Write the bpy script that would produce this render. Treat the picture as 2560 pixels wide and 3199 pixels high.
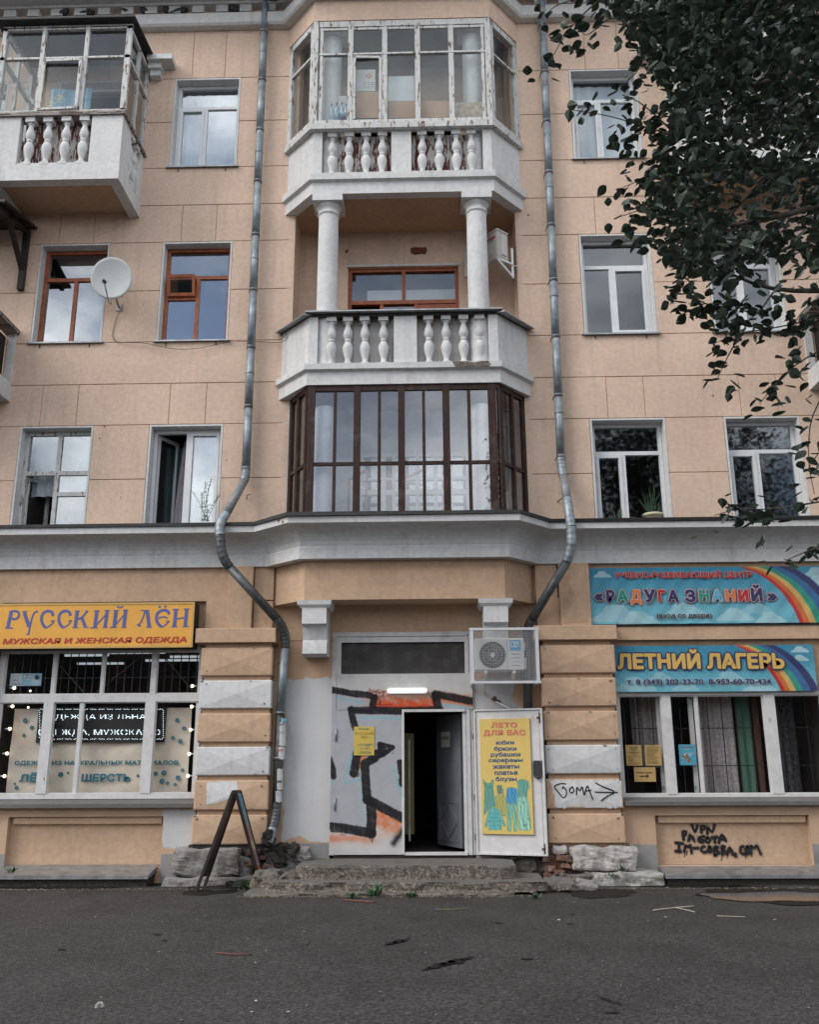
import bpy, math, random
import numpy as np
from mathutils import Vector, Matrix, noise as mnoise

random.seed(7); RNG = np.random.default_rng(11)
PI = math.pi
for _o in list(bpy.data.objects): bpy.data.objects.remove(_o)
SC = bpy.context.scene
C = SC.collection

# ------------------------------------------------------------------ camera
F_PX, PITCH, YAW, ROLL, DIST, EYE = 2900.0, .2682, -.0248, .0051, 13.463, 1.62
GROUND = 0.12
_cy, _sy, _cp, _sp = math.cos(YAW), math.sin(YAW), math.cos(PITCH), math.sin(PITCH)
_R = np.array([_cy, -_sy, 0.0]); _fw = np.array([_sy, _cy, 0.0])
_F = _cp*_fw + np.array([0, 0, _sp]); _U = -_sp*_fw + np.array([0, 0, _cp])
_cr, _sr = math.cos(ROLL), math.sin(ROLL)
_Rr = _cr*_R - _sr*_U; _Ur = _sr*_R + _cr*_U
cam = bpy.data.cameras.new('camera'); cam_o = bpy.data.objects.new('camera', cam); C.objects.link(cam_o)
cam.sensor_fit = 'HORIZONTAL'; cam.sensor_width = 36.0; cam.lens = F_PX/2560*36.0
cam.clip_start = .05; cam.clip_end = 2000
_m = Matrix([[_Rr[0], _Ur[0], -_F[0], 0.0], [_Rr[1], _Ur[1], -_F[1], -DIST], [_Rr[2], _Ur[2], -_F[2], EYE], [0, 0, 0, 1]])
cam_o.matrix_world = _m
SC.camera = cam_o

# ------------------------------------------------------------------ sky, clouds and sun
SUN_EL, SUN_AZ = math.radians(40), math.radians(238)      # azimuth clockwise from +Y: behind the camera, to the left
world = bpy.data.worlds.new('World'); SC.world = world; world.use_nodes = True
nt = world.node_tree; nt.nodes.clear(); N = nt.nodes.new; Lk = nt.links.new
wo = N('ShaderNodeOutputWorld'); bg = N('ShaderNodeBackground'); bg.inputs[1].default_value = .12
sky = N('ShaderNodeTexSky'); sky.sky_type = 'NISHITA'; sky.sun_disc = False
sky.sun_elevation = SUN_EL; sky.sun_rotation = SUN_AZ
tc = N('ShaderNodeTexCoord'); mp = N('ShaderNodeMapping'); mp.inputs['Scale'].default_value = (1.0, 1.0, 1.9)
n1 = N('ShaderNodeTexNoise'); n1.inputs['Scale'].default_value = 2.6; n1.inputs['Detail'].default_value = 9; n1.inputs['Roughness'].default_value = .58; n1.inputs['Distortion'].default_value = .35
n2 = N('ShaderNodeTexNoise'); n2.inputs['Scale'].default_value = 5.5; n2.inputs['Detail'].default_value = 6
r1 = N('ShaderNodeValToRGB'); r1.color_ramp.elements[0].position = .35; r1.color_ramp.elements[1].position = .50
r2 = N('ShaderNodeValToRGB'); r2.color_ramp.elements[0].position = .36; r2.color_ramp.elements[0].color = (3.4, 3.8, 4.4, 1)
r2.color_ramp.elements[1].position = .66; r2.color_ramp.elements[1].color = (15.0, 15.2, 15.4, 1)
mx = N('ShaderNodeMix'); mx.data_type = 'RGBA'
Lk(tc.outputs['Generated'], mp.inputs[0]); Lk(mp.outputs[0], n1.inputs[0]); Lk(mp.outputs[0], n2.inputs[0])
Lk(n1.outputs[0], r1.inputs[0]); Lk(n2.outputs[0], r2.inputs[0])
Lk(r1.outputs[0], mx.inputs['Factor']); Lk(sky.outputs[0], mx.inputs[6]); Lk(r2.outputs[0], mx.inputs[7])
Lk(mx.outputs[2], bg.inputs[0]); Lk(bg.outputs[0], wo.inputs[0])
sun = bpy.data.lights.new('sun', 'SUN'); sun.energy = 1.5; sun.angle = math.radians(30); sun.color = (1.0, .95, .88)
sun_o = bpy.data.objects.new('sun', sun); C.objects.link(sun_o)
_d = Vector((math.sin(SUN_AZ)*math.cos(SUN_EL), math.cos(SUN_AZ)*math.cos(SUN_EL), math.sin(SUN_EL)))
sun_o.rotation_euler = _d.to_track_quat('Z', 'Y').to_euler(); sun_o.location = (-6, -12, 20)
SC.view_settings.view_transform = 'Standard'; SC.view_settings.look = 'None'
SC.view_settings.exposure = 0.5; SC.view_settings.gamma = 1.0; SC.view_settings.use_curve_mapping = False

# ------------------------------------------------------------------ helpers
KP = 2560/1725
def W(u, v, y=0.0):
    """the point at depth y of the building's axis seen in direction (u, v)"""
    a = u*KP-1280; b = 1599.5-v*KP
    r = _Rr*(a/F_PX) + _Ur*(b/F_PX) + _F
    t = (y+DIST)/r[1]
    return Vector((r[0]*t, y, EYE+r[2]*t))
def ZT(x0, y0, s):
    k = 1/KP
    return lambda u, v, y=0.0: W((x0+u/s)*k, (y0+v/s)*k, y)
ORG = {}
def link(o, parent=None):
    C.objects.link(o)
    if parent is not None: o.parent = parent
    return o
def tag(o, label=None, cat=None, group=None, kind=None):
    if label: o['label'] = label
    if cat: o['category'] = cat
    if group: o['group'] = group
    if kind: o['kind'] = kind
    return o
def thing(name, label, cat, loc=(0, 0, 0), group=None):
    o = bpy.data.objects.new(name, None); o.empty_display_size = .1; o.location = loc
    C.objects.link(o); ORG[o.name] = Vector(loc)
    return tag(o, label, cat, group)
def org(p): return ORG.get(p.name, Vector((0, 0, 0))) if p is not None else Vector((0, 0, 0))

class MB:
    def __init__(s): s.v = []; s.f = []; s.m = []; s.sm = []
    def add(s, verts, faces, m=0, smooth=False):
        b = len(s.v); s.v += [tuple(q) for q in verts]
        for f in faces: s.f.append(tuple(b+i for i in f)); s.m.append(m); s.sm.append(smooth)
        return s
    def box(s, x0, x1, y0, y1, z0, z1, m=0):
        if x0 > x1: x0, x1 = x1, x0
        if y0 > y1: y0, y1 = y1, y0
        if z0 > z1: z0, z1 = z1, z0
        v = [(x0,y0,z0),(x1,y0,z0),(x1,y1,z0),(x0,y1,z0),(x0,y0,z1),(x1,y0,z1),(x1,y1,z1),(x0,y1,z1)]
        return s.add(v, [(0,3,2,1),(4,5,6,7),(0,1,5,4),(1,2,6,5),(2,3,7,6),(3,0,4,7)], m)
    def bev(s, x0, x1, y0, y1, z0, z1, c=.01, m=0):
        """box whose front (y0) edges are chamfered by c"""
        v = [(x0,y0+c,z0),(x1,y0+c,z0),(x1,y1,z0),(x0,y1,z0),(x0,y0+c,z1),(x1,y0+c,z1),(x1,y1,z1),(x0,y1,z1),
             (x0+c,y0,z0+c),(x1-c,y0,z0+c),(x1-c,y0,z1-c),(x0+c,y0,z1-c)]
        return s.add(v, [(0,3,2,1),(4,5,6,7),(1,2,6,5),(2,3,7,6),(3,0,4,7),(8,9,10,11),(0,1,9,8),(1,5,10,9),(5,4,11,10),(4,0,8,11)], m)
    def hexa(s, p, m=0):
        """eight corners: bottom ring then top ring"""
        return s.add(p, [(0,3,2,1),(4,5,6,7),(0,1,5,4),(1,2,6,5),(2,3,7,6),(3,0,4,7)], m)
    def bar(s, a, b, w, h=None, m=0, up=(0, 0, 1)):
        """rectangular bar from a to b"""
        a = Vector(a); b = Vector(b); h = w if h is None else h
        d = (b-a).normalized(); u = Vector(up)
        if abs(d.dot(u)) > .97: u = Vector((0, 1, 0))
        x = d.cross(u).normalized()*(w/2); y = x.cross(d).normalized()*(h/2)
        p = [a-x-y, a+x-y, a+x+y, a-x+y, b-x-y, b+x-y, b+x+y, b-x+y]
        return s.add(p, [(0,3,2,1),(4,5,6,7),(0,1,5,4),(1,2,6,5),(2,3,7,6),(3,0,4,7)], m)
    def tube(s, pts, r, n=12, m=0, cap=True, smooth=True):
        pts = [Vector(p) for p in pts]; R = r if isinstance(r, (list, tuple)) else [r]*len(pts)
        base = len(s.v); prev = None
        for i, p in enumerate(pts):
            d = (pts[min(i+1, len(pts)-1)]-pts[max(i-1, 0)]).normalized()
            if prev is None:
                u = Vector((0, 1, 0)) if abs(d.y) < .9 else Vector((1, 0, 0))
                x = d.cross(u).normalized()
            else:
                x = (prev-d*prev.dot(d)).normalized()
            prev = x; y = d.cross(x).normalized()
            for k in range(n):
                t = 2*PI*k/n; s.v.append(tuple(p+x*(R[i]*math.cos(t))+y*(R[i]*math.sin(t))))
        for i in range(len(pts)-1):
            for k in range(n):
                a = base+i*n+k; b = base+i*n+(k+1) % n
                s.f.append((a, b, b+n, a+n)); s.m.append(m); s.sm.append(smooth)
        if cap:
            s.f.append(tuple(base+k for k in reversed(range(n)))); s.m.append(m); s.sm.append(False)
            e = base+(len(pts)-1)*n
            s.f.append(tuple(e+k for k in range(n))); s.m.append(m); s.sm.append(False)
        return s
    def lathe(s, prof, c=(0, 0, 0), n=20, m=0):
        """prof: (radius, z) pairs"""
        base = len(s.v)
        for r, z in prof:
            for k in range(n):
                t = 2*PI*k/n; s.v.append((c[0]+r*math.cos(t), c[1]+r*math.sin(t), c[2]+z))
        for i in range(len(prof)-1):
            for k in range(n):
                a = base+i*n+k; b = base+i*n+(k+1) % n
                s.f.append((a, b, b+n, a+n)); s.m.append(m); s.sm.append(True)
        s.f.append(tuple(base+k for k in reversed(range(n)))); s.m.append(m); s.sm.append(False)
        e = base+(len(prof)-1)*n
        s.f.append(tuple(e+k for k in range(n))); s.m.append(m); s.sm.append(False)
        return s
    def prism(s, poly, z0, z1, m=0):
        """horizontal polygon (x, y) extruded in z"""
        n = len(poly); v = [(x, y, z0) for x, y in poly]+[(x, y, z1) for x, y in poly]
        fs = [tuple(reversed(range(n))), tuple(range(n, 2*n))]+[(i, (i+1) % n, n+(i+1) % n, n+i) for i in range(n)]
        return s.add(v, fs, m)
    def prism_y(s, poly, y0, y1, m=0):
        """polygon (x, z) extruded in y"""
        n = len(poly); v = [(x, y0, z) for x, z in poly]+[(x, y1, z) for x, z in poly]
        fs = [tuple(range(n)), tuple(reversed(range(n, 2*n)))]+[(i, n+i, n+(i+1) % n, (i+1) % n) for i in range(n)]
        return s.add(v, fs, m)
    def sweep(s, path, prof, m=0, closed_prof=False, caps=True, smooth=False):
        """plan path (x, y) swept with profile (outward offset, z), mitred; outward = -y side"""
        n = len(path); P = [Vector((x, y)) for x, y in path]
        nor = []
        for i in range(n-1):
            d = (P[i+1]-P[i]).normalized(); nor.append(Vector((d.y, -d.x)))
        mit = []
        for i in range(n):
            if i == 0: mit.append(nor[0])
            elif i == n-1: mit.append(nor[-1])
            else:
                b = (nor[i-1]+nor[i]).normalized(); mit.append(b/max(.3, b.dot(nor[i])))
        base = len(s.v); k = len(prof)
        for i in range(n):
            for o, z in prof:
                q = P[i]+mit[i]*o; s.v.append((q.x, q.y, z))
        for i in range(n-1):
            for j in range(k if closed_prof else k-1):
                a = base+i*k+j; b = base+i*k+(j+1) % k
                s.f.append((a, b, b+k, a+k)); s.m.append(m); s.sm.append(smooth)
        if caps:
            s.f.append(tuple(base+j for j in range(k))); s.m.append(m); s.sm.append(False)
            s.f.append(tuple(base+(n-1)*k+j for j in reversed(range(k)))); s.m.append(m); s.sm.append(False)
        return s
    def build(s, name, mats, parent=None, origin=None, calc=True):
        if not isinstance(mats, (list, tuple)): mats = [mats]
        V = np.array(s.v, float)
        if origin is None: origin = ((V[:, 0].min()+V[:, 0].max())/2, (V[:, 1].min()+V[:, 1].max())/2, V[:, 2].min())
        origin = Vector(origin)
        me = bpy.data.meshes.new(name); me.from_pydata((V-np.array(origin)).tolist(), [], s.f)
        for m_ in mats: me.materials.append(m_)
        me.polygons.foreach_set('material_index', s.m); me.polygons.foreach_set('use_smooth', s.sm)
        me.validate(); me.update()
        if calc:
            import bmesh
            bm = bmesh.new(); bm.from_mesh(me); bmesh.ops.recalc_face_normals(bm, faces=bm.faces); bm.to_mesh(me); bm.free()
        o = bpy.data.objects.new(name, me); link(o, parent); o.location = origin-org(parent)
        ORG[o.name] = origin
        return o
def clone(o, parent, dx=0, dy=0, dz=0):
    c = o.copy(); C.objects.link(c); c.parent = parent; c.location = o.location+Vector((dx, dy, dz)) if parent is o.parent else o.location+Vector((dx, dy, dz))+org(o.parent)-org(parent)
    ORG[c.name] = ORG[o.name]+Vector((dx, dy, dz))
    return c
def clone_tree(o, dx=0, dy=0, dz=0, label=None):
    c = o.copy(); C.objects.link(c); c.location = o.location+Vector((dx, dy, dz)); ORG[c.name] = org(o)+Vector((dx, dy, dz))
    if label: c['label'] = label
    for ch in list(o.children):
        k = ch.copy(); C.objects.link(k); k.parent = c
        for g in ch.children:
            q = g.copy(); C.objects.link(q); q.parent = k
    return c

# ------------------------------------------------------------------ materials
def _mat(name):
    m = bpy.data.materials.new(name); m.use_nodes = True
    t = m.node_tree; b = t.nodes['Principled BSDF']
    g = t.nodes.new('ShaderNodeNewGeometry')
    return m, t, b, g
def nz(t, src, scale, detail=5, rough=.55, stretch=None, dist=0.0):
    n = t.nodes.new('ShaderNodeTexNoise'); n.inputs['Scale'].default_value = scale; n.inputs['Detail'].default_value = detail
    n.inputs['Roughness'].default_value = rough; n.inputs['Distortion'].default_value = dist
    if stretch:
        mpn = t.nodes.new('ShaderNodeMapping'); mpn.inputs['Scale'].default_value = stretch
        t.links.new(src, mpn.inputs[0]); src = mpn.outputs[0]
    t.links.new(src, n.inputs['Vector']); return n.outputs[0]
def ramp(t, src, p0, p1, c0=(0, 0, 0), c1=(1, 1, 1)):
    r = t.nodes.new('ShaderNodeValToRGB'); e = r.color_ramp.elements
    e[0].position = p0; e[1].position = p1; e[0].color = (*c0, 1); e[1].color = (*c1, 1)
    t.links.new(src, r.inputs[0]); return r.outputs[0]
def mixc(t, fac, a, b, mode='MIX'):
    x = t.nodes.new('ShaderNodeMix'); x.data_type = 'RGBA'; x.blend_type = mode
    if isinstance(fac, (int, float)): x.inputs['Factor'].default_value = fac
    else: t.links.new(fac, x.inputs['Factor'])
    for i, c in ((6, a), (7, b)):
        if isinstance(c, tuple): x.inputs[i].default_value = (*c[:3], 1)
        else: t.links.new(c, x.inputs[i])
    return x.outputs[2]
def bump(t, b, src, strength=.3, dist=.01):
    n = t.nodes.new('ShaderNodeBump'); n.inputs['Strength'].default_value = strength; n.inputs['Distance'].default_value = dist
    t.links.new(src, n.inputs['Height']); t.links.new(n.outputs[0], b.inputs['Normal'])
def plain(name, col, rough=.7, metal=0.0, var=.18, vs=4.0, bs=60.0, bst=.15, bd=.004, dirt=None, streak=0.0, spec=.5, attr=False):
    """dirt = (colour, amount 0..1, scale)"""
    m, t, b, g = _mat(name); pos = g.outputs['Position']
    dk = tuple(c*(1-var) for c in col); lt = tuple(min(1, c*(1+var*.6)) for c in col)
    c = ramp(t, nz(t, pos, vs, 6), .32, .68, dk, lt)
    if attr:
        a = t.nodes.new('ShaderNodeAttribute'); a.attribute_name = 'Col'
        c = mixc(t, 1.0, a.outputs['Color'], ramp(t, nz(t, pos, vs, 6), .3, .7, (1-var,)*3, (1, 1, 1)), 'MULTIPLY')
    if streak:
        s_ = ramp(t, nz(t, pos, 3.0, 4, stretch=(4, 4, .35)), .50, .78)
        c = mixc(t, s_, c, mixc(t, streak, c, (.16, .13, .11)))
    if dirt:
        dcol, amt, sc = dirt
        d_ = ramp(t, nz(t, pos, sc, 8, .65), .56, .74)
        c = mixc(t, d_, c, mixc(t, amt, c, dcol))
    t.links.new(c, b.inputs['Base Color'])
    b.inputs['Roughness'].default_value = rough; b.inputs['Metallic'].default_value = metal
    b.inputs['Specular IOR Level'].default_value = spec
    if bst: bump(t, b, nz(t, pos, bs, 4), bst, bd)
    return m
def stucco(name, col, streak=.18, dirt=.3, attr=False):
    m, t, b, g = _mat(name); pos = g.outputs['Position']
    dk = tuple(c*.88 for c in col); lt = tuple(min(1, c*1.05) for c in col)
    f = ramp(t, nz(t, pos, .9, 7, .6), .35, .65, (.90, .90, .90), (1.05, 1.05, 1.05))
    if attr:
        a = t.nodes.new('ShaderNodeAttribute'); a.attribute_name = 'Col'; c = a.outputs['Color']
    else: c = ramp(t, nz(t, pos, 14, 5), .3, .7, dk, lt)
    c = mixc(t, 1.0, c, f, 'MULTIPLY')
    c = mixc(t, 1.0, c, ramp(t, nz(t, pos, 160, 3), .3, .7, (.86, .86, .86), (1.06, 1.06, 1.06)), 'MULTIPLY')
    s_ = ramp(t, nz(t, pos, 2.2, 5, stretch=(3.5, 3.5, .25)), .54, .80)
    c = mixc(t, s_, c, mixc(t, streak, c, (.20, .16, .13)))
    d_ = ramp(t, nz(t, pos, 1.7, 9, .7, dist=.6), .60, .80)
    c = mixc(t, d_, c, mixc(t, dirt, c, (.24, .20, .17)))
    t.links.new(c, b.inputs['Base Color']); b.inputs['Roughness'].default_value = .92; b.inputs['Specular IOR Level'].default_value = .25
    h = t.nodes.new('ShaderNodeMath'); h.operation = 'ADD'
    t.links.new(nz(t, pos, 220, 3), h.inputs[0]); t.links.new(nz(t, pos, 9, 5), h.inputs[1])
    bump(t, b, h.outputs[0], .45, .006)
    return m
def peel(name, top, under, amount=.5, stretch=(9, 9, 1.6), scale=3.0, rough=.75, deep=(.05, .03, .02)):
    m, t, b, g = _mat(name); pos = g.outputs['Position']
    n = nz(t, pos, scale, 9, .68, stretch=stretch, dist=.3)
    th = .70-.32*amount
    k = ramp(t, n, th, th+.025)
    u = ramp(t, nz(t, pos, 12, 6, stretch=stretch), .3, .7, deep, under)
    tt = ramp(t, nz(t, pos, 7, 6), .3, .75, tuple(c*.82 for c in top), top)
    tt = mixc(t, ramp(t, nz(t, pos, 2.5, 8, .7), .55, .78), tt, mixc(t, .45, tt, (.25, .21, .18)))
    c = mixc(t, k, tt, u)
    t.links.new(c, b.inputs['Base Color']); b.inputs['Roughness'].default_value = rough; b.inputs['Specular IOR Level'].default_value = .3
    iv = t.nodes.new('ShaderNodeMath'); iv.operation = 'SUBTRACT'; iv.inputs[0].default_value = 1; t.links.new(k, iv.inputs[1])
    ad = t.nodes.new('ShaderNodeMath'); ad.operation = 'ADD'; t.links.new(iv.outputs[0], ad.inputs[0]); t.links.new(nz(t, pos, 60, 4, stretch=(1, 1, .2)), ad.inputs[1])
    bump(t, b, ad.outputs[0], .5, .004)
    return m
def glass(name, refl=.16, tint=(.82, .86, .86), wob=.35, rough=.0, dust=.0):
    m = bpy.data.materials.new(name); m.use_nodes = True; t = m.node_tree; t.nodes.clear()
    o = t.nodes.new('ShaderNodeOutputMaterial'); tr = t.nodes.new('ShaderNodeBsdfTransparent'); tr.inputs[0].default_value = (*tint, 1)
    gl = t.nodes.new('ShaderNodeBsdfGlossy'); gl.inputs['Roughness'].default_value = rough; gl.inputs['Color'].default_value = (.93, .96, 1, 1)
    g = t.nodes.new('ShaderNodeNewGeometry'); dt = t.nodes.new('ShaderNodeVectorMath'); dt.operation = 'DOT_PRODUCT'
    t.links.new(g.outputs['Normal'], dt.inputs[0]); t.links.new(g.outputs['Incoming'], dt.inputs[1])
    ab = t.nodes.new('ShaderNodeMath'); ab.operation = 'ABSOLUTE'; t.links.new(dt.outputs['Value'], ab.inputs[0])
    sb = t.nodes.new('ShaderNodeMath'); sb.operation = 'SUBTRACT'; sb.inputs[0].default_value = 1; t.links.new(ab.outputs[0], sb.inputs[1])
    fr = t.nodes.new('ShaderNodeMath'); fr.operation = 'POWER'; fr.inputs[1].default_value = 5; t.links.new(sb.outputs[0], fr.inputs[0])
    ma = t.nodes.new('ShaderNodeMath'); ma.operation = 'MULTIPLY_ADD'; ma.inputs[1].default_value = .9; ma.inputs[2].default_value = refl; ma.use_clamp = True
    mx_ = t.nodes.new('ShaderNodeMixShader')
    bn = t.nodes.new('ShaderNodeBump'); bn.inputs['Strength'].default_value = wob; bn.inputs['Distance'].default_value = .02
    t.links.new(nz(t, g.outputs['Position'], 1.6, 1), bn.inputs['Height']); t.links.new(bn.outputs[0], gl.inputs['Normal'])
    t.links.new(fr.outputs[0], ma.inputs[0]); t.links.new(ma.outputs[0], mx_.inputs[0])
    t.links.new(tr.outputs[0], mx_.inputs[1]); t.links.new(gl.outputs[0], mx_.inputs[2])
    fin = mx_.outputs[0]
    if dust:
        df = t.nodes.new('ShaderNodeBsdfDiffuse'); df.inputs[0].default_value = (.42, .41, .40, 1)
        m2 = t.nodes.new('ShaderNodeMixShader')
        f = t.nodes.new('ShaderNodeMath'); f.operation = 'MULTIPLY'; f.inputs[1].default_value = dust
        t.links.new(nz(t, g.outputs['Position'], 5, 7, .7), f.inputs[0]); t.links.new(f.outputs[0], m2.inputs[0])
        t.links.new(fin, m2.inputs[1]); t.links.new(df.outputs[0], m2.inputs[2]); fin = m2.outputs[0]
    t.links.new(fin, o.inputs[0]); return m
def emit(name, col, st):
    m = bpy.data.materials.new(name); m.use_nodes = True; b = m.node_tree.nodes['Principled BSDF']
    b.inputs['Base Color'].default_value = (*col, 1); b.inputs['Emission Color'].default_value = (*col, 1); b.inputs['Emission Strength'].default_value = st
    return m

UP = (.69, .515, .405); LOW = (.58, .40, .275); WH = (.66, .66, .66)
M = {}
M['upper'] = stucco('peach_stucco', UP, .26, .14)
M['joint'] = stucco('joint_stucco', (.46, .29, .19), .1, .1)
M['lower'] = stucco('ochre_stucco', LOW, .22, .30)
M['white'] = stucco('white_plaster', WH, .30, .35)
M['whiteclean'] = stucco('reveal_plaster', (.66, .66, .66), .25, .25)
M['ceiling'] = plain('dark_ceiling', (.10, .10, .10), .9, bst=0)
M['soffit'] = stucco('ochre_soffit', (.54, .36, .24), .1, .3)
M['sillgrey'] = stucco('dark_sill', (.15, .145, .14), .5, .6)
M['grey'] = stucco('grey_cement', (.34, .33, .32), .5, .7)
M['patch'] = stucco('patched_plaster', LOW, .15, .22, attr=True)
M['paint'] = plain('painted_surface', (.5, .5, .5), .75, spec=.15, var=.12, vs=9, bst=.08, attr=True)
M['print'] = plain('printed_vinyl', (.5, .5, .5), .45, var=.06, vs=5, bs=6, bst=.25, bd=.01, attr=True)
M['pvc'] = plain('white_plastic', (.66, .67, .69), .35, var=.06, bst=0, dirt=((.3, .28, .26), .35, 6))
M['orangewood'] = plain('varnished_orange_wood', (.33, .085, .028), .45, var=.35, vs=9, bs=40, bst=.1)
M['oldwhite'] = peel('old_white_wood', (.60, .60, .59), (.20, .13, .09), .42)
M['shopwhite'] = peel('shop_white_wood', (.66, .65, .65), (.22, .14, .10), .12, scale=4)
M['peelred'] = peel('peeling_red_board', (.58, .56, .54), (.16, .045, .03), .62, scale=2.6, deep=(.07, .02, .015))
M['whiteboard'] = peel('grey_white_board', (.50, .49, .48), (.25, .2, .17), .15)
M['brown'] = peel('dark_brown_wood', (.030, .011, .007), (.13, .048, .024), .30, scale=3, stretch=(14, 14, 1.0), rough=.55, deep=(.09, .03, .015))
M['weather'] = peel('weathered_rail', (.34, .31, .29), (.12, .09, .07), .6, stretch=(1.2, 8, 10))
M['tin'] = plain('sheet_steel', (.36, .37, .38), .45, .7, var=.3, vs=6, bs=14, bst=.2, dirt=((.12, .09, .07), .6, 5))
M['zinc'] = plain('galvanised_pipe', (.26, .30, .33), .52, .45, var=.35, vs=9, bs=18, bst=.12, dirt=((.14, .13, .12), .55, 7))
M['darkpipe'] = plain('dull_grey_pipe', (.10, .105, .11), .5, .5, var=.3, vs=10, bs=30, bst=.1, dirt=((.3, .3, .3), .4, 18))
M['greypipe'] = plain('cast_grey_pipe', (.24, .245, .25), .6, .3, var=.3, vs=22, bs=60, bst=.3)
M['roofing'] = plain('black_roofing_felt', (.022, .022, .022), .75, var=.5, vs=10, bs=20, bst=.6, bd=.01)
M['darkmetal'] = plain('dark_bitumen', (.02, .018, .017), .6, var=.4)
M['rust'] = plain('rusty_iron', (.10, .045, .025), .85, .2, var=.5, vs=30)
M['black'] = plain('black_paint', (.012, .012, .013), .5, var=.3)
M['blackwood'] = plain('black_brown_wood', (.016, .011, .009), .55, var=.6, vs=12, bs=30)
M['glassR'] = glass('dim_window_glass', .08, tint=(.93, .95, .95), wob=.06, rough=.035)
M['glass'] = glass('window_glass', .20, tint=(.93, .95, .95), wob=.07)
M['glassold'] = glass('old_window_glass', .035, tint=(.93, .95, .95), wob=.12, dust=.05)
M['glassshop'] = glass('shop_glass', .015, tint=(.97, .97, .97), wob=.05)
M['glassdusty'] = glass('dusty_dark_glass', .02, tint=(.25, .23, .21), dust=.30)
M['glassbay'] = glass('bay_glass', .10, tint=(.93, .94, .95), wob=.18)
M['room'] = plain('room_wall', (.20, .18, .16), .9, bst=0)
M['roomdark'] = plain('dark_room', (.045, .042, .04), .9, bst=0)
M['asphalt'] = None
M['oldstone'] = stucco('worn_white_stone', (.46, .45, .43), .5, .75)
M['concrete'] = stucco('worn_concrete', (.27, .25, .23), .3, .6)
M['rubble'] = None
M['mud'] = plain('wet_soil', (.035, .028, .022), .6, var=.5, vs=20, bs=40, bst=.9, bd=.02)
M['brick'] = plain('old_brick', (.17, .09, .065), .9, var=.45, vs=25, bs=40, bst=.8, bd=.01, dirt=((.35, .32, .3), .6, 9))
M['leaf'] = None
M['bark'] = plain('grey_bark', (.09, .072, .058), .9, var=.4, vs=14, bs=25, bst=.9, bd=.02)
def flat(name, col, rough=.6, var=.08): return plain(name, col, rough, var=var, bst=0)
def leafmat(name, a, b_, rough=.45):
    m, t, b, g = _mat(name)
    oi = t.nodes.new('ShaderNodeObjectInfo'); pos = g.outputs['Position']
    n = ramp(t, nz(t, pos, 9, 3), .3, .7, a, b_)
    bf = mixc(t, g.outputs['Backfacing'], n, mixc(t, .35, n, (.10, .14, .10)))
    t.links.new(bf, b.inputs['Base Color']); b.inputs['Roughness'].default_value = rough; b.inputs['Specular IOR Level'].default_value = .45
    return m
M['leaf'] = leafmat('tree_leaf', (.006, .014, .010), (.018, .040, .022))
M['weed'] = leafmat('weed_leaf', (.03, .07, .025), (.06, .13, .05))
def asphalt():
    m, t, b, g = _mat('asphalt'); pos = g.outputs['Position']
    v = t.nodes.new('ShaderNodeTexVoronoi'); v.inputs['Scale'].default_value = 62; t.links.new(pos, v.inputs['Vector'])
    c = ramp(t, v.outputs['Color'], .15, .95, (.022, .021, .020), (.084, .080, .077))
    c = mixc(t, ramp(t, nz(t, pos, 1.1, 8, .65), .35, .7), c, mixc(t, 1.0, c, (.62, .60, .59), 'MULTIPLY'))
    c = mixc(t, 1.0, c, ramp(t, nz(t, pos, 26, 4, .75), .38, .60, (.50, .50, .50), (1.28, 1.27, 1.26)), 'MULTIPLY')
    c = mixc(t, ramp(t, nz(t, pos, 34, 3, .6), .62, .70), c, (.016, .015, .015))
    c = mixc(t, ramp(t, nz(t, pos, 61, 2, .5), .72, .78), c, (.20, .19, .18))
    c = mixc(t, ramp(t, nz(t, pos, 3.3, 6, .6, stretch=(.5, 2.2, 1)), .58, .75), c, mixc(t, .5, c, (.03, .03, .03)))
    t.links.new(c, b.inputs['Base Color'])
    b.inputs['Roughness'].default_value = .82; b.inputs['Specular IOR Level'].default_value = .35
    h = t.nodes.new('ShaderNodeMath'); h.operation = 'MULTIPLY_ADD'; h.inputs[1].default_value = .8
    t.links.new(v.outputs['Distance'], h.inputs[0]); t.links.new(nz(t, pos, 40, 5), h.inputs[2])
    bump(t, b, h.outputs[0], .9, .008)
    return m
M['asphalt'] = asphalt()
def rubble(name, top, lo, hi, bs_=.55, bd_=.012):
    m, t, b, g = _mat(name); pos = g.outputs['Position']
    v = t.nodes.new('ShaderNodeTexVoronoi'); v.inputs['Scale'].default_value = 55; t.links.new(pos, v.inputs['Vector'])
    c = ramp(t, v.outputs['Color'], .1, .9, lo, hi)
    c = mixc(t, ramp(t, nz(t, pos, 16, 6, .7), .40, .60), mixc(t, 1.0, c, (.60, .58, .56), 'MULTIPLY'), c)
    sp = t.nodes.new('ShaderNodeSeparateXYZ'); t.links.new(g.outputs['Normal'], sp.inputs[0])
    ct = ramp(t, nz(t, pos, 7, 8, .7), .3, .7, tuple(q*.6 for q in top), top)
    c = mixc(t, ramp(t, sp.outputs[2], .45, .75), c, ct)
    c = mixc(t, ramp(t, nz(t, pos, 3.2, 7, .7, dist=.5), .56, .70), c, mixc(t, .75, c, (.05, .04, .035)))
    t.links.new(c, b.inputs['Base Color']); b.inputs['Roughness'].default_value = .95; b.inputs['Specular IOR Level'].default_value = .2
    h = t.nodes.new('ShaderNodeMath'); h.operation = 'ADD'; t.links.new(v.outputs['Distance'], h.inputs[0]); t.links.new(nz(t, pos, 14, 8, .75), h.inputs[1])
    bump(t, b, h.outputs[0], bs_, bd_); return m
M['rubble'] = rubble('crumbling_concrete', (.17, .16, .15), (.09, .078, .066), (.29, .25, .22))
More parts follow.
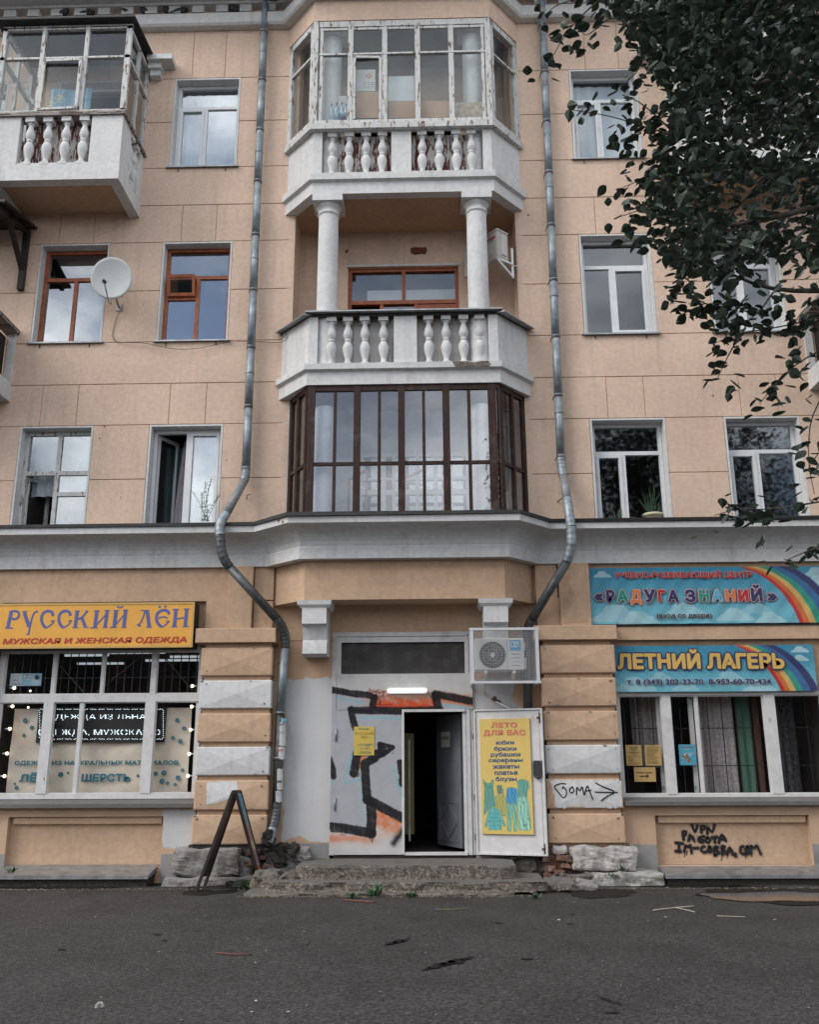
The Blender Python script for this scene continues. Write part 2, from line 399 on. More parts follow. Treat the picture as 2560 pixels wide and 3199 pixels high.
M['oldstone'] = rubble('worn_white_stone', (.40, .39, .37), (.40, .385, .37), (.50, .485, .465), .3, .006)
M['greystone'] = rubble('worn_grey_stone', (.30, .29, .28), (.24, .23, .22), (.31, .30, .285), .3, .006)

# ------------------------------------------------------------------ painted sheets, text, strokes
def smooth(a, b, x):
    t = np.clip((x-a)/(b-a), 0, 1); return t*t*(3-2*t)
_PH = RNG.uniform(0, 6.28, (24, 2)); _FQ = RNG.normal(0, 1, (24, 2))
def nfield(X, Z, sc, seed=0):
    """cheap smooth noise about -1..1"""
    o = np.zeros_like(X)
    for i in range(12):
        j = (i+seed) % 24
        o += np.sin((_FQ[j, 0]*X+_FQ[j, 1]*Z)*sc*(1+.35*i)+_PH[j, 0]+seed*1.7)/(1+.22*i)
    return o/3.2
def seg(X, Z, a, b):
    ax, az = a; bx, bz = b; dx, dz = bx-ax, bz-az; L = dx*dx+dz*dz+1e-12
    t = np.clip(((X-ax)*dx+(Z-az)*dz)/L, 0, 1)
    return np.hypot(X-ax-t*dx, Z-az-t*dz)
def poly_d(X, Z, pts):
    d = None
    for a, b in zip(pts[:-1], pts[1:]):
        e = seg(X, Z, a, b); d = e if d is None else np.minimum(d, e)
    return d
def inpoly(X, Z, pts):
    r = np.zeros(X.shape, bool); n = len(pts); j = n-1
    for i in range(n):
        xi, zi = pts[i]; xj, zj = pts[j]
        with np.errstate(divide='ignore', invalid='ignore'):
            c = ((zi > Z) != (zj > Z)) & (X < (xj-xi)*(Z-zi)/(zj-zi+1e-12)+xi)
        r ^= c; j = i
    return r
def over(base, col, a):
    return base*(1-a[..., None])+np.array(col)*a[..., None]
def sheet(name, origin, ex, ez, w, h, nx, nzz, colf, mat, parent=None, wav=None, thick=0.0, pin=None):
    """grid sheet: origin bottom-left, unit dirs ex, ez; colf(X, Z)->(.., 3)"""
    xs = np.linspace(0, w, nx); zs = np.linspace(0, h, nzz); X, Z = np.meshgrid(xs, zs)
    o = np.array(origin); ex = np.array(ex, float); ez = np.array(ez, float); ey = np.cross(ez, ex)
    D = wav(X, Z) if wav else np.zeros_like(X)
    V = o+X[..., None]*ex+Z[..., None]*ez+(-D)[..., None]*(-ey)*-1
    V = V.reshape(-1, 3); idx = np.arange(nx*nzz).reshape(nzz, nx)
    f = np.stack([idx[:-1, :-1], idx[:-1, 1:], idx[1:, 1:], idx[1:, :-1]], -1).reshape(-1, 4)
    c = V.mean(0); c[2] = V[:, 2].min()
    me = bpy.data.meshes.new(name); me.vertices.add(len(V)); me.vertices.foreach_set('co', (V-c).ravel())
    me.loops.add(f.size); me.loops.foreach_set('vertex_index', f.ravel().astype(np.int32))
    me.polygons.add(len(f)); me.polygons.foreach_set('loop_start', np.arange(0, f.size, 4, dtype=np.int32))
    me.polygons.foreach_set('loop_total', np.full(len(f), 4, dtype=np.int32))
    me.materials.append(mat); me.update(calc_edges=True)
    at = me.color_attributes.new('Col', 'FLOAT_COLOR', 'POINT')
    col = np.ones((len(V), 4), np.float32); col[:, :3] = np.clip(colf(X, Z), 0, 1).reshape(-1, 3); at.data.foreach_set('color', col.ravel())
    ob = bpy.data.objects.new(name, me); link(ob, parent); ob.location = Vector(c)-org(parent); ORG[ob.name] = Vector(c)
    return ob
def _copies(co, fs, r, mb, place):
    pts = [(0, 0)]+[(r*q*math.cos(k*PI/4+q), r*q*math.sin(k*PI/4+q)) for q in ((1,) if r < .045 else (.5, 1)) for k in range(8)]
    for i, (dx, dy) in enumerate(pts if r else pts[:1]): mb.add([place(p[0]+dx, p[1]+dy, i) for p in co], fs)
def _textmesh(body, off=0.0, shear=0.0, spacing=1.0, res=3):
    cu = bpy.data.curves.new('t', 'FONT'); cu.body = body; cu.offset = off; cu.shear = shear; cu.space_character = spacing; cu.resolution_u = res
    o = bpy.data.objects.new('t', cu); C.objects.link(o)
    me = bpy.data.meshes.new_from_object(o.evaluated_get(bpy.context.evaluated_depsgraph_get())) if False else bpy.data.meshes.new_from_object(o)
    bpy.data.objects.remove(o); bpy.data.curves.remove(cu)
    n = len(me.vertices); co = np.empty(n*3); me.vertices.foreach_get('co', co); co = co.reshape(-1, 3)
    fs = [tuple(p.vertices) for p in me.polygons]; bpy.data.meshes.remove(me)
    return co, fs
def text(body, bl, br, height, mat, name='lettering', parent=None, off=.02, shear=0.0, spacing=1.0, up=(0, 0, 1), outlines=(), lift=.003, cen=False, label=None, topheight=None):
    """text fitted between world points bl and br (bottom-left, bottom-right) with given height"""
    bl = Vector(bl); br = Vector(br); ex = (br-bl); w = ex.length; ex.normalize(); up = Vector(up).normalized()
    nrm = ex.cross(up).normalized()
    co, fs = _textmesh(body, 0, shear, spacing)
    x0, x1 = co[:, 0].min()-off, co[:, 0].max()+off; y0, y1 = co[:, 1].min()-off, co[:, 1].max()+off
    out = None
    layers = [(o_, m_, lift*(i+1)) for i, (o_, m_) in enumerate(reversed(list(outlines)))]+[(0, mat, lift*(len(outlines)+1))]
    for o_, m_, lf in layers:
        sx = w/(x1-x0); sz = height/(y1-y0)
        mb = MB(); _copies(co, fs, off+o_, mb, lambda a_, b_, i: tuple(bl+ex*((a_-x0)*sx)+up*((b_-y0)*sz)+nrm*(lf+.00012*i)))
        ob = mb.build(name if not o_ else 'lettering_outline', m_, parent, calc=False)
        if label and not o_: ob['label'] = label
        out = ob
    return out
def ribbon(strokes, width, mat, y_of, name, parent=None, widths=None, drips=None):
    """flat brush strokes: list of lists of (x, z) in world; placed 2 mm proud of y_of"""
    mb = MB()
    for si, st in enumerate(strokes):
        w = widths[si] if widths else width
        P = [Vector((x, 0, z)) for x, z in st]; L = []; Rr = []
        for i, p in enumerate(P):
            d = (P[min(i+1, len(P)-1)]-P[max(i-1, 0)]).normalized(); n = Vector((-d.z, 0, d.x))*(w/2*(.85+.3*random.random()))
            L.append(p+n); Rr.append(p-n)
        v = [(q.x, y_of(q.x, q.z)-.002-.0004*si, q.z) for q in L+Rr]; k = len(P)
        mb.add(v, [(i, i+1, k+i+1, k+i) for i in range(k-1)])
        for e in (P[0], P[-1]):
            ring = [(e.x+w/2*math.cos(t*PI/4), y_of(e.x, e.z)-.0022-.0004*si, e.z+w/2*math.sin(t*PI/4)) for t in range(8)]
            mb.add(ring, [tuple(range(8))])
    return mb.build(name, mat, parent, calc=False)
# ================================================================== GROUND
def make_ground():
    # one sheet to the horizon, finely divided and slightly uneven near the building
    xs = np.unique(np.concatenate([np.linspace(-120, -8, 12), np.linspace(-8, 8, 161), np.linspace(8, 120, 12)]))
    ys = np.unique(np.concatenate([np.linspace(-120, -9, 14), np.linspace(-9, 1.2, 128), np.linspace(1.2, 120, 8)]))
    X, Y = np.meshgrid(xs, ys)
    near = np.exp(-np.maximum(0, np.abs(X)-7)**2/4)*np.exp(-np.maximum(0, -Y-9)**2/4)
    Z = GROUND+near*(.0022*nfield(X, Y, .8, 3)+.001*nfield(X, Y, 4, 5))
    V = np.stack([X, Y, Z], -1).reshape(-1, 3); nx, ny = len(xs), len(ys); idx = np.arange(nx*ny).reshape(ny, nx)
    f = np.stack([idx[:-1, :-1], idx[:-1, 1:], idx[1:, 1:], idx[1:, :-1]], -1).reshape(-1, 4)
    me = bpy.data.meshes.new('ground'); me.from_pydata(V.tolist(), [], f.tolist()); me.materials.append(M['asphalt']); me.update()
    me.polygons.foreach_set('use_smooth', [True]*len(f))
    o = bpy.data.objects.new('ground', me); link(o); tag(o, kind='structure')
make_ground()

# ================================================================== BUILDING
BLD = thing('apartment_building', 'peach plastered apartment building with central bay of balconies above ochre shop floor', 'building', (0, 0, 0))
T = {2: 6.777, 3: 9.977, 4: 13.177}
COLS = {'L0': (-8.44, -7.29), 'L1': (-6.405, -5.254), 'L2': (-4.373, -3.223), 'R1': (2.448, 3.599), 'R2': (4.490, 5.640), 'R3': (6.52, 7.67)}
XL, XR = -10.0, 9.2          # ends of the plastered front
BL, BR = -2.20, 1.43         # central bay opening
TOP = 14.9
# --- courses of scored plaster: each block is a part
def blocks():
    courses = []     # z0, z1, kind
    for n in (2, 3, 4):
        t = T[n]
        courses += [(t-1.769 if n == 2 else t-1.79, t-.885, 'win'), (t-.885, t, 'win')]
        if n < 4: courses += [(t, t+.69, 'key'), (t+.69, t+3.2-1.79, 'plain')]
    courses[0] = (4.55, T[2]-.885, 'win')
    courses.append((T[4], 14.17, 'key'))
    proto = {}
    for z0, z1, kind in courses:
        for sx0, sx1 in ((XL, BL), (BR, XR)):
            cuts = []
            if kind == 'win':
                segs = []; x = sx0
                for k in sorted(COLS.values()):
                    if k[0] >= sx0 and k[1] <= sx1: segs.append((x, k[0])); x = k[1]
                segs.append((x, sx1))
            elif kind == 'key':
                segs = []; x = sx0
                for k in sorted(COLS.values()):
                    if k[0] >= sx0 and k[1] <= sx1:
                        c = (k[0]+k[1])/2; segs += [(x, c-.287), (c-.287, c+.287)]; x = c+.287
                segs.append((x, sx1))
            else: segs = [(sx0, sx1)]
            for a, b in segs:
                if b-a < .05: continue
                g = .0045; mb = MB(); zb = max(z0, 4.55)
                key = (round(b-a, 3), round(z1-zb, 3))
                if key in proto:
                    o = bpy.data.objects.new('plaster_block', proto[key]); link(o, BLD)
                    o.location = ((a+b)/2, .0255, zb+g); ORG[o.name] = Vector(o.location)
                    continue
                mb.bev(a+g, b-g, random.uniform(-.0015, .0015), .045, zb+g, z1-g, .006)
                o = mb.build('plaster_block', M['upper'], BLD, origin=((a+b)/2, .0255, zb+g)); proto[key] = o.data
    # backing wall behind the joints, with the window holes left open
    mb = MB(); mbn = [4.4]
    zs = sorted({4.4, 14.17} | {T[n]-1.769 for n in T} | {T[n] for n in T})
    for z0, z1 in zip(zs[:-1], zs[1:]):
        mid = (z0+z1)/2; hole = any(T[n]-1.769 <= mid <= T[n] for n in T)
        for sx0, sx1 in ((XL, BL), (BR, XR)):
            x = sx0
            if hole:
                for k in sorted(COLS.values()):
                    if k[0] >= sx0 and k[1] <= sx1: mb.box(x, k[0]-.004, .012, .32, z0, z1); x = k[1]+.004
            mb.box(x, sx1, .012, .32, z0, z1)
    mb.build('wall', M['joint'], BLD)
    mb = MB()     # sides, rear and roof of the block
    mb.box(XL-.3, XL, 0, 11, .0, TOP); mb.box(XR, XR+.3, 0, 11, 0, TOP); mb.box(XL, XR, 10.7, 11, 0, TOP)
    mb.box(XL-.8, XR+.8, -.9, 11.6, 15.15, 15.4); mb.box(XL, BL-.3, .05, .3, 14.17, TOP); mb.box(BR+.3, XR, .05, .3, 14.17, TOP); mb.box(BL-.3, BR+.3, .34, .5, 13.9, TOP)
    mb.build('side_wall', M['upper'], BLD)
blocks()

# --- windows ------------------------------------------------------------
def window(x0, x1, z0, z1, fm, gm, lights, fw=.055, yd=.17, room='room', sill='tin', reveal='whiteclean', rd=2.2, reveals=True):
    """lights: (fx0, fx1, fz0, fz1, kind) as fractions of the clear opening; kind fixed | sash | open | gap"""
    X0, X1, Z0, Z1 = x0+.035, x1-.035, z0+.03, z1-.035
    mb = MB(); a = yd; b = yd+.07
    mb.box(X0, X0+fw, a, b, Z0, Z1); mb.box(X1-fw, X1, a, b, Z0, Z1); mb.box(X0+fw, X1-fw, a+.001, b, Z0, Z0+fw); mb.box(X0+fw, X1-fw, a+.001, b, Z1-fw, Z1)
    w = X1-X0; h = Z1-Z0
    ex = sorted({round(l[0], 3) for l in lights}|{round(l[1], 3) for l in lights})
    m2 = fw*.55
    for l in lights:      # bars along the shared edges
        fx0, fx1, fz0, fz1, kd = l
        if fx1 < .999: mb.box(X0+fx1*w-m2, X0+fx1*w+m2, a+.004, b-.004, Z0+fz0*h, Z0+fz1*h)
        if fz1 < .999: mb.box(X0+fx0*w, X0+fx1*w, a+.002, b-.002, Z0+fz1*h-m2, Z0+fz1*h+m2)
    win = mb.build('window', fm, BLD)
    for l in lights:
        fx0, fx1, fz0, fz1, kd = l
        lx0 = X0+fx0*w+(fw if fx0 < .001 else m2); lx1 = X0+fx1*w-(fw if fx1 > .999 else m2)
        lz0 = Z0+fz0*h+(fw if fz0 < .001 else m2); lz1 = Z0+fz1*h-(fw if fz1 > .999 else m2)
        if kd == 'sash':
            s = MB(); q = .045; c = a-.012
            s.box(lx0, lx0+q, c, b-.01, lz0, lz1); s.box(lx1-q, lx1, c, b-.01, lz0, lz1); s.box(lx0+q, lx1-q, c+.001, b-.011, lz0, lz0+q); s.box(lx0+q, lx1-q, c+.001, b-.011, lz1-q, lz1)
            s.build('sash', fm, win); lx0 += q; lx1 -= q; lz0 += q; lz1 -= q
        if kd in ('fixed', 'sash'):
            MB().box(lx0, lx1, a+.03, a+.036, lz0, lz1).build('pane', gm, win)
        if kd == 'open':     # casement swung inwards about its left edge
            s = MB(); q = .05; an = math.radians(62); L = lx1-lx0
            def R_(sx, y): return (lx0+sx*math.cos(an)-y*math.sin(an), b+sx*math.sin(an)+y*math.cos(an))
            def bx(s0, s1, za, zb, t=.045):
                p = [R_(s0, 0), R_(s1, 0), R_(s1, t), R_(s0, t)]
                s.prism(p, za, zb)
            bx(0, q, lz0, lz1); bx(L-q, L, lz0, lz1); bx(q, L-q, lz0, lz0+q, .044); bx(q, L-q, lz1-q, lz1, .044)
            s.build('open_casement', fm, win)
            p = [R_(q, .02), R_(L-q, .02), R_(L-q, .026), R_(q, .026)]
            MB().prism(p, lz0+q, lz1-q).build('pane', M['glassold'], win)
    if reveals:
        r = MB(); y1 = yd+.11; t_ = .03
        r.box(x0+.001, x0+t_, .001, y1, z0, z1-.001); r.box(x1-t_, x1-.001, .001, y1, z0, z1-.001); r.box(x0+t_, x1-t_, .002, y1, z1-t_, z1-.002)
        r.build('reveal', M[reveal], win)
    if sill:
        s = MB(); sz = z0
        s.add([(x0-.04, -.05, sz-.012), (x1+.04, -.05, sz-.012), (x1+.04, yd, sz+.03), (x0-.04, yd, sz+.03),
               (x0-.04, -.05, sz-.038), (x1+.04, -.05, sz-.038), (x1+.04, yd, sz+.002), (x0-.04, yd, sz+.002)],
              [(0, 1, 2, 3), (4, 7, 6, 5), (0, 4, 5, 1), (1, 5, 6, 2), (3, 2, 6, 7), (0, 3, 7, 4)])
        s.build('window_sill', M[sill], win)
        s = MB()
        for dx in (.16, w-.12): s.box(x0+dx, x0+dx+.012, -.02, .02, z0-.10, z0-.045)
        s.build('sill_bracket', M['rust'], win)
    rb = MB(); y0 = yd+.16; y1 = y0+rd
    rx0, rx1, rz0, rz1 = x0-.15, x1+.15, z0-.3, z1+.1
    rb.add([(rx0, y0, rz0), (rx1, y0, rz0), (rx1, y1, rz0), (rx0, y1, rz0), (rx0, y0, rz1), (rx1, y0, rz1), (rx1, y1, rz1), (rx0, y1, rz1)],
           [(0, 1, 2, 3), (7, 6, 5, 4), (1, 5, 6, 2), (2, 6, 7, 3), (3, 7, 4, 0)])
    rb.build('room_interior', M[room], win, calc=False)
    return win
PV = [(0, 1, .74, 1, 'fixed'), (0, .46, 0, .74, 'sash'), (.46, 1, 0, .74, 'fixed')]
PVR = [(0, 1, .72, 1, 'fixed'), (0, .44, 0, .72, 'sash'), (.44, 1, 0, .72, 'fixed')]
PVS = [(0, 1, .72, 1, 'fixed'), (0, .44, 0, .72, 'fixed'), (.44, 1, 0, .72, 'sash')]
WD = [(0, 1, .69, 1, 'fixed'), (0, .5, 0, .69, 'fixed'), (.5, 1, 0, .69, 'fixed')]
WD2 = [(0, 1, .69, 1, 'fixed'), (0, .5, .47, .69, 'gap'), (0, .5, 0, .47, 'fixed'), (.5, 1, 0, .69, 'fixed')]
OLD = [(0, .5, .60, 1, 'fixed'), (.5, 1, .60, 1, 'fixed'), (0, .5, 0, .60, 'open'), (.5, 1, .40, .60, 'fixed'), (.5, 1, 0, .40, 'fixed')]
TALL = [(0, .5, 0, 1, 'open'), (.5, 1, 0, 1, 'sash')]
def z01(n): return (T[n]-1.769, T[n])
window(*COLS['L2'], *z01(4), M['pvc'], M['glass'], PV, fw=.05)
window(*COLS['L1'], T[4]-1.769, T[4], M['pvc'], M['glass'], PV, fw=.05)
window(*COLS['L1'], *z01(3), M['orangewood'], M['glass'], WD, room='roomdark')
w_ = window(*COLS['L2'], *z01(3), M['orangewood'], M['glass'], WD2, room='roomdark')
window(*COLS['L1'], *z01(2), M['oldwhite'], M['glass'], OLD, fw=.06, room='roomdark')
window(*COLS['L2'], *z01(2), M['pvc'], M['glass'], TALL, room='roomdark')
window(*COLS['R1'], *z01(4), M['pvc'], M['glassR'], PVR)
window(*COLS['R2'], *z01(4), M['pvc'], M['glass'], PVR)
window(*COLS['R1'], *z01(3), M['pvc'], M['glassR'], PVS, room='roomdark')
window(*COLS['R2'], *z01(3), M['pvc'], M['glassR'], PVS)
window(*COLS['R1'], *z01(2), M['pvc'], M['glassR'], PVR, room='roomdark')
window(*COLS['R2'], *z01(2), M['pvc'], M['glassR'], PVR, room='roomdark')
for k in ('L0', 'R3'):
    for n in (2, 3, 4): window(*COLS[k], *z01(n), M['pvc'], M['glass'], PV)
# small hinged vent pane tilted out of the orange window
def vent():
    x0, x1 = COLS['L2']; z0, z1 = z01(3); X0 = x0+.035+.055; wd = .46; za = z0+.03+.47*(1.704)+.02; zb = za+.34
    an = math.radians(16); mb = MB()
    def P_(s, z, t=0): return (X0+s, .17-.02-t-(z-za)*math.sin(an), z)
    def bb(s0, s1, a, b):
        p = [P_(s0, a), P_(s1, a), P_(s1, a, .03), P_(s0, a, .03), P_(s0, b), P_(s1, b), P_(s1, b, .03), P_(s0, b, .03)]; mb.hexa(p)
    bb(0, .05, za, zb); bb(wd-.05, wd, za, zb); bb(.05, wd-.05, za, za+.05); bb(.05, wd-.05, zb-.05, zb)
    v = mb.build('vent_sash', M['orangewood'], w_)
    g = MB(); g.add([P_(.05, za+.05, .012), P_(wd-.05, za+.05, .012), P_(wd-.05, zb-.05, .012), P_(.05, zb-.05, .012)], [(0, 1, 2, 3)]); g.build('pane', M['glass'], w_)
vent()

# --- mid cornice above the shops -----------------------------------------
CP = [(XL-.2, -.1), (-2.42, -.1), (-1.86, -.60), (1.05, -.60), (1.53, -.1), (XR+.2, -.1)]
cove = [(.30-.30*math.cos(t)+.06, 4.66+.245*math.sin(t)) for t in np.linspace(.05, PI/2, 8)]
MB().sweep(CP, [(-.15, 4.47), (.07, 4.47), (.075, 4.63), (.055, 4.655)]+[(o, z) for o, z in cove]+[(.40, 4.912), (.405, 5.005), (-.15, 5.03)]).build('cornice', M['white'], BLD)
fl = MB(); pr = [(-.12, 5.13), (.43, 5.055), (.435, 5.005), (.39, 5.0), (-.12, 5.03)]
fl.sweep(CP, pr, closed_prof=True, caps=False)
rr = random.Random(3)
fl.v = [(x+rr.uniform(-.004, .004), y+rr.uniform(-.012, .012), z+rr.uniform(-.006, .006)) for x, y, z in fl.v]
fl.build('cornice_flashing', M['roofing'], BLD)
# frieze beam under the cornice
MB().sweep([(-2.62, -.02), (-2.37, -.02), (-1.82, -.53), (1.02, -.53), (1.49, -.02), (1.70, -.02)], [(-.35, 3.905), (0, 3.905), (0, 4.47), (-.35, 4.47)]).build('frieze', M['lower'], BLD)
MB().prism([(-2.36, -.015), (-1.815, -.52), (1.015, -.52), (1.48, -.015), (1.48, .05), (-2.36, .05)], 3.913, 3.93).build('frieze_soffit', M['lower'], BLD)
MB().box(XL, -2.98, -.10, .3, 3.98, 4.50).build('frieze', M['lower'], BLD)
MB().box(2.27, XR, -.10, .3, 3.36, 4.50).build('frieze', M['lower'], BLD)
# pilasters above the piers
def pilaster(x0, x1, px0, px1, relief):
    MB().bev(px0, px1, -.20, .2, 3.55, 4.475, .008).build('pilaster', M['lower'], BLD)
    MB().box(x0, px0-.002, -.15, .2, 3.55, 3.97).build('pilaster_shoulder', M['lower'], BLD)
    MB().box(px1+.012, x1, -.13, .2, 3.55, 3.965).build('pilaster_shoulder', M['lower'], BLD)
    MB().box(px1+.012, x1, -.12, .2, 3.985, 4.47).build('pilaster_shoulder', M['lower'], BLD)
    if relief:
        c = (px0+px1)/2; m = MB(); y = -.203
        a, b, z0, z1 = px0+.05, px1-.05, 3.60, 4.42; zm = 3.95
        m.add([(a, y, z0), (b, y, z0), (b, y, z1), (a, y, z1), (c, y-.055, zm)], [(0, 1, 4), (1, 2, 4), (2, 3, 4), (3, 0, 4)])
        m.build('pyramid_relief', M['lower'], BLD)
pilaster(-3.30, -2.33, -2.98, -2.62, False)
pilaster(1.50, 1.83, 1.83, 2.27, True)
MB().box(1.50, 1.81, -.13, .2, 3.55, 4.47).build('pilaster_shoulder', M['lower'], BLD)

# --- piers of pointed blocks ---------------------------------------------
BZ = [(2.882, 3.275), (2.428, 2.815), (1.970, 2.357), (1.525, 1.904), (1.072, 1.458), (.629, 1.004)]
def pier(x0, x1, mats, side):
    y = -.25
    MB().bev(x0-.09, x1+.045, -.31, .2, 3.343, 3.548, .008).build('pier_cap', M['lower'], BLD)
    MB().box(x0+.04, x1-.03, -.205, .2, .60, 3.343).build('pier_core', M['lower'], BLD)
    for i, (z0, z1) in enumerate(BZ):
        dx = random.uniform(-.006, .006); w = .05
        m = MB(); g = .012
        a, b = x0+dx, x1+dx
        m.box(a, b, y, .1, z0, z1)
        m.f = [f for f in m.f if f != (0, 1, 5, 4)]; m.m = m.m[:len(m.f)]; m.sm = m.sm[:len(m.f)]
        c = (a+b)/2; zm = z0+(z1-z0)*.50
        k = len(m.v); e = .012
        m.v += [(a+e, y-.010, z0+e), (b-e, y-.010, z0+e), (b-e, y-.010, z1-e), (a+e, y-.010, z1-e), (c, y-.034, zm)]
        for f in ((0, 1, k+1, k), (1, 5, k+2, k+1), (5, 4, k+3, k+2), (4, 0, k, k+3), (k, k+1, k+4), (k+1, k+2, k+4), (k+2, k+3, k+4), (k+3, k, k+4)):
            m.f.append(f); m.m.append(0); m.sm.append(False)
        m.build('pier_block', M[mats[i]], BLD)
pier(-3.305, -2.285, ['lower', 'white', 'lower', 'white', 'lower', 'lower'], -1)
pier(1.515, 2.550, ['lower', 'lower', 'lower', 'white', 'lower', 'lower'], 1)
# ragged white paint patches on two blocks
def patchfill(x0, x1, z0, z1, y, poly, col, name='paint_patch', par=BLD, mat='patch', res=.012, rag=.012):
    """an irregular coat of paint: cells of a fine grid kept where the ragged outline covers them"""
    nx = int((x1-x0)/res)+2; nzz = int((z1-z0)/res)+2
    xs = np.linspace(x0, x1, nx); zs = np.linspace(z0, z1, nzz); X, Z = np.meshgrid((xs[:-1]+xs[1:])/2, (zs[:-1]+zs[1:])/2)
    Xn = X+rag*nfield(X, Z, 14, 2)+rag*.5*nfield(X, Z, 60, 7); Zn = Z+rag*nfield(X, Z, 15, 9)+rag*.5*nfield(X, Z, 50, 4)
    k = inpoly(Xn, Zn, poly); mb = MB(); vi = {}
    for j, i in zip(*np.nonzero(k)):
        q = []
        for a, b in ((i, j), (i+1, j), (i+1, j+1), (i, j+1)):
            if (a, b) not in vi:
                vi[(a, b)] = len(mb.v); yy = y(xs[a], zs[b]) if callable(y) else y
                mb.v.append((xs[a], yy, zs[b]))
            q.append(vi[(a, b)])
        mb.f.append(tuple(q)); mb.m.append(0); mb.sm.append(False)
    if mb.f: return mb.build(name, mat if not isinstance(mat, str) else M[mat], par, calc=False)
def blocky(x0, x1, z0, z1):      # surface of a pointed block, 1.5 mm proud
    c = (x0+x1)/2; zm = (z0+z1)/2; e = .012
    def f(x, z):
        u = min((x-x0-e)/(c-x0-e), (x1-e-x)/(x1-e-c)); w = min((z-z0-e)/(zm-z0-e), (z1-e-z)/(z1-e-zm))
        t = max(0, min(u, w, 1)); return -.25-.010-.024*t-.0025
    return f
b5 = BZ[4]; patchfill(-3.3, -2.3, b5[0], b5[1], blocky(-3.305, -2.285, *b5), [(-3.12, 1.14), (-3.13, 1.44), (-2.72, 1.445), (-2.68, 1.30), (-2.80, 1.22), (-2.98, 1.15)], 0, mat='white')
rb5 = BZ[4]; patchfill(1.53, 2.54, rb5[0], rb5[1], blocky(1.515, 2.55, *rb5), [(1.62, 1.09), (1.63, 1.25), (1.57, 1.44), (2.535, 1.445), (2.535, 1.085)], 0, mat='white')

# --- worn plinth -----------------------------------------------------------
def lump(name, x0, x1, y0, y1, z0, z1, mat, seed=0, amp=.02, n=10, parent=BLD, r=.04):
    """rounded, chipped block"""
    rr = random.Random(seed); mb = MB(); nx, ny, nz_ = n, 4, 5
    import bmesh
    bm = bmesh.new(); bmesh.ops.create_cube(bm, size=1)
    bmesh.ops.subdivide_edges(bm, edges=bm.edges, cuts=9, use_grid_fill=True)
    sx, sy, sz = x1-x0, y1-y0, z1-z0; cx, cy, cz = (x0+x1)/2, (y0+y1)/2, (z0+z1)/2
    for v in bm.verts:
        p = Vector((v.co.x*sx, v.co.y*sy, v.co.z*sz))
        q = Vector((max(-sx/2+r, min(sx/2-r, p.x)), max(-sy/2+r, min(sy/2-r, p.y)), max(-sz/2+r, min(sz/2-r, p.z))))
        d = p-q
        if d.length > 1e-6: p = q+d.normalized()*min(r, d.length)
        w = Vector((cx, cy, cz))+p
        nn = mnoise.noise_vector(w*5+Vector((seed, 0, 0)))
        w += nn*amp*1.6+mnoise.noise_vector(w*14)*amp*.9+mnoise.noise_vector(w*40)*amp*.35
        v.co = w
    bm.verts.ensure_lookup_table()
    vs = [tuple(v.co) for v in bm.verts]; fs = [tuple(v.index for v in f.verts) for f in bm.faces]; bm.free()
    mb.add(vs, fs, 0, False)
    return mb.build(name, mat, parent)
lump('plinth_stone', -3.52, -2.62, -.40, .1, .23, .585, M['greystone'], 1, .02)
lump('plinth_stone', -2.66, -2.44, -.33, .1, .23, .45, M['greystone'], 2, .03)
lump('plinth_stone', -3.62, -2.35, -.46, .1, .02, .235, M['greystone'], 3, .02)
lump('plinth_stone', 1.80, 2.66, -.40, .1, .29, .60, M['oldstone'], 4, .022, r=.05)
lump('plinth_stone', 1.55, 1.78, -.30, .1, .50, .60, M['oldstone'], 5, .02)
lump('plinth_stone', 2.02, 2.98, -.50, .1, .06, .285, M['oldstone'], 6, .02, r=.05)
lump('plinth_stone', 1.62, 2.05, -.48, .1, .08, .275, M['rubble'], 8, .03)
MB().box(-3.35, -2.3, -.22, .1, .1, .62).build('pier_footing', M['mud'], BLD)
MB().box(1.45, 2.6, -.24, .1, .1, .62).build('pier_footing', M['brick'], BLD)
rr = random.Random(5)
for i, (bx, bz, w) in enumerate([(1.60, .42, .20), (1.66, .335, .13), (1.48, .30, .12), (1.55, .24, .16), (1.74, .40, .10), (-2.53, .50, .17), (-2.40, .43, .13), (-2.56, .36, .12), (-2.30, .33, .15), (-2.20, .25, .16), (1.42, .40, .09), (1.43, .20, .14)]):
    m = MB(); y0 = -.335-rr.random()*.06; h = .055+.01*rr.random()
    m.hexa([(bx+rr.uniform(-.01, .01), y0+rr.uniform(-.02, .02), bz+rr.uniform(-.01, .01)), (bx+w, y0+rr.uniform(-.02, .02), bz+rr.uniform(-.02, .02)), (bx+w, y0+.2, bz), (bx, y0+.2, bz),
            (bx+rr.uniform(0, .02), y0+rr.uniform(-.02, .02), bz+h), (bx+w-rr.uniform(0, .03), y0, bz+h+rr.uniform(-.02, .01)), (bx+w, y0+.2, bz+h), (bx, y0+.2, bz+h)])
    m.build('brick', M['brick'], BLD)

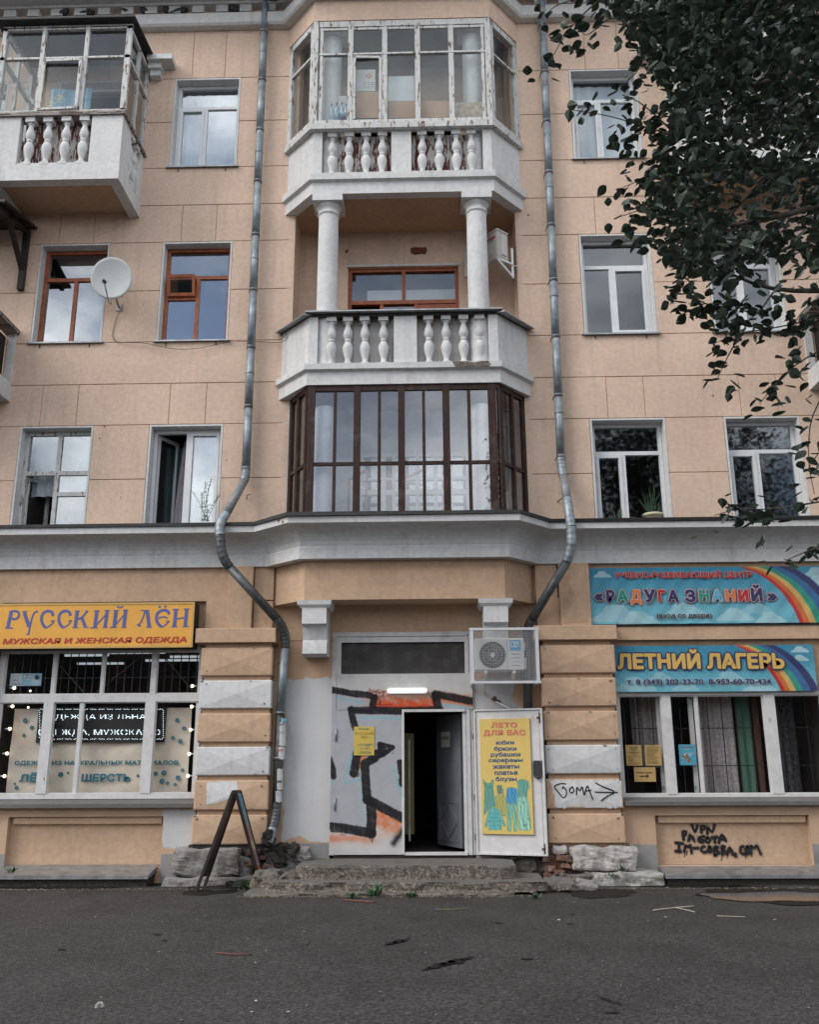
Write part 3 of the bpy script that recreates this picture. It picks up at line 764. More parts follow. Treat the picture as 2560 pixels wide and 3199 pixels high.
# --- base walls under the shop windows -------------------------------------
GRC = (.30, .29, .285); WC = (.60, .60, .60)
def basewall(x0, x1, rx0, rx1, rz0, rz1, whites, greyz):
    y = -.12
    mb = MB(); mb.box(x0, x1, -.10, .2, .0, rz0); mb.box(x0, rx0, y+.004, .2, rz0, 1.11); mb.box(rx1, x1, y+.004, .2, rz0, 1.11); mb.box(rx0, rx1, y+.004, .2, rz1, 1.11)
    mb.build('base_wall', M['lower'], BLD)
    MB().box(rx0, rx1, -.015, .2, rz0, rz1).build('recessed_panel', M['lower'], BLD)
    MB().bev(rx0+.05, rx1-.03, -.075, 0, rz1-.10, rz1-.006, .006).build('panel_lintel', M['lower'], BLD)
    def col(X, Z):
        Xw, Zw = X+X0_, Z+Z0_
        c = np.zeros(X.shape+(3,))+np.array(LOW)
        for (a, b, lo, hi) in whites:
            e = .02*nfield(Xw, Zw, 16, 3)+.008*nfield(Xw, Zw, 70, 5)
            k = smooth(-.004, .004, np.minimum(np.minimum(Xw-a, b-Xw), np.minimum(Zw-lo, hi-Zw))+e)
            c = over(c, WC, k)
        k = smooth(-.005, .005, greyz-Zw+.008*nfield(Xw, Zw, 9, 2)); c = over(c, GRC, k)
        k = smooth(.25, .9, nfield(Xw, Zw, 5, 8))*smooth(.0, .25, greyz-Zw); c = over(c, (.14, .13, .12), k*.6)
        return c
    for a, b in ((x0, rx0), (rx1, x1)):
        if b-a < .1: continue
        X0_, Z0_ = a, .0
        sheet('base_plaster', (a, y, .0), (1, 0, 0), (0, 0, 1), b-a, 1.11, int((b-a)/.012)+2, 94, col, M['patch'], BLD)
    X0_, Z0_ = rx0, rz1
    sheet('base_plaster', (rx0, y, rz1), (1, 0, 0), (0, 0, 1), rx1-rx0, 1.11-rz1, int((rx1-rx0)/.03), 10, col, M['patch'], BLD)
basewall(-9.0, -3.30, -5.90, -3.745, .335, .985, [(-3.745, -3.29, .58, 1.08)], .50)
basewall(2.55, 9.0, 2.985, 5.06, .335, .972, [], .60)
# sills of the shop windows
for a, b in ((-6.5, -3.31), (2.57, 5.7)):
    m = MB(); m.add([(a, -.24, 1.155), (b, -.24, 1.155), (b, .03, 1.215), (a, .03, 1.215), (a, -.24, 1.105), (b, -.24, 1.105), (b, .03, 1.105), (a, .03, 1.105)],
                    [(0, 1, 2, 3), (4, 7, 6, 5), (0, 4, 5, 1), (1, 5, 6, 2), (3, 2, 6, 7), (0, 3, 7, 4)])
    m.build('shop_window_sill', M['sillgrey'], BLD)
# sloping tin covers at the pavement
def cover(x0, x1, yf, zt):
    m = MB(); m.add([(x0, yf, zt-.04), (x1, yf, zt-.04), (x1, -.02, zt+.05), (x0, -.02, zt+.05), (x0, yf, zt-.085), (x1, yf, zt-.085), (x1, -.02, zt-.02), (x0, -.02, zt-.02)],
                    [(0, 1, 2, 3), (4, 7, 6, 5), (0, 4, 5, 1), (1, 5, 6, 2), (3, 2, 6, 7), (0, 3, 7, 4)])
    m.build('pavement_flashing', M['tin'], BLD)
    MB().box(x0+.03, x1-.03, yf+.06, 0, .02, zt-.075).build('light_well_wall', M['mud'], BLD)
cover(-6.6, -3.79, -.52, .305); cover(2.99, 6.2, -.46, .29)
# --- bay wall round the entrance -------------------------------------------
def colw(X, Z):
    Xw, Zw = X-2.34, Z+.10
    c = np.zeros(X.shape+(3,))+np.array(LOW)*np.array((.98, .95, .9))
    e = .03*nfield(Xw, Zw, 8, 3)+.012*nfield(Xw, Zw, 40, 6)
    k = smooth(-.005, .005, np.minimum(np.minimum(Xw+2.12, -1.3-Xw), np.minimum(Zw-.66-.06*np.sin(Xw*9), 2.86-Zw))+e); c = over(c, WC, k)
    k = smooth(-.01, .03, np.minimum(np.minimum(Xw-.5, 1.22-Xw+.10*np.sin(Zw*9)), 2.86-Zw)+e); c = over(c, (.48, .46, .46), k)
    k = smooth(.2, .8, nfield(Xw, Zw, 4.5, 1))*smooth(.0, .4, k); c = over(c, (.40, .40, .46), k*.25)
    k = smooth(-.005, .005, .62-Zw+.01*nfield(Xw, Zw, 20, 4)); c = over(c, GRC, k)
    k = smooth(.1, .9, nfield(Xw, Zw, 6, 5))*smooth(.0, .3, .62-Zw); c = over(c, (.10, .09, .08), k*.7)
    return c
def wall_with_door():
    mb = MB(); mb.box(-2.34, -1.46, .012, .25, .1, 3.95); mb.box(.55, 1.60, .012, .25, .1, 3.95); mb.box(-1.46, .55, .012, .25, 3.52, 3.95)
    mb.build('entrance_wall', M['lower'], BLD)
    sheet('entrance_plaster', (-2.34, 0, .10), (1, 0, 0), (0, 0, 1), .88, 3.29, 76, 270, colw, M['patch'], BLD)
    def c2(X, Z): return colw(X+2.89, Z)
    sheet('entrance_plaster', (.55, 0, .10), (1, 0, 0), (0, 0, 1), 1.05, 3.29, 88, 270, c2, M['patch'], BLD)
    MB().bev(-2.34, 1.6, .0, .012, 3.40, 3.95, .004).build('entrance_plaster', M['lower'], BLD)
wall_with_door()
# scrolled corbels
for cx in (-1.675, .885):
    m = MB(); m.sweep([(cx-.20, 0), (cx-.20, -.50), (cx+.20, -.50), (cx+.20, 0)], [(-.02, 3.80), (0, 3.80), (.035, 3.84), (.045, 3.90), (-.02, 3.90)]); m.box(cx-.2, cx+.2, -.5, 0, 3.802, 3.898)
    prof = [(0, 3.80), (-.50, 3.80), (-.50, 3.575), (-.40, 3.55)]+[(-.34-.035*math.sin(t), 3.36-.19*(1-math.cos(t))/1.0) for t in np.linspace(0, PI/2, 6)]+[(-.30, 3.15), (-.24, 3.14), (0, 3.155)]
    n = len(prof); w = .172
    v = [(cx-w+.0, y, z) for y, z in prof]+[(cx+w, y, z) for y, z in prof]
    m.add(v, [tuple(range(n)), tuple(reversed(range(n, 2*n)))]+[(i, (i+1) % n, n+(i+1) % n, n+i) for i in range(n)])
    m.build('corbel', M['white'], BLD)

# --- top cornice -------------------------------------------------------------
TP = [(XL-.2, 0), (-2.42, 0), (-1.88, -.60), (1.06, -.60), (1.59, 0), (XR+.2, 0)]
MB().sweep(TP, [(-.06, 14.165), (.13, 14.165), (.165, 14.20), (.165, 14.40), (-.06, 14.43)]).build('upper_cornice', M['white'], BLD)
MB().sweep(TP, [(-.05, 14.42), (.0, 14.42), (.0, 14.60), (-.05, 14.60)]).build('upper_frieze', M['upper'], BLD)
MB().sweep(TP, [(-.05, 14.60), (.16, 14.60), (.17, 14.64), (.75, 14.66), (.78, 14.90), (.90, 15.05), (.9, 15.15), (-.05, 15.2)]).build('eaves', M['white'], BLD)
den = None
def dent_row(xa, xb):
    global den
    x = xa
    while x < xb:
        if den is None: den = MB().box(x, x+.21, -.13, .0, 14.46, 14.60).build('dentil', M['white'], BLD); dx0 = x
        else:
            c = den.copy(); C.objects.link(c); c.parent = BLD; c.location = den.location+Vector((x-dent_row.x0, 0, 0)); ORG[c.name] = Vector(c.location)
        if not hasattr(dent_row, 'x0'): dent_row.x0 = x
        x += .42
dent_row(-7.9, -2.7); dent_row(1.9, 7.0)

# --- central bay: slabs, columns, parapets, glazing ----------------------------
P0 = [(-2.38, .01), (-1.86, -.58), (1.05, -.58), (1.57, .01)]
def poly_in(off, yb):
    """plan polygon of the bay, inset by off, closed along y = yb"""
    return [(-2.38+off, yb), (-2.38+off, 0), (-1.86+off*.6, -.58+off), (1.05-off*.6, -.58+off), (1.57-off, 0), (1.57-off, yb)]
def slab(z0, z1, name):
    m = MB(); m.prism(poly_in(.02, .6), z0+.03, z1-.02); s = m.build(name, M['soffit'], BLD)
    MB().sweep(P0, [(-.16, z0), (.0, z0), (.0, z0+.205), (.018, z0+.215), (.06, z0+.23), (.065, z1), (-.16, z1+.01)], closed_prof=True).build('slab_edge', M['white'], s)
    return s
slab4 = slab(10.43, 10.775, 'balcony_slab'); slab3 = slab(7.155, 7.475, 'balcony_slab')
MB().prism([(BL, 0), (BR, 0), (BR, .6), (BL, .6)], 4.9, 5.1).build('balcony_slab', M['soffit'], BLD)
# recess behind the bay
def recess(z0, z1, m, holes):
    mb = MB(); mb.box(BL-.1, BL+.005, 0.002, .62, z0, z1); mb.box(BR-.005, BR+.1, .002, .62, z0, z1)
    x = BL
    for a, b, c, d in holes:
        mb.box(x, a, .6, .8, z0, z1); mb.box(a, b, .601, .8, z0, c); mb.box(a, b, .601, .8, d, z1); x = b
    mb.box(x, BR, .6, .8, z0, z1)
    return mb.build('loggia_wall', M[m], BLD)
recess(10.7, 14.0, 'upper', [(-1.3, .5, 10.8, 13.0)])
recess(7.4, 10.5, 'upper', [(-1.37, .50, 7.5, 9.80)])
recess(5.05, 7.2, 'whiteclean', [(-1.15, .62, 5.2, 6.45)])
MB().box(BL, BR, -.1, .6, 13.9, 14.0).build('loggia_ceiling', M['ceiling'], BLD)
# canted wall over the top glazing
MB().sweep([(-2.40, .0), (-1.885, -.60), (1.065, -.60), (1.58, .0)], [(-.2, 13.76), (0, 13.76), (0, 14.17), (-.2, 14.17)], closed_prof=True).build('bay_wall', M['upper'], BLD)
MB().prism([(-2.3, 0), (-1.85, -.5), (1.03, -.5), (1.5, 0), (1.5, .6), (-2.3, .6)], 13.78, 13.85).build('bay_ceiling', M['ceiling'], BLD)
def column(x, y, z0, z1, r=.168, cap=True):
    pr = [(r*1.05, 0), (r, .02)]+[(r*(1-.06*t), t*(z1-z0-.32)) for t in np.linspace(.05, 1, 6)]
    h = z1-z0
    if cap: pr += [(r*.94, h-.30), (r*1.02, h-.295), (r*1.05, h-.275), (r*1.02, h-.26), (r*.97, h-.25), (r*.98, h-.2), (r*1.12, h-.17), (r*1.22, h-.145), (r*1.22, h-.13)]
    m = MB().lathe(pr, (x, y, z0), 28)
    if cap: m.box(x-.24, x+.24, y-.24, y+.24, z1-.13, z1)
    m.build('column', M['white'], BLD)
for x in (-1.60, .77):
    column(x, -.36, 7.5, 10.44); column(x, -.30, 10.78, 13.82, cap=True); column(x, -.28, 5.05, 7.2, cap=False)
BALP = None
def baluster_mesh():
    pr = [(.052, .0), (.062, .02), (.060, .04), (.040, .06), (.045, .11), (.068, .19), (.079, .26), (.077, .31), (.055, .365), (.040, .385),
          (.050, .392), (.050, .412), (.040, .42), (.052, .44), (.070, .48), (.073, .52), (.062, .57), (.042, .63), (.036, .67), (.040, .685), (.052, .695), (.052, .715), (.045, .72)]
    m = MB(); m.lathe(pr, (0, 0, .0), 18); m.box(-.075, .075, -.07, .07, .72, .80); m.box(-.07, .07, -.06, .06, -.02, .02)
    return m
def balusters(parent, pts, z, sc=1.0):
    global BALP
    for i, (x, y) in enumerate(pts):
        if BALP is None:
            BALP = baluster_mesh().build('baluster', M['white'], None, origin=(0, 0, 0)).data
            bpy.data.objects.remove(bpy.data.objects['baluster'])
        o = bpy.data.objects.new('baluster', BALP); link(o, parent); o.location = Vector((x, y, z))-org(parent)
        o.scale = (1, 1, sc); o.rotation_euler = (random.uniform(-.01, .01), random.uniform(-.012, .012), random.uniform(-.06, .06)); ORG[o.name] = Vector((x, y, z))
def bay_parapet(zb, zt, bxs, solids, boardmat, nm):
    m = MB(); th = .10; y = -.555
    m.sweep([(-2.345, 0), (-1.845, -.555), (-1.71, -.555)], [(-th, zb), (0, zb), (0, zt), (-th, zt)], closed_prof=True)
    m.sweep([(.895, -.555), (1.035, -.555), (1.535, 0)], [(-th, zb), (0, zb), (0, zt), (-th, zt)], closed_prof=True)
    for a, b in solids: m.box(a, b, y+.001, y+th, zb, zt)
    m.box(-1.71, .895, y+.012, y+th, zb, zb+.025)
    p = m.build('parapet', M['white'], BLD)
    balusters(p, [(x, -.485) for x in bxs], zb+.03, (zt-zb-.03)/.80)
    brd = []
    x = -1.72
    for i, a in enumerate((-1.70, -1.46, -1.18, -.93, -.76, -.575, -.26, -.02, .12, .36, .55, .74)):
        b = (-1.46, -1.18, -.93, -.76, -.575, -.26, -.02, .12, .36, .55, .74, .9)[i]
        if b-a < .05: continue
        jj = random.uniform(0, .012)
        MB().box(a+.003, b-.003, -.405+jj, -.385+jj, zb, zt+.01).build('board', boardmat, p)
    return p
def xs_at(t, us, v, y): return [t(u, v, y).x for u in us]
ZB = ZT(800, 0, 1.8158); ZC = ZT(800, 900, 1.8158)
par4 = bay_parapet(10.775, 11.60, xs_at(ZB, (432, 527, 625, 715, 943, 1040, 1138, 1225), 850, -.5), [(-.585, -.262)], M['peelred'], 4)
par3 = bay_parapet(7.475, 8.30, xs_at(ZC, (427, 522, 620, 725, 982, 1080, 1178, 1270), 290, -.5), [(-.545, -.195)], M['whiteboard'], 3)
# tin coping of the open balcony
m = MB(); m.sweep([(-1.90, -.60), (1.12, -.60)], [(-.2, 8.355), (.06, 8.345), (.06, 8.325), (-.2, 8.325)], closed_prof=True); m.build('coping', M['tin'], BLD)
for s, (a, b) in ((1, ((-2.42, -.02), (-1.88, -.64))), (2, ((1.10, -.64), (1.62, -.02)))):
    m = MB(); m.sweep([a, b], [(-.18, 8.33), (.05, 8.29), (.05, 8.275), (-.18, 8.31)], closed_prof=True); m.build('coping', M['tin'], BLD)
MB().sweep([(-2.36, 0), (-1.85, -.565), (1.04, -.565), (1.55, 0)], [(-.14, 8.295), (.015, 8.285), (.01, 8.315), (-.14, 8.325)], closed_prof=True).build('coping_dark_band', M['mud'], BLD)  # dark band under the tin coping

def facet(parent, A, B, z0, z1, posts, rails, fm, gm, th=.06, gl_in=.03, pane_skip=(), tone=None):
    """posts (s, width, proud, z_from, z_to) and rails (z, height, s_from, s_to, proud) on the plan segment A-B; panes fill the cells"""
    A = Vector((*A, 0)); B = Vector((*B, 0)); d = (B-A); L = d.length; d.normalize(); n = Vector((d.y, -d.x, 0))
    def hx(s0, s1, za, zb, f, b):
        m = MB(); p = []
        for z in (za, zb):
            for s, o in ((s0, f), (s1, f), (s1, -b), (s0, -b)):
                q = A+d*s+n*o; p.append((q.x, q.y, z))
        m.hexa(p); return m
    for s, w, pr, za, zb in posts: hx(s-w/2, s+w/2, za, zb, pr, th).build('glazing_post', fm, parent)
    for z, h, s0, s1, pr in rails: hx(s0, s1, z-h/2, z+h/2, pr, th-.004).build('glazing_bar', fm, parent)
    sx = sorted({0.0, L} | {s for s, w, pr, a, b in posts if b-a > .8*(z1-z0)})
    zx = sorted({z0, z1} | {z for z, h, s0, s1, pr in rails if s1-s0 > .8*L})
    i = 0
    for a, b in zip(sx[:-1], sx[1:]):
        if b-a < .08: continue
        for c, e in zip(zx[:-1], zx[1:]):
            if e-c < .08: continue
            i += 1
            if i in pane_skip: continue
            tw = random.uniform(-.004, .004)
            hx(a+.004, b-.004, c+.004, e-.004, -gl_in+.003, gl_in+.003).build('pane', gm, parent)
# top glazing, old white frames

zt0, zt1 = 11.72, 13.74
gz = MB().sweep([(-2.385, .0), (-1.88, -.60), (1.06, -.60), (1.565, .0)], [(-.09, 11.60), (.045, 11.60), (.05, 11.70), (-.09, 11.73)], closed_prof=True).build('bay_glazing', M['oldwhite'], BLD)
fx = lambda us: [x+1.88 for x in xs_at(ZB, us, 300, -.6)]
p1 = fx((332, 362, 537, 730, 916, 1107, 1290, 1325))
posts = [(p1[0]+.02, .085, .01, zt0, zt1), (p1[1]+.03, .05, -.01, zt0, zt1)]+[(s, .085, -.006 if i % 2 else .004, zt0, zt1) for i, s in enumerate(p1[2:6])]+[(p1[6]-.01, .05, -.01, zt0, zt1), (2.90, .085, .01, zt0, zt1)]
ztr = ZB(600, 305, -.6).z
rails = [(zt1-.055, .11, 0, 2.94, .0), (zt1-.14, .05, .09, 2.86, -.015), (ztr, .032, .09, 2.86, .0), (zt0+.03, .06, 0, 2.94, .012)]
facet(gz, (-1.88, -.6), (1.06, -.6), zt0, zt1, posts, rails, M['oldwhite'], M['glassold'])
# opened sash in the second light
facet(gz, (-1.88+p1[2]+.05, -.625), (-1.88+p1[3]-.05, -.60), zt0+.06, ztr-.05, [(.02, .04, .0, zt0+.07, ztr-.06), (p1[3]-p1[2]-.12, .04, .0, zt0+.07, ztr-.06)], [(ztr-.075, .04, 0, p1[3]-p1[2]-.1, 0)], M['oldwhite'], M['glassold'], th=.03, pane_skip=(1, 2, 3, 4, 5, 6))
for A_, B_ in (((-2.385, 0), (-1.88, -.6)), ((1.06, -.6), (1.565, 0))):
    L_ = math.hypot(.505, .6)
    facet(gz, A_, B_, zt0, zt1, [(.05, .10, .0, zt0, zt1), (L_-.05, .10, .0, zt0, zt1)], [(zt1-.055, .11, 0, L_, .0), (zt0+.04, .08, 0, L_, .01), (ztr, .04, .1, L_-.1, 0)], M['oldwhite'], M['glassold'])
# brown glazing
zb0, zb1 = 5.10, 7.15
gb = MB().sweep([(-2.19, .0), (-1.855, -.55), (1.03, -.55), (1.46, .0)], [(-.08, 5.05), (.03, 5.05), (.03, 5.16), (-.08, 5.16)], closed_prof=True).build('bay_glazing', M['brown'], BLD)
tops = xs_at(ZC, (310, 447, 573, 700, 826, 953, 1081, 1212, 1345), 800, -.55)
wd = [.11, .045, .10, .045, .10, .045, .105, .05, .12]
posts = [(x+1.855, w, .012 if w > .08 else -.01, zb0, zb1) for x, w in zip(tops, wd)]
ztb = 5.92
facet(gb, (-1.855, -.55), (1.03, -.55), zb0, zb1, posts, [(zb1-.04, .09, 0, 2.885, .0), (ztb, .05, 0, 2.885, -.008)], M['brown'], M['glassbay'])
facet(gb, (-2.19, 0), (-1.855, -.55), zb0, zb1, [(.04, .07, 0, zb0, zb1), (.30, .07, 0, zb0, zb1), (.62, .06, 0, zb0, zb1)], [(zb1-.04, .08, 0, .644, 0), (ztb, .05, 0, .644, -.005)], M['brown'], M['glassbay'])
facet(gb, (1.03, -.55), (1.46, 0), zb0, zb1, [(.04, .09, 0, zb0, zb1), (.36, .05, 0, zb0, zb1), (.66, .07, 0, zb0, zb1)], [(zb1-.04, .08, 0, .698, 0), (ztb, .05, 0, .698, -.005)], M['brown'], M['glassbay'])
# door and window at the back of the open balcony
lw = MB(); a, b, c, d = -1.37, .50, 7.5, 9.80
lw.box(a, a+.06, .66, .74, c, d); lw.box(b-.06, b, .66, .74, c, d); lw.box(a+.06, b-.06, .661, .74, d-.06, d); lw.box(a+.06, b-.06, .655, .742, 9.13, 9.20)
lw.box(-.46, -.40, .664, .738, 9.2, d-.06); lw.box(-.83, -.77, .664, .738, c, 9.13); lw.box(-.25, -.19, .664, .738, c, 9.13)
lwo = lw.build('window', M['orangewood'], BLD)
MB().box(-.19, .44, .67, .72, c, 9.12).build('door_leaf', M['orangewood'], lwo)
for q in ((a+.06, -.46, 9.20, d-.06), (-.40, b-.06, 9.20, d-.06), (-.77, -.25, 8.4, 9.10)): MB().box(q[0], q[1], .70, .705, q[2], q[3]).build('pane', M['glassR'], lwo)
MB().box(-1.05+.0, -.46, .715, .72, 9.21, 9.42).build('lace_strip', flat('lace', (.45, .45, .47)), lwo); MB().box(-.40, .44, .715, .72, 9.21, 9.42).build('lace_strip', bpy.data.materials['lace'], lwo)
rb = MB(); rb.add([(-1.6, .8, 7.4), (.7, .8, 7.4), (.7, 3, 7.4), (-1.6, 3, 7.4), (-1.6, .8, 10), (.7, .8, 10), (.7, 3, 10), (-1.6, 3, 10)], [(0, 1, 2, 3), (7, 6, 5, 4), (1, 5, 6, 2), (2, 6, 7, 3), (3, 7, 4, 0)]); rb.build('room_interior', M['roomdark'], lwo, calc=False)
MB().sweep([(-1.41, .6), (-1.41, .585), (.54, .585), (.54, .6)], [(0, 9.8), (0, 9.84)]).build('reveal', M['whiteclean'], lwo)
# windows behind the brown glazing
lw = MB()
for x in (-1.15, -.78, -.62, -.25, .04, .28, .56): lw.box(x, x+.06, .55, .64, 5.2, 6.45)
lw.box(-1.09, .56, .552, .638, 6.39, 6.45); lw.box(-1.09, .56, .553, .637, 5.76, 5.84); lw.box(-1.09, .56, .554, .636, 6.0, 6.04)
lwo = lw.build('window', M['pvc'], BLD)
for q in ((-1.09, -.78), (-.56, -.25), (-.19, .04), (.1, .28), (.34, .56)): MB().box(q[0], q[1], .60, .606, 5.2, 6.39).build('pane', M['glassbay'], lwo)
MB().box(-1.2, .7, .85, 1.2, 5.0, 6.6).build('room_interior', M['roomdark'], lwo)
for x in (-1.30, -.42):
    m = MB(); m.bar((x, .5, 5.2), (x, .5, 6.0), .03); m.bar((x, .5, 6.0), (x+.3, .2, 6.05), .03); m.bar((x+.3, .2, 6.05), (x+.3, .2, 5.2), .03); m.build('open_casement', M['orangewood'], lwo)

# --- side balconies -------------------------------------------------------------
def side_balcony(x0, x1, glazed, zoff=0.0, left=True):
    """front parapet balcony, 1.08 m deep"""
    Y = -1.08; z0 = 10.44+zoff; z1 = 10.71+zoff; zp = 11.60+zoff
    m = MB(); m.box(x0, x1, Y, Y+.17, z0, z1); m.box(x1-.17, x1, Y+.17, 0, z0, z1); m.box(x0, x0+.17, Y+.17, 0, z0, z1)
    bal = m.build('balcony', M['white'], BLD)
    MB().box(x0+.17, x1-.17, Y+.17, 0, z0+.09, z1).build('balcony_floor', M['soffit'], bal)
    c = (x0+x1)/2
    m = MB(); m.box(x0+.01, c-.58, Y+.01, Y+.13, z1, zp); m.box(c+.56, x1-.01, Y+.01, Y+.13, z1, zp); m.box(c-.58, c+.56, Y+.02, Y+.13, z1, z1+.05)
    for xs in ((x1-.13, x1-.012), (x0+.012, x0+.13)):
        m.box(xs[0], xs[1], Y+.13, Y+.42, z1, zp); m.box(xs[0], xs[1], -.14 if glazed else -.04, 0, z1, zp); m.box(xs[0], xs[1], Y+.42, -.14 if glazed else -.04, z1, z1+.04)
    m.build('parapet', M['white'], bal)
    balusters(bal, [(c-.43+.285*i, Y+.075) for i in range(4)], z1+.05, (zp-z1-.05)/.8)
    for xs in ((x1-.07, x0+.07) if glazed else ()): balusters(bal, [(xs, -.56), (xs, -.30)], z1+.04, (zp-z1-.04)/.8)
    for i in range(5): MB().box(c-.58+.23*i+.003, c-.58+.23*(i+1)-.003, Y+.19+random.uniform(0, .01), Y+.21, z1, zp).build('board', M['peelred'], bal)
    m = MB(); m.sweep([(x0, 0), (x0, Y), (x1, Y), (x1, 0)], [(-.2, zp), (.03, zp), (.035, zp+.045), (.01, zp+.09), (-.2, zp+.09)], closed_prof=True); m.build('hand_rail', M['weather'], bal)
    if glazed:
        ga, gb_ = zp+.09, 13.34+zoff; L = x1-x0; zt = ga+1.02
        g = MB().add([(x0-.10, Y-.12, gb_+.03), (x1+.08, Y-.12, gb_+.03), (x1+.10, .0, gb_+.14), (x0-.1, .0, gb_+.14), (x0-.10, Y-.12, gb_+.06), (x1+.08, Y-.12, gb_+.06), (x1+.1, .0, gb_+.17), (x0-.1, .0, gb_+.17)],
                     [(0, 3, 2, 1), (4, 5, 6, 7), (0, 1, 5, 4), (1, 2, 6, 5), (2, 3, 7, 6), (3, 0, 4, 7)]).build('balcony_roof', M['roofing'], bal)
        GL = MB().box(x0, x1, Y+.03, Y+.09, gb_-.02, gb_+.03).build('balcony_glazing', M['oldwhite'], BLD)
        facet(GL, (x0, Y+.03), (x1, Y+.03), ga, gb_, [(.035, .07, .0, ga, gb_), (L*.325, .065, .01, ga, gb_), (L*.66, .065, .01, ga, gb_), (L-.045, .09, .0, ga, gb_)],
              [(ga+.025, .05, 0, L, .0), (gb_-.025, .05, 0, L, 0), (zt+.03, .035, 0, L, 0.0)], M['oldwhite'], M['glassold'])
        facet(GL, (x0+L*.325+.03, Y+.0), (x0+L*.66-.03, Y-.02), ga+.03, zt-.02, [(.025, .05, 0, ga+.04, zt-.02), (L*.335-.085, .05, 0, ga+.04, zt-.02)], [(zt-.045, .045, 0, L*.335-.06, 0), (ga+.055, .04, 0, L*.335-.06, 0)], M['oldwhite'], M['glassold'], th=.03, pane_skip=(1, 2, 3, 4, 5, 6, 7))
        for A_, B_ in (((x1-.02, Y+.03), (x1-.02, 0)), ((x0+.02, 0), (x0+.02, Y+.03))):
            facet(GL, A_, B_, ga, gb_, [(.04, .07, 0, ga, gb_), (.54, .055, 0, ga, gb_), (1.0, .07, 0, ga, gb_)], [(ga+.03, .06, 0, 1.05, 0), (gb_-.03, .06, 0, 1.05, 0), (zt+.03, .06, 0, 1.05, .01)], M['oldwhite'], M['glassold'])
        MB().box(x1-.12, x1-.10, Y+.15, -.05, ga, zt-.05).build('plywood_panel', flat('plywood', (.20, .09, .04)), bal)
    return bal
side_balcony(-6.93, -4.80, True)
side_balcony(4.03, 6.16, True)
b3 = side_balcony(-8.85, -6.62, False, -3.25)
b3r = side_balcony(5.85, 8.08, False, -3.25)
for p_, x_ in ((b3, -6.82), (b3r, 6.02)): MB().box(x_, x_+.02, -.95, -.02, 7.46, 8.3).build('board', M['blackwood'], p_)  # dark sheets added so the open balcony sides look shaded inside
# stone brackets on the wall beside the top balconies
for cx, d in ((-4.70, 1), (3.93, -1)):
    m = MB(); m.box(cx-.1, cx+.33, -.28, 0, 13.36, 13.46) if d > 0 else m.box(cx-.33, cx+.1, -.28, 0, 13.36, 13.46)
    xx = (cx-.1, cx+.12) if d > 0 else (cx-.12, cx+.1)
    m.box(*xx, -.20, 0, 13.25, 13.36); m.box(xx[0]+.02, xx[1]-.02, -.14, 0, 13.14, 13.25)
    m.build('wall_bracket', M['white'], BLD)
# dark timber canopy over the far left balcony
m = MB(); xr = -6.50
m.add([(-9.0, -1.15, 10.02), (xr, -1.15, 10.02), (xr, -.0, 10.26), (-9.0, 0, 10.26), (-9.0, -1.15, 10.06), (xr, -1.15, 10.06), (xr, 0, 10.30), (-9, 0, 10.30)], [(0, 3, 2, 1), (4, 5, 6, 7), (0, 1, 5, 4), (1, 2, 6, 5), (2, 3, 7, 6), (3, 0, 4, 7)])
can = m.build('canopy', M['darkmetal'], BLD)
m = MB(); m.bar((-6.64, -.05, 9.12), (-6.64, -.05, 10.2), .09); m.bar((-6.64, -.05, 9.45), (-6.64, -.75, 10.06), .07); m.bar((-6.64, -.1, 10.16), (-6.64, -1.1, 9.98), .07); m.build('canopy_bracket', M['blackwood'], can)
# ================================================================== ENTRANCE
Z4 = ZT(850, 1850, 1.9167); ZG = ZT(1000, 2100, 3.45)
def to_px(x0, y0, s):
    """vectorised picture position of world points, in the coordinates strokes were measured in"""
    def f(X, Y, Z):
        v = np.stack([X, Y+DIST, Z-EYE], -1); d = v@_F
        u = 1280+F_PX*(v@_Rr)/d; w = 1599.5-F_PX*(v@_Ur)/d
        return (u-x0)*s, (w-y0)*s
    return f
DX0, DX1, DZ0, DZ1 = -1.46, .55, .465, 3.515
m = MB()
for i, (o, y) in enumerate(((0, -.012), (.022, -.026), (.044, -.04))):
    e = .02
    m.box(DX0+o, DX0+o+e, y, .05, DZ0, DZ1-o); m.box(DX0+o+e, DX1-o-e, y+.001, .05, DZ1-o-e, DZ1-o)
m.box(DX0+.066, DX0+.12, -.02, .05, DZ0, DZ1-.066); m.box(DX1-.10, DX1-.045, -.03, .06, DZ0, DZ1-.066); m.box(DX1-.04, DX1, -.012, .05, DZ0, DZ1)
m.box(DX0+.12, DX1-.10, -.02, .05, DZ1-.15, DZ1-.066)
zt = Z4(600, 498, 0).z; ztt = Z4(600, 300, 0).z
xa, xb = Z4(415, 400, 0).x, Z4(1175, 400, 0).x
m.box(DX0+.12, xa, -.022, .05, zt, DZ1-.15); m.box(xb, DX1-.10, -.022, .05, zt, DZ1-.15); m.box(xa, xb, -.021, .05, ztt, DZ1-.15)
m.box(DX0+.12, DX1-.10, -.024, .05, 2.905, zt)
frame = m.build('door_frame', M['shopwhite'], BLD)
MB().box(xa, xb, .02, .026, zt, ztt).build('transom_pane', M['glassdusty'], frame)
MB().box(DX0+.05, DX1-.02, .06, .3, .30, DZ0+.02).build('threshold', M['concrete'], BLD)
BLK = (.018, .017, .02); CY = (.20, .46, .50); ORA = (.62, .20, .07); RED = (.62, .07, .025); DW = (.56, .55, .54); GRY = (.37, .38, .42)
PXG = to_px(1000, 2100, 3.45)
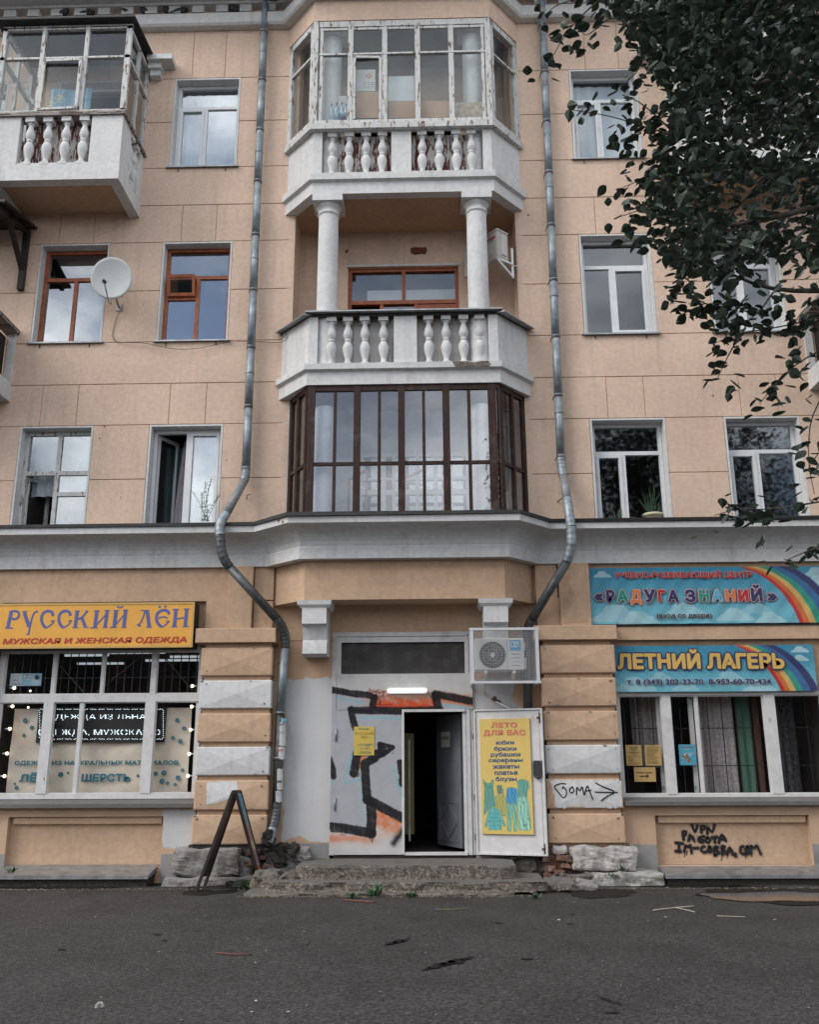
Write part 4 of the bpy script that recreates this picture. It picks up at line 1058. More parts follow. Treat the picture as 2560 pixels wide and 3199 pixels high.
def graff(x0, z0, y):
    def f(X, Z):
        U, V = PXG(X+x0, np.full_like(X, y), Z+z0)
        nzv = nfield(U, V, .012, 3); nf = nfield(U, V, .06, 8); ng = nfield(U, V, .16, 5)
        c = np.zeros(U.shape+(3,))+np.array(DW)
        c = over(c, (.50, .49, .49), smooth(.2, .9, nzv)*.6)
        # lavender grey fill inside the letter
        fill = inpoly(U, V, [(100, 215), (540, 280), (520, 390), (880, 430), (880, 1560), (560, 1400), (510, 1740), (100, 1650)]) | inpoly(U, V, [(1300, 300), (1640, 330), (1640, 410), (1320, 405)])
        c = over(c, GRY, fill*.85)
        def spray(cx, cy, rx, ry, col, a):
            nonlocal c
            d = ((U-cx)/rx)**2+((V-cy)/ry)**2
            c = over(c, col, np.clip(np.exp(-d*1.4)*a*(1+.25*nf), 0, 1))
        band = smooth(130, 340, V)*smooth(400, 380, V)*smooth(420, 650, U)*smooth(1290, 1200, U)
        c = over(c, ORA, np.clip(band*(.85+.3*nf), 0, 1)); c = over(c, RED, np.clip(smooth(250, 370, V+26*nf)*smooth(400, 385, V)*smooth(560, 620, U)*smooth(1260, 1225, U), 0, 1)*.9)
        rt = smooth(170, 250, V-.10*(U-1250))*smooth(330, 300, V-.15*(U-1250))*smooth(1200, 1290, U); c = over(c, ORA, np.clip(rt*.8, 0, 1))
        tri = inpoly(U, V, [(590, 1460), (890, 1620), (890, 1720), (620, 1790), (585, 1790)]); tr_ = tri*smooth(1815, 1640, V)*smooth(0, 40, poly_d(U, V, [(620, 1790), (890, 1720)])+60*tri-20); c = over(c, ORA, tr_*np.clip(.62+.5*nzv+.3*nf, 0, 1)); c = over(c, RED, tr_*smooth(.2, 1.0, nf+.3*ng+.4*nzv)*.6*smooth(800, 600, U))
        spray(120, 1790, 150, 60, ORA, .8); spray(330, 1790, 230, 45, ORA, .75); spray(520, 1810, 130, 60, ORA, .5); spray(800, 1700, 110, 90, ORA, .5)
        c = over(c, ORA, inpoly(U, V, [(425, 900), (500, 900), (470, 960), (445, 1050), (420, 1040)])*.9)
        for pts, w, a in (([(180, 265), (330, 305), (490, 338)], 11, .7), ([(425, 492), (640, 488), (880, 500)], 15, .65), ([(365, 820), (300, 1060), (262, 1200), (440, 1150)], 13, .75),
                          ([(440, 1150), (450, 1400), (452, 1600)], 8, .5), ([(785, 1010), (880, 1330)], 13, .7), ([(1360, 350), (1600, 385)], 14, .6), ([(118, 1180), (138, 1184)], 18, .5)):
            d = poly_d(U, V, pts); c = over(c, CY, np.clip(smooth(w+8, w*.35, d+4*ng), 0, 1)*a)
        for pts, w, soft in (([(95, 185), (200, 200), (350, 228), (520, 245), (585, 275)], 29, 5), ([(595, 270), (575, 330), (558, 392)], 30, 5), ([(322, 398), (560, 392), (900, 398), (1275, 388)], 19, 7), ([(330, 420), (880, 430)], 22, 4),
                             ([(335, 400), (360, 520), (385, 600)], 30, 4), ([(400, 880), (365, 1090)], 38, 5), ([(600, 858), (650, 850), (645, 775), (785, 808), (690, 880), (560, 945)], 21, 4), ([(650, 780), (690, 840), (640, 880), (700, 850)], 26, 5), ([(590, 925), (480, 985), (490, 1100), (512, 1370)], 38, 4),
                             ([(510, 1370), (570, 1400), (720, 1480), (890, 1570)], 42, 5), ([(548, 1400), (560, 1560), (548, 1740)], 42, 4), ([(95, 1665), (260, 1680), (560, 1735)], 42, 5), ([(865, 975), (885, 1100), (890, 1200)], 30, 5),
                             ([(900, 1700), (850, 1765), (795, 1840)], 22, 26), ([(100, 930), (140, 1050), (145, 1120)], 27, 6), ([(1245, 240), (1260, 320), (1290, 410)], 34, 9), ([(1245, 235), (1450, 275), (1650, 315)], 34, 7)):
            d = poly_d(U, V, pts); w = w*1.22; k = np.clip(smooth(w+soft*1.5, w-soft, d+5*ng+3*nf), 0, 1)
            c = over(c, BLK, k*(.99-.07*np.clip(nf+ng, 0, 1)))
        for u0, v0, L in ((548, 1770, 50), (560, 1775, 62), (575, 1770, 48), (230, 1730, 30), (270, 1735, 26), (410, 1085, 40), (425, 1070, 45), (782, 850, 30), (700, 890, 24), (250, 1738, 20)):
            d = poly_d(U, V, [(u0, v0), (u0+3, v0+L)]); c = over(c, BLK, smooth(5, 2, d)*.9)
        ch = smooth(.62, .75, nfield(U, V, .045, 12)+.45*ng)*smooth(230, 150, U)*smooth(1100, 1500, V); c = over(c, (.40, .36, .32), ch)
        return c
    return f
leafL = MB().box(-1.34, -.455, -.018, .02, .49, 2.40).build('door_leaf', M['shopwhite'], BLD)
sheet('painted_face', (-1.395, -.046, .475), (1, 0, 0), (0, 0, 1), .945, 1.93, 158, 322, graff(-1.395, .475, -.046), M['paint'], leafL)
m = MB(); m.box(-1.395, -.452, -.044, -.018, .475, 2.404); m.build('leaf_rim', M['shopwhite'], leafL)
sheet('painted_face', (-1.455, -.043, .475), (1, 0, 0), (0, 0, 1), .058, 2.44, 10, 400, graff(-1.455, .475, -.043), M['paint'], leafL)
sheet('painted_header', (-1.395, -.036, 2.412), (1, 0, 0), (0, 0, 1), 1.945, .50, 320, 84, graff(-1.395, 2.412, -.036), M['paint'], frame)
MB().box(-1.395, .55, -.035, .04, 2.412, 2.912).build('header_sheet', M['shopwhite'], frame)
m = MB(); m.box(-.455, -.425, -.055, .03, .48, 2.41); m.box(-.425, .44, -.054, .03, 2.375, 2.41); m.box(-.425, .44, -.05, .05, .465, .50); m.box(.40, .445, -.02, .06, .5, 2.375); m.build('door_rim', M['shopwhite'], frame)
for z in (1.98, 1.05): MB().tube([(-1.385, -.058, z), (-1.385, -.058, z+.17)], .011, 8).build('hinge', M['tin'], leafL)
# hallway behind the door
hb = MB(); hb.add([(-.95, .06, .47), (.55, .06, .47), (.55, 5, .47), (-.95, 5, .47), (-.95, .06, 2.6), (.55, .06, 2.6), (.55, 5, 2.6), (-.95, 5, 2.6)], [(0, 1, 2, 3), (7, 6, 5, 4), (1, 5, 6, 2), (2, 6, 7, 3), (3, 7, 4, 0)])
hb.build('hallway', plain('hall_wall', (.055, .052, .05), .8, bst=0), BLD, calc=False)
grd = plain('grey_inner_door', (.16, .17, .19), .5, bst=.05)
ex_ = Vector((.36, -.62, 0)).normalized()
idr = MB(); A_ = Vector((.03, .95, 0)); B_ = Vector((.37, .20, 0)); d_ = (B_-A_); L_ = d_.length; d_.normalize(); n_ = Vector((d_.y, -d_.x, 0))
def ob(mb, s0, s1, z0, z1, o0, o1):
    p = []
    for z in (z0, z1):
        for s, o in ((s0, o0), (s1, o0), (s1, o1), (s0, o1)):
            q = A_+d_*s+n_*o; p.append((q.x, q.y, z))
    mb.hexa(p)
ob(idr, 0, L_, .53, 2.36, 0, -.04); ido = idr.build('inner_door', grd, BLD)
m = MB(); ob(m, .1, L_-.1, 1.12, 1.14, .012, 0); ob(m, .1, .115, .62, 1.12, .012, 0); ob(m, L_-.115, L_-.1, .62, 1.12, .012, 0); ob(m, .1, L_-.1, .60, .62, .012, 0)
cq = A_+d_*(L_/2); c1 = [cq+d_*-.25, cq+d_*.25]
for (sa, za), (sb, zb_) in (((.12, .87), (L_/2, 1.10)), ((L_/2, 1.10), (L_-.12, .87)), ((L_-.12, .87), (L_/2, .64)), ((L_/2, .64), (.12, .87))):
    pa = A_+d_*sa+n_*.006; pb = A_+d_*sb+n_*.006; m.bar((pa.x, pa.y, za), (pb.x, pb.y, zb_), .014)
m.build('door_moulding', grd, ido)
tg = thing('door_notice', 'small white notice printed with one black word on the dark inner door', 'notice', (.24, .4, 1.88))
pa = A_+d_*.22+n_*.02; pb = A_+d_*.52+n_*.02
m = MB(); m.hexa([(pa.x, pa.y, 1.90), (pb.x, pb.y, 1.90), (pb.x+n_.x*.004, pb.y+n_.y*.004, 1.90), (pa.x+n_.x*.004, pa.y+n_.y*.004, 1.90), (pa.x, pa.y, 2.12), (pb.x, pb.y, 2.12), (pb.x+n_.x*.004, pb.y+n_.y*.004, 2.12), (pa.x+n_.x*.004, pa.y+n_.y*.004, 2.12)])
m.build('sheet', flat('paper', (.55, .54, .50)), tg)
q0 = A_+d_*.235+n_*.026; q1 = A_+d_*.505+n_*.026
text('ОТКРЫТО', (q0.x, q0.y, 2.01), (q1.x, q1.y, 2.01), .045, M['black'], parent=tg)
m = MB(); m.box(-.44, -.30, .5, .52, .7, 2.1); m.build('hall_notice_board', flat('mustard_board', (.16, .13, .045)), BLD)
MB().box(-.375, -.35, .30, .32, .62, 2.0).build('hall_rail', M['tin'], BLD)

# open steel leaf --------------------------------------------------------------
LA = Vector((.562, -.045, 0)); LB = Vector((1.492, -.335, 0)); ld = LB-LA; LL = ld.length; ld.normalize(); ln = Vector((ld.y, -ld.x, 0))
def lp(s, o, z): q = LA+ld*s+ln*o; return (q.x, q.y, z)
def lbox(mb, s0, s1, z0, z1, o0, o1): mb.hexa([lp(s, o, z) for z in (z0, z1) for s, o in ((s0, o0), (s1, o0), (s1, o1), (s0, o1))]); return mb
leafR = lbox(MB(), 0, LL, .475, 2.40, 0, -.035).build('door_leaf', M['shopwhite'], BLD)
m = MB(); r_ = .022
lbox(m, 0, r_, .475, 2.40, .022, 0); lbox(m, LL-r_, LL, .475, 2.40, .022, 0); lbox(m, r_, LL-r_, .475, .475+r_, .021, 0); lbox(m, r_, LL-r_, 2.40-r_, 2.40, .021, 0); lbox(m, LL-.06, LL-.052, .5, 2.37, .008, 0)
m.build('leaf_rim', M['shopwhite'], leafR)
m = MB(); lbox(m, LL-.15, LL-.03, 1.49, 1.70, .03, .001); m.tube([lp(LL-.09, .028, 1.49), lp(LL-.09, .03, 1.47)], .035, 12); lk = m.build('lock_case', flat('dark_steel', (.03, .032, .035), .4), leafR)
for s, z in ((LL-.14, 1.685), (LL-.04, 1.685), (LL-.14, 1.50), (LL-.045, 1.50)): MB().tube([lp(s, .03, z), lp(s, .035, z)], .006, 8).build('screw', M['tin'], lk)
for z in (2.27, .56):
    m = MB(); m.tube([lp(LL-.04, .012, z-.07), lp(LL-.04, .012, z+.07)], .007, 8); lbox(m, LL-.075, LL-.03, z-.015, z+.015, .012, 0); m.build('bolt', M['rust'], leafR)
for z in (2.0, 1.18, .66):
    m = MB(); m.tube([lp(-.012, .01, z), lp(-.012, .01, z+.14)], .012, 8); m.build('hinge', M['tin'], leafR)
ban = thing('door_poster', 'yellow poster on the open steel door listing summer clothes above green garments', 'poster', lp(.4, .03, .7))
zl = ZT(1480, 2180, 3.993)
def leafpt(u, v, off=.03):
    """point of the open leaf's plane seen in that direction"""
    r = zl(u, v, 0)-Vector((0, -DIST, EYE)); o = Vector((0, -DIST, EYE)); P_ = LA+ln*off
    t = (P_-o).dot(ln)/r.dot(ln); return o+r*t
def leaf_sz(u, v): q = leafpt(u, v); return (q-LA-ln*.03).dot(ld), q.z
s0, zt_ = leaf_sz(72, 262); s1, _z = leaf_sz(752, 1705); zbb = _z; s0 += .0; zt_ = leaf_sz(400, 258)[1]
YEL = (.66, .48, .14)
PXL = to_px(1480, 2180, 3.993)
def pcol(X, Z):
    w3 = np.array(tuple(LA+ln*.012))+ (X[..., None]+s0)*np.array(tuple(ld)); w3 = w3.copy(); w3[..., 2] = Z+zbb
    U, V = PXL(w3[..., 0], w3[..., 1], w3[..., 2])
    c = np.zeros(X.shape+(3,))+np.array(YEL)
    n = nfield(U, V, .05, 4); n2 = nfield(U, V, .13, 9); n3 = nfield(U, V*.12, .16, 3)
    def shape(pts, col, dark=.25):
        nonlocal c
        d = poly_d(U, V, pts+[pts[0]]); k = inpoly(U, V, pts)
        c = over(c, (.35, .42, .16), smooth(16, 0, d)*(~k)*.6)
        cc = np.clip(np.array(col)*(1+dark*(n3+.5*n2))[..., None], 0, 1); cc = cc*(1-.45*smooth(9, 0, d))[..., None]
        c = np.where(k[..., None], cc, c)
    shape([(120, 1005), (140, 1040), (175, 1065), (215, 1065), (240, 1015), (252, 1018), (250, 1130), (285, 1360), (200, 1380), (135, 1465), (140, 1200), (145, 1130)], (.11, .30, .25))
    shape([(295, 1095), (330, 1085), (360, 1095), (378, 1150), (375, 1190), (330, 1200), (300, 1190)], (.16, .24, .18), .9)
    shape([(280, 1230), (320, 1190), (350, 1240), (370, 1190), (405, 1240), (412, 1470), (300, 1470)], (.38, .36, .12))
    shape([(545, 1040), (590, 1015), (640, 1015), (690, 1050), (702, 1120), (680, 1130), (672, 1240), (570, 1235), (560, 1120)], (.12, .33, .27))
    shape([(420, 1130), (460, 1115), (500, 1118), (550, 1135), (568, 1240), (548, 1340), (410, 1310)], (.06, .28, .48), .35)
    shape([(420, 1320), (535, 1325), (552, 1660), (515, 1665), (480, 1400), (468, 1665), (428, 1655)], (.18, .42, .34), .35)
    shape([(548, 1245), (580, 1232), (640, 1232), (672, 1248), (690, 1300), (722, 1620), (700, 1650), (580, 1650), (565, 1600)], (.26, .52, .42), .5)
    shape([(195, 1390), (240, 1372), (280, 1372), (325, 1392), (405, 1590), (385, 1605), (350, 1520), (355, 1645), (190, 1645), (195, 1520), (170, 1615), (145, 1600)], (.12, .42, .42), .22)
    for pts in ([(205, 1430), (255, 1450)], [(290, 1450), (330, 1440)], [(200, 1535), (255, 1540)], [(285, 1540), (345, 1535)], [(270, 1400), (268, 1640)], [(215, 1495), (340, 1495)], [(210, 1590), (250, 1590)], [(290, 1590), (330, 1585)]):
        c = over(c, (.04, .17, .17), smooth(4, 1, poly_d(U, V, pts)))
    for pts in ([(640, 1590), (670, 1570)], [(650, 1600), (630, 1580)], [(690, 1500), (705, 1520)], [(205, 1100), (215, 1125)], [(625, 1290), (640, 1310)]): c = over(c, (.05, .16, .14), smooth(8, 3, poly_d(U, V, pts)))
    return c
sheet('printed_sheet', tuple(Vector(lp(s0, .029, zbb))), tuple(ld), (0, 0, 1), s1-s0, zt_-zbb, 150, 330, pcol, M['print'], ban)
m = MB(); lbox(m, s0, s1, zbb, zt_, .027, .004); m.build('backing_sheet', flat('yellow_print', YEL), ban)
def ltext(s, u0, u1, v0, v1, mat, **k): text(s, leafpt(u0, v1, .03), leafpt(u1, v1-(u1-u0)*.008, .03), leaf_sz(u0, v0)[1]-leaf_sz(u0, v1)[1], mat, parent=ban, **k)
mo = flat('orange_ink', (.62, .13, .05)); mw = flat('cream_ink', (.66, .60, .42)); mb_ = flat('navy_ink', (.03, .085, .20))
ltext('ЛЕТО', 222, 545, 305, 372, mo, off=.042, spacing=1.12, outlines=((.022, mw),), lift=.0015)
ltext('ДЛЯ ВАС', 125, 652, 398, 480, mo, off=.042, spacing=1.12, outlines=((.022, mw),), lift=.0015)
for s, u0, u1, v0, v1 in (('юбки', 282, 508, 530, 582), ('брюки', 258, 538, 605, 672), ('рубашки', 216, 585, 678, 746), ('сараоаны', 188, 618, 763, 812), ('жакеты', 240, 572, 838, 884), ('платья', 264, 550, 914, 962), ('блузы', 276, 540, 982, 1052)):
    ltext(s, u0, u1, v0, v1, mb_, off=.032, lift=.0015)

qa = leafpt(406, 824, .0); qb = leafpt(406, 750, .0); sa, sb = leaf_sz(399, 800)[0], leaf_sz(412, 800)[0]
m = MB(); lbox(m, sa, sb, qa.z, qb.z, .0335, .031); m.build('lettering', mb_, ban)
# opening-hours poster on the closed leaf ---------------------------------------
po = thing('hours_poster', 'small yellow opening hours sign screwed to the closed graffiti door leaf', 'poster', (-1.0, -.06, 2.0))
def rect_thing(t, z, u0, v0, u1, v1, y, th, mat, name='sheet', tilt=0):
    a = z(u0, v1, y); b = z(u1, v0, y); MB().box(a.x, b.x, y, y+th, a.z, b.z).build(name, mat, t); return a.x, b.x, a.z, b.z
my = flat('hours_yellow', (.58, .42, .08)); mg = flat('hours_green', (.08, .22, .20)); mgold = flat('faded_gold', (.42, .33, .08))
rect_thing(po, ZG, 364, 585, 587, 895, -.056, .006, my)
def ptext(par, z, s, u0, u1, v0, v1, y, mat, **k): text(s, z(u0, v1, y), z(u1, v1, y), z(u0, v0, y).z-z(u0, v1, y).z, mat, parent=par, **k)
for s, u0, u1, v0, v1, mm in (('МАГАЗИН', 415, 530, 601, 618, mg), ('РУССКИЙ', 380, 578, 637, 670, mgold), ('ЛЕН', 437, 515, 680, 710, mgold), ('11', 412, 440, 768, 797, mg), ('00', 444, 466, 765, 780, mg), ('-20', 470, 536, 768, 797, mg), ('00', 540, 566, 765, 780, mg), ('11', 432, 450, 812, 830, mg), ('00', 453, 466, 810, 818, mg), ('-18', 470, 515, 812, 830, mg), ('00', 518, 540, 810, 818, mg), ('тел. магазина', 428, 545, 852, 862, mg), ('одежда изо льна', 415, 555, 867, 875, mg)):
    ptext(po, ZG, s, u0, u1, v0, v1, -.058, mm, off=.02, lift=.001)
# strip lamp over the door
la = thing('strip_lamp', 'lit white tube lamp with rounded ends above the graffiti doorway', 'lamp', (-.1, -.08, 2.66))
a = ZG(725, 200, -.08); b = ZG(1158, 200, -.08)
m = MB(); n_ = 14; pts = [(a.x+.03-.03*math.cos(t*PI/4), -.085, a.z) for t in range(3)]
m.tube([(a.x, -.085, a.z), (a.x+.008, -.085, a.z), (a.x+.035, -.085, a.z), (b.x-.035, -.085, a.z), (b.x-.008, -.085, a.z), (b.x, -.085, a.z)], [.008, .028, .039, .039, .028, .008], 16)
m.build('diffuser', emit('tube_light', (.92, 1.0, .98), .5), la)
MB().box(a.x+.02, b.x-.02, -.06, -.037, a.z-.035, a.z+.035).build('housing', M['pvc'], la)
m = MB(); m.tube([b+Vector((0, .03, .0)), (b.x+.06, -.045, a.z-.10), (b.x+.10, -.043, a.z-.16)], .004, 6); m.build('cable', M['black'], la)
# red scribble tag
sc = []
for pts in ([(545, 165), (520, 200), (560, 195), (590, 180), (570, 215), (640, 185)], [(600, 200), (650, 330), (620, 345), (700, 290), (640, 200), (650, 350)], [(700, 200), (650, 290), (740, 240), (800, 320), (760, 350), (640, 345), (620, 355)], [(520, 210), (640, 215), (720, 200)], [(670, 190), (690, 250), (640, 260)]):
    sc.append([(ZG(u, v, -.04).x, ZG(u, v, -.04).z) for u, v in pts])
ribbon(sc, .009, flat('red_marker', (.30, .045, .02)), lambda x, z: -.0385, 'scribble', frame)
# pale steel rod sticking out beside the door, with the rusty hole
m = MB(); a = ZT(1440, 1900, 5.39)(600, 1570, -.02); b = ZT(1440, 1900, 5.39)(830, 1700, -.12); m.tube([a, b], .010, 8); rd = m.build('steel_rod', M['pvc'], BLD)
rs = []
for du, dv, r in ((565, 1530, .03), (600, 1545, .035), (630, 1560, .025), (575, 1500, .012)):
    q = ZT(1440, 1900, 5.39)(du, dv, -.002); rs.append([(q.x-r, q.z), (q.x+r, q.z-r*.4)])
ribbon(rs, .03, M['rust'], lambda x, z: -.003, 'rust_stain', BLD)

# ================================================================== STEPS
st = thing('entrance_steps', 'worn crumbling concrete steps in front of the doorway', 'steps', (-.4, -.7, GROUND))
def stepslab(name, x0, x1, yf, z0, z1, seed, amp=.025):
    import bmesh
    nx = int((x1-x0)/.035); ny = int((abs(yf)+.0)/.05)+2; nz_ = 7
    bm = bmesh.new(); rr = random.Random(seed)
    xs = np.linspace(x0, x1, nx)
    rows = []
    prof = [(0.0, 0, z1)]+[(yf*(j/6), 0, z1) for j in range(1, 6)]+[(yf+.012, 0, z1), (yf, 1, z1-.02), (yf, 1, z1-(z1-z0)*.3), (yf, 1.3, z1-(z1-z0)*.55), (yf, .9, z1-(z1-z0)*.8), (yf-.005, .4, z0)]
    for x in xs:
        e = min(x-x0, x1-x)/.25; rnd = (1-min(1, e))**2*.12
        row = []
        for y, k, z in prof:
            w = Vector((x, y, z)); nn = mnoise.noise(w*3.0+Vector((seed, 0, 0)))*1.0+mnoise.noise(w*9)*.6+mnoise.noise(w*28)*.35
            dy = (rnd if y < -.05 else 0)*(-y/abs(yf))+k*amp*(nn+.25); dz = (.006*mnoise.noise(w*4)-rnd*.12*(-y/abs(yf))) if k == 0 else amp*.25*nn
            row.append(bm.verts.new((x+(k*amp*.3*nn), y+dy, z+dz)))
        rows.append(row)
    for r0, r1 in zip(rows[:-1], rows[1:]):
        for i in range(len(prof)-1): bm.faces.new((r0[i], r0[i+1], r1[i+1], r1[i]))
    for r_ in (rows[0], rows[-1]):
        b0 = bm.verts.new((r_[0].co.x, 0, z0)); bm.faces.new([b0]+list(r_) if r_ is rows[0] else list(reversed(r_))+[b0])
    bm.verts.ensure_lookup_table(); bm.verts.index_update()
    mb = MB(); mb.add([tuple(v.co) for v in bm.verts], [tuple(v.index for v in f.verts) for f in bm.faces]); bm.free()
    return mb.build(name, M['rubble'], st)
stepslab('platform', -1.78, 1.02, -1.02, .25, .425, 1, .022)
stepslab('lower_step', -2.15, 1.36, -1.30, .15, .262, 2, .035)
stepslab('kerb', -2.35, .95, -1.52, .10, .158, 3, .02)
lump('broken_slab', 1.20, 1.75, -1.10, -.45, .12, .235, M['rubble'], 11, .03, parent=st)
lump('broken_slab', 1.50, 2.05, -.95, -.50, .10, .19, M['greystone'], 12, .03, parent=st)
lump('broken_slab', -2.35, -1.72, -.95, -.2, .10, .33, M['rubble'], 13, .05, parent=st)
lump('broken_slab', -2.75, -2.15, -.72, -.3, .10, .20, M['mud'], 14, .04, parent=st)
lump('plinth_stone', -2.10, -1.72, -.22, .1, .26, .56, M['greystone'], 15, .05)
lump('plinth_stone', -2.28, -2.02, -.30, .1, .33, .60, M['mud'], 16, .06)
lump('plinth_stone', 1.02, 1.5, -.20, .1, .10, .47, M['mud'], 17, .04)

# ================================================================== SHOP WINDOWS
def shop_window(x0, x1, z0, z1, verts_lo, verts_hi, ztr, glassm, rz=(1.2, 3.4), ysh=0.0, light=False):
    """verts: (x centre, width); ztr: (z0, z1) of the transom or None"""
    m = MB(); a, b = 0.0, .07
    m.box(x0, x1, a-.01, b, z0, z0+.07); 
    if ztr: m.box(x0, x1, a-.012, b, ztr[0], ztr[1])
    m.box(x0, x1, a-.01, b, z1-.06, z1)
    w = m.build('shop_window', M['shopwhite'], BLD)
    zt_ = ztr[0] if ztr else z1-.06
    for x, wd_ in verts_lo: MB().box(x-wd_/2, x+wd_/2, a-.018 if wd_ > .08 else a+.005, b-.002, z0+.071, zt_-.001).build('mullion', M['shopwhite'], w)
    if ztr:
        for x, wd_ in verts_hi: MB().box(x-wd_/2, x+wd_/2, a-.014 if wd_ > .06 else a+.005, b-.003, ztr[1]+.001, z1-.061).build('mullion', M['shopwhite'], w)
    def panes(vs, za, zb):
        e = sorted(vs)
        for (xa, wa), (xb, wb) in zip(e[:-1], e[1:]):
            xa += wa/2; xb -= wb/2
            q = MB(); r_ = .014
            q.box(xa, xa+r_, .012, .04, za, zb); q.box(xb-r_, xb, .012, .04, za, zb); q.box(xa+r_, xb-r_, .013, .04, za, za+r_); q.box(xa+r_, xb-r_, .013, .04, zb-r_, zb); q.build('glazing_bead', M['shopwhite'], w)
            MB().box(xa, xb, .042, .047, za, zb).build('pane', glassm, w)
    panes(verts_lo, z0+.071, zt_-.001)
    if ztr: panes(verts_hi, ztr[1]+.001, z1-.061)
    rb = MB(); y0, y1 = .12, 4.2
    rb.add([(x0, y0, rz[0]), (x1, y0, rz[0]), (x1, y1, rz[0]), (x0, y1, rz[0]), (x0, y0, rz[1]), (x1, y0, rz[1]), (x1, y1, rz[1]), (x0, y1, rz[1])], [(0, 1, 2, 3), (7, 6, 5, 4), (1, 5, 6, 2), (2, 6, 7, 3), (3, 7, 4, 0)])
    rb.build('shop_interior', plain('shop_wall_%d' % int(x0 < 0), (.10, .095, .09), .9, bst=0), w, calc=False)
    return w
Z3 = ZT(0, 1600, 1.7253)
def c3(ua, ub, v): a = Z3(ua, v, 0).x; b = Z3(ub, v, 0).x; return ((a+b)/2, b-a)
lo = [(-6.27, .08), c3(218, 272, 1250), c3(415, 431, 1250), c3(772, 826, 1250), (-3.365, .06)]
hi = [(-6.27, .08), c3(284, 301, 860), c3(549, 562, 860), c3(818, 845, 860), (-3.365, .05)]
swl = shop_window(-6.32, -3.31, 1.215, 3.32, lo, hi, (2.545, 2.655), M['glassshop'])
ZR = ZT(1640, 1700, 1.7967)
def cR(ua, ub, v): a = ZR(ua, v, 0).x; b = ZR(ub, v, 0).x; return ((a+b)/2, b-a)
lo = [(2.60, .05), cR(785, 836, 1130), cR(978, 990, 1130), cR(1364, 1428, 1130), (5.50, .10)]
swr = shop_window(2.56, 5.56, 1.175, 2.64, lo, [], None, M['glassshop'], rz=(1.15, 2.7))
# wall over the left shop window (behind the sign) and over the right one
MB().box(-9, -3.30, .02, .3, 3.32, 3.98).build('wall_recess', M['lower'], BLD)
MB().box(-9, -6.33, -.12, .3, 1.11, 3.98).build('shop_wall', M['lower'], BLD); MB().box(5.57, 9.0, -.12, .3, 1.11, 3.36).build('shop_wall', M['lower'], BLD)
MB().box(2.55, 5.57, -.012, .3, 2.64, 3.36).build('wall_recess', M['lower'], BLD)
# ceiling lamps inside the left shop
lm = emit('shop_tube', (.85, .95, 1.0), .3)
for i, (x, y, l) in enumerate(((-5.5, 1.2, .7), (-4.6, .9, .9), (-4.3, 2.0, 1.0), (-5.7, 2.4, .8), (-3.9, 1.5, .7))):
    t = thing('ceiling_lamp', ['tube lamp glowing in the top left pane of the linen shop', 'wide tube lamp glowing behind the second top pane of the linen shop', 'tube lamp far back behind the third top pane of the linen shop', 'faint tube lamp at the far left inside the linen shop', 'tube lamp glowing behind the right top pane of the linen shop'][i], 'lamp', (x, y, 3.36))
    MB().box(x-l/2, x+l/2, y-.018, y+.018, 3.34, 3.37).build('tube', lm, t); MB().box(x-l/2, x+l/2, y-.06, y+.06, 3.371, 3.39).build('housing', M['pvc'], t)
# iron grilles behind the panes
def grille(x0, x1, z0, z1, y, n, lab, hz=()):
    t = thing('window_grille', lab, 'grille', ((x0+x1)/2, y, z0)); gm = flat('grille_iron_%d' % int(x0*10), (.03, .03, .03), .6)
    p = None
    for i in range(n):
        x = x0+(x1-x0)*(i+.5)/n
        if p is None: p = MB().box(x-.006, x+.006, y-.006, y+.006, z0, z1).build('bar', gm, t); px = x
        else:
            c = p.copy(); C.objects.link(c); c.parent = t; c.location = p.location+Vector((x-px, 0, 0)); ORG[c.name] = c.location.copy()
    for z in hz: MB().box(x0, x1, y-.012, y-.007, z-.006, z+.006).build('bar', gm, t)
    return t
gl = grille(-6.2, -3.4, 2.66, 3.3, .12, 24, 'thin dark vertical bars behind the top panes of the linen shop', (2.9,))
for a, b in (((-4.9, .13, 2.7), (-4.3, .13, 3.2)), ((-3.95, .13, 3.2), (-3.5, .13, 2.7)), ((-5.6, .13, 3.2), (-5.1, .13, 2.7))):
    m = MB(); m.bar(a, b, .016); m.build('diagonal_bar', M['black'], gl)
grille(2.65, 5.45, 1.22, 2.6, .34, 14, 'thin dark bars behind the panes under the summer camp banner', (1.62, 2.14))

# linen shop display -------------------------------------------------------------
ZS = ZT(0, 1860, 2.695); PXS = to_px(0, 1860, 2.695)
yb_ = .17; a = ZS(70, 1680, yb_); b = ZS(1605, 945, yb_)
cx0, cx1, cz0, cz1 = a.x-.04, b.x+.02, a.z, b.z
cl = thing('window_banner', 'cream cloth banner with teal flowers and lettering behind the linen shop window', 'banner', ((cx0+cx1)/2, yb_, cz0))
def ccol(X, Z):
    U, V = PXS(X+cx0, np.full_like(X, yb_), Z+cz0); n = nfield(U, V, .008, 2); n2 = nfield(U, V, .02, 6)
    c = np.zeros(X.shape+(3,))+np.array((.72, .64, .53)); c = over(c, (.70, .52, .38), smooth(.1, 1, n)*.55); c = over(c, (.62, .58, .52), smooth(.2, 1, -n2)*.4); return c
sheet('cloth', (cx0, yb_, cz0), (1, 0, 0), (0, 0, 1), cx1-cx0, cz1-cz0, 120, 70, ccol, M['print'], cl, wav=lambda X, Z: .010*np.sin(X*7+2*np.sin(Z*4))+.006*nfield(X, Z, 8, 2))
mt = flat('teal_ink', (.03, .17, .23))
def stext(s, u0, u1, v0, v1, **k): text(s, ZS(u0, v1, yb_-.022), ZS(u1, v1-(u1-u0)*.002, yb_-.022), ZS(u0, v0, yb_).z-ZS(u0, v1, yb_).z, mt, parent=cl, **k)
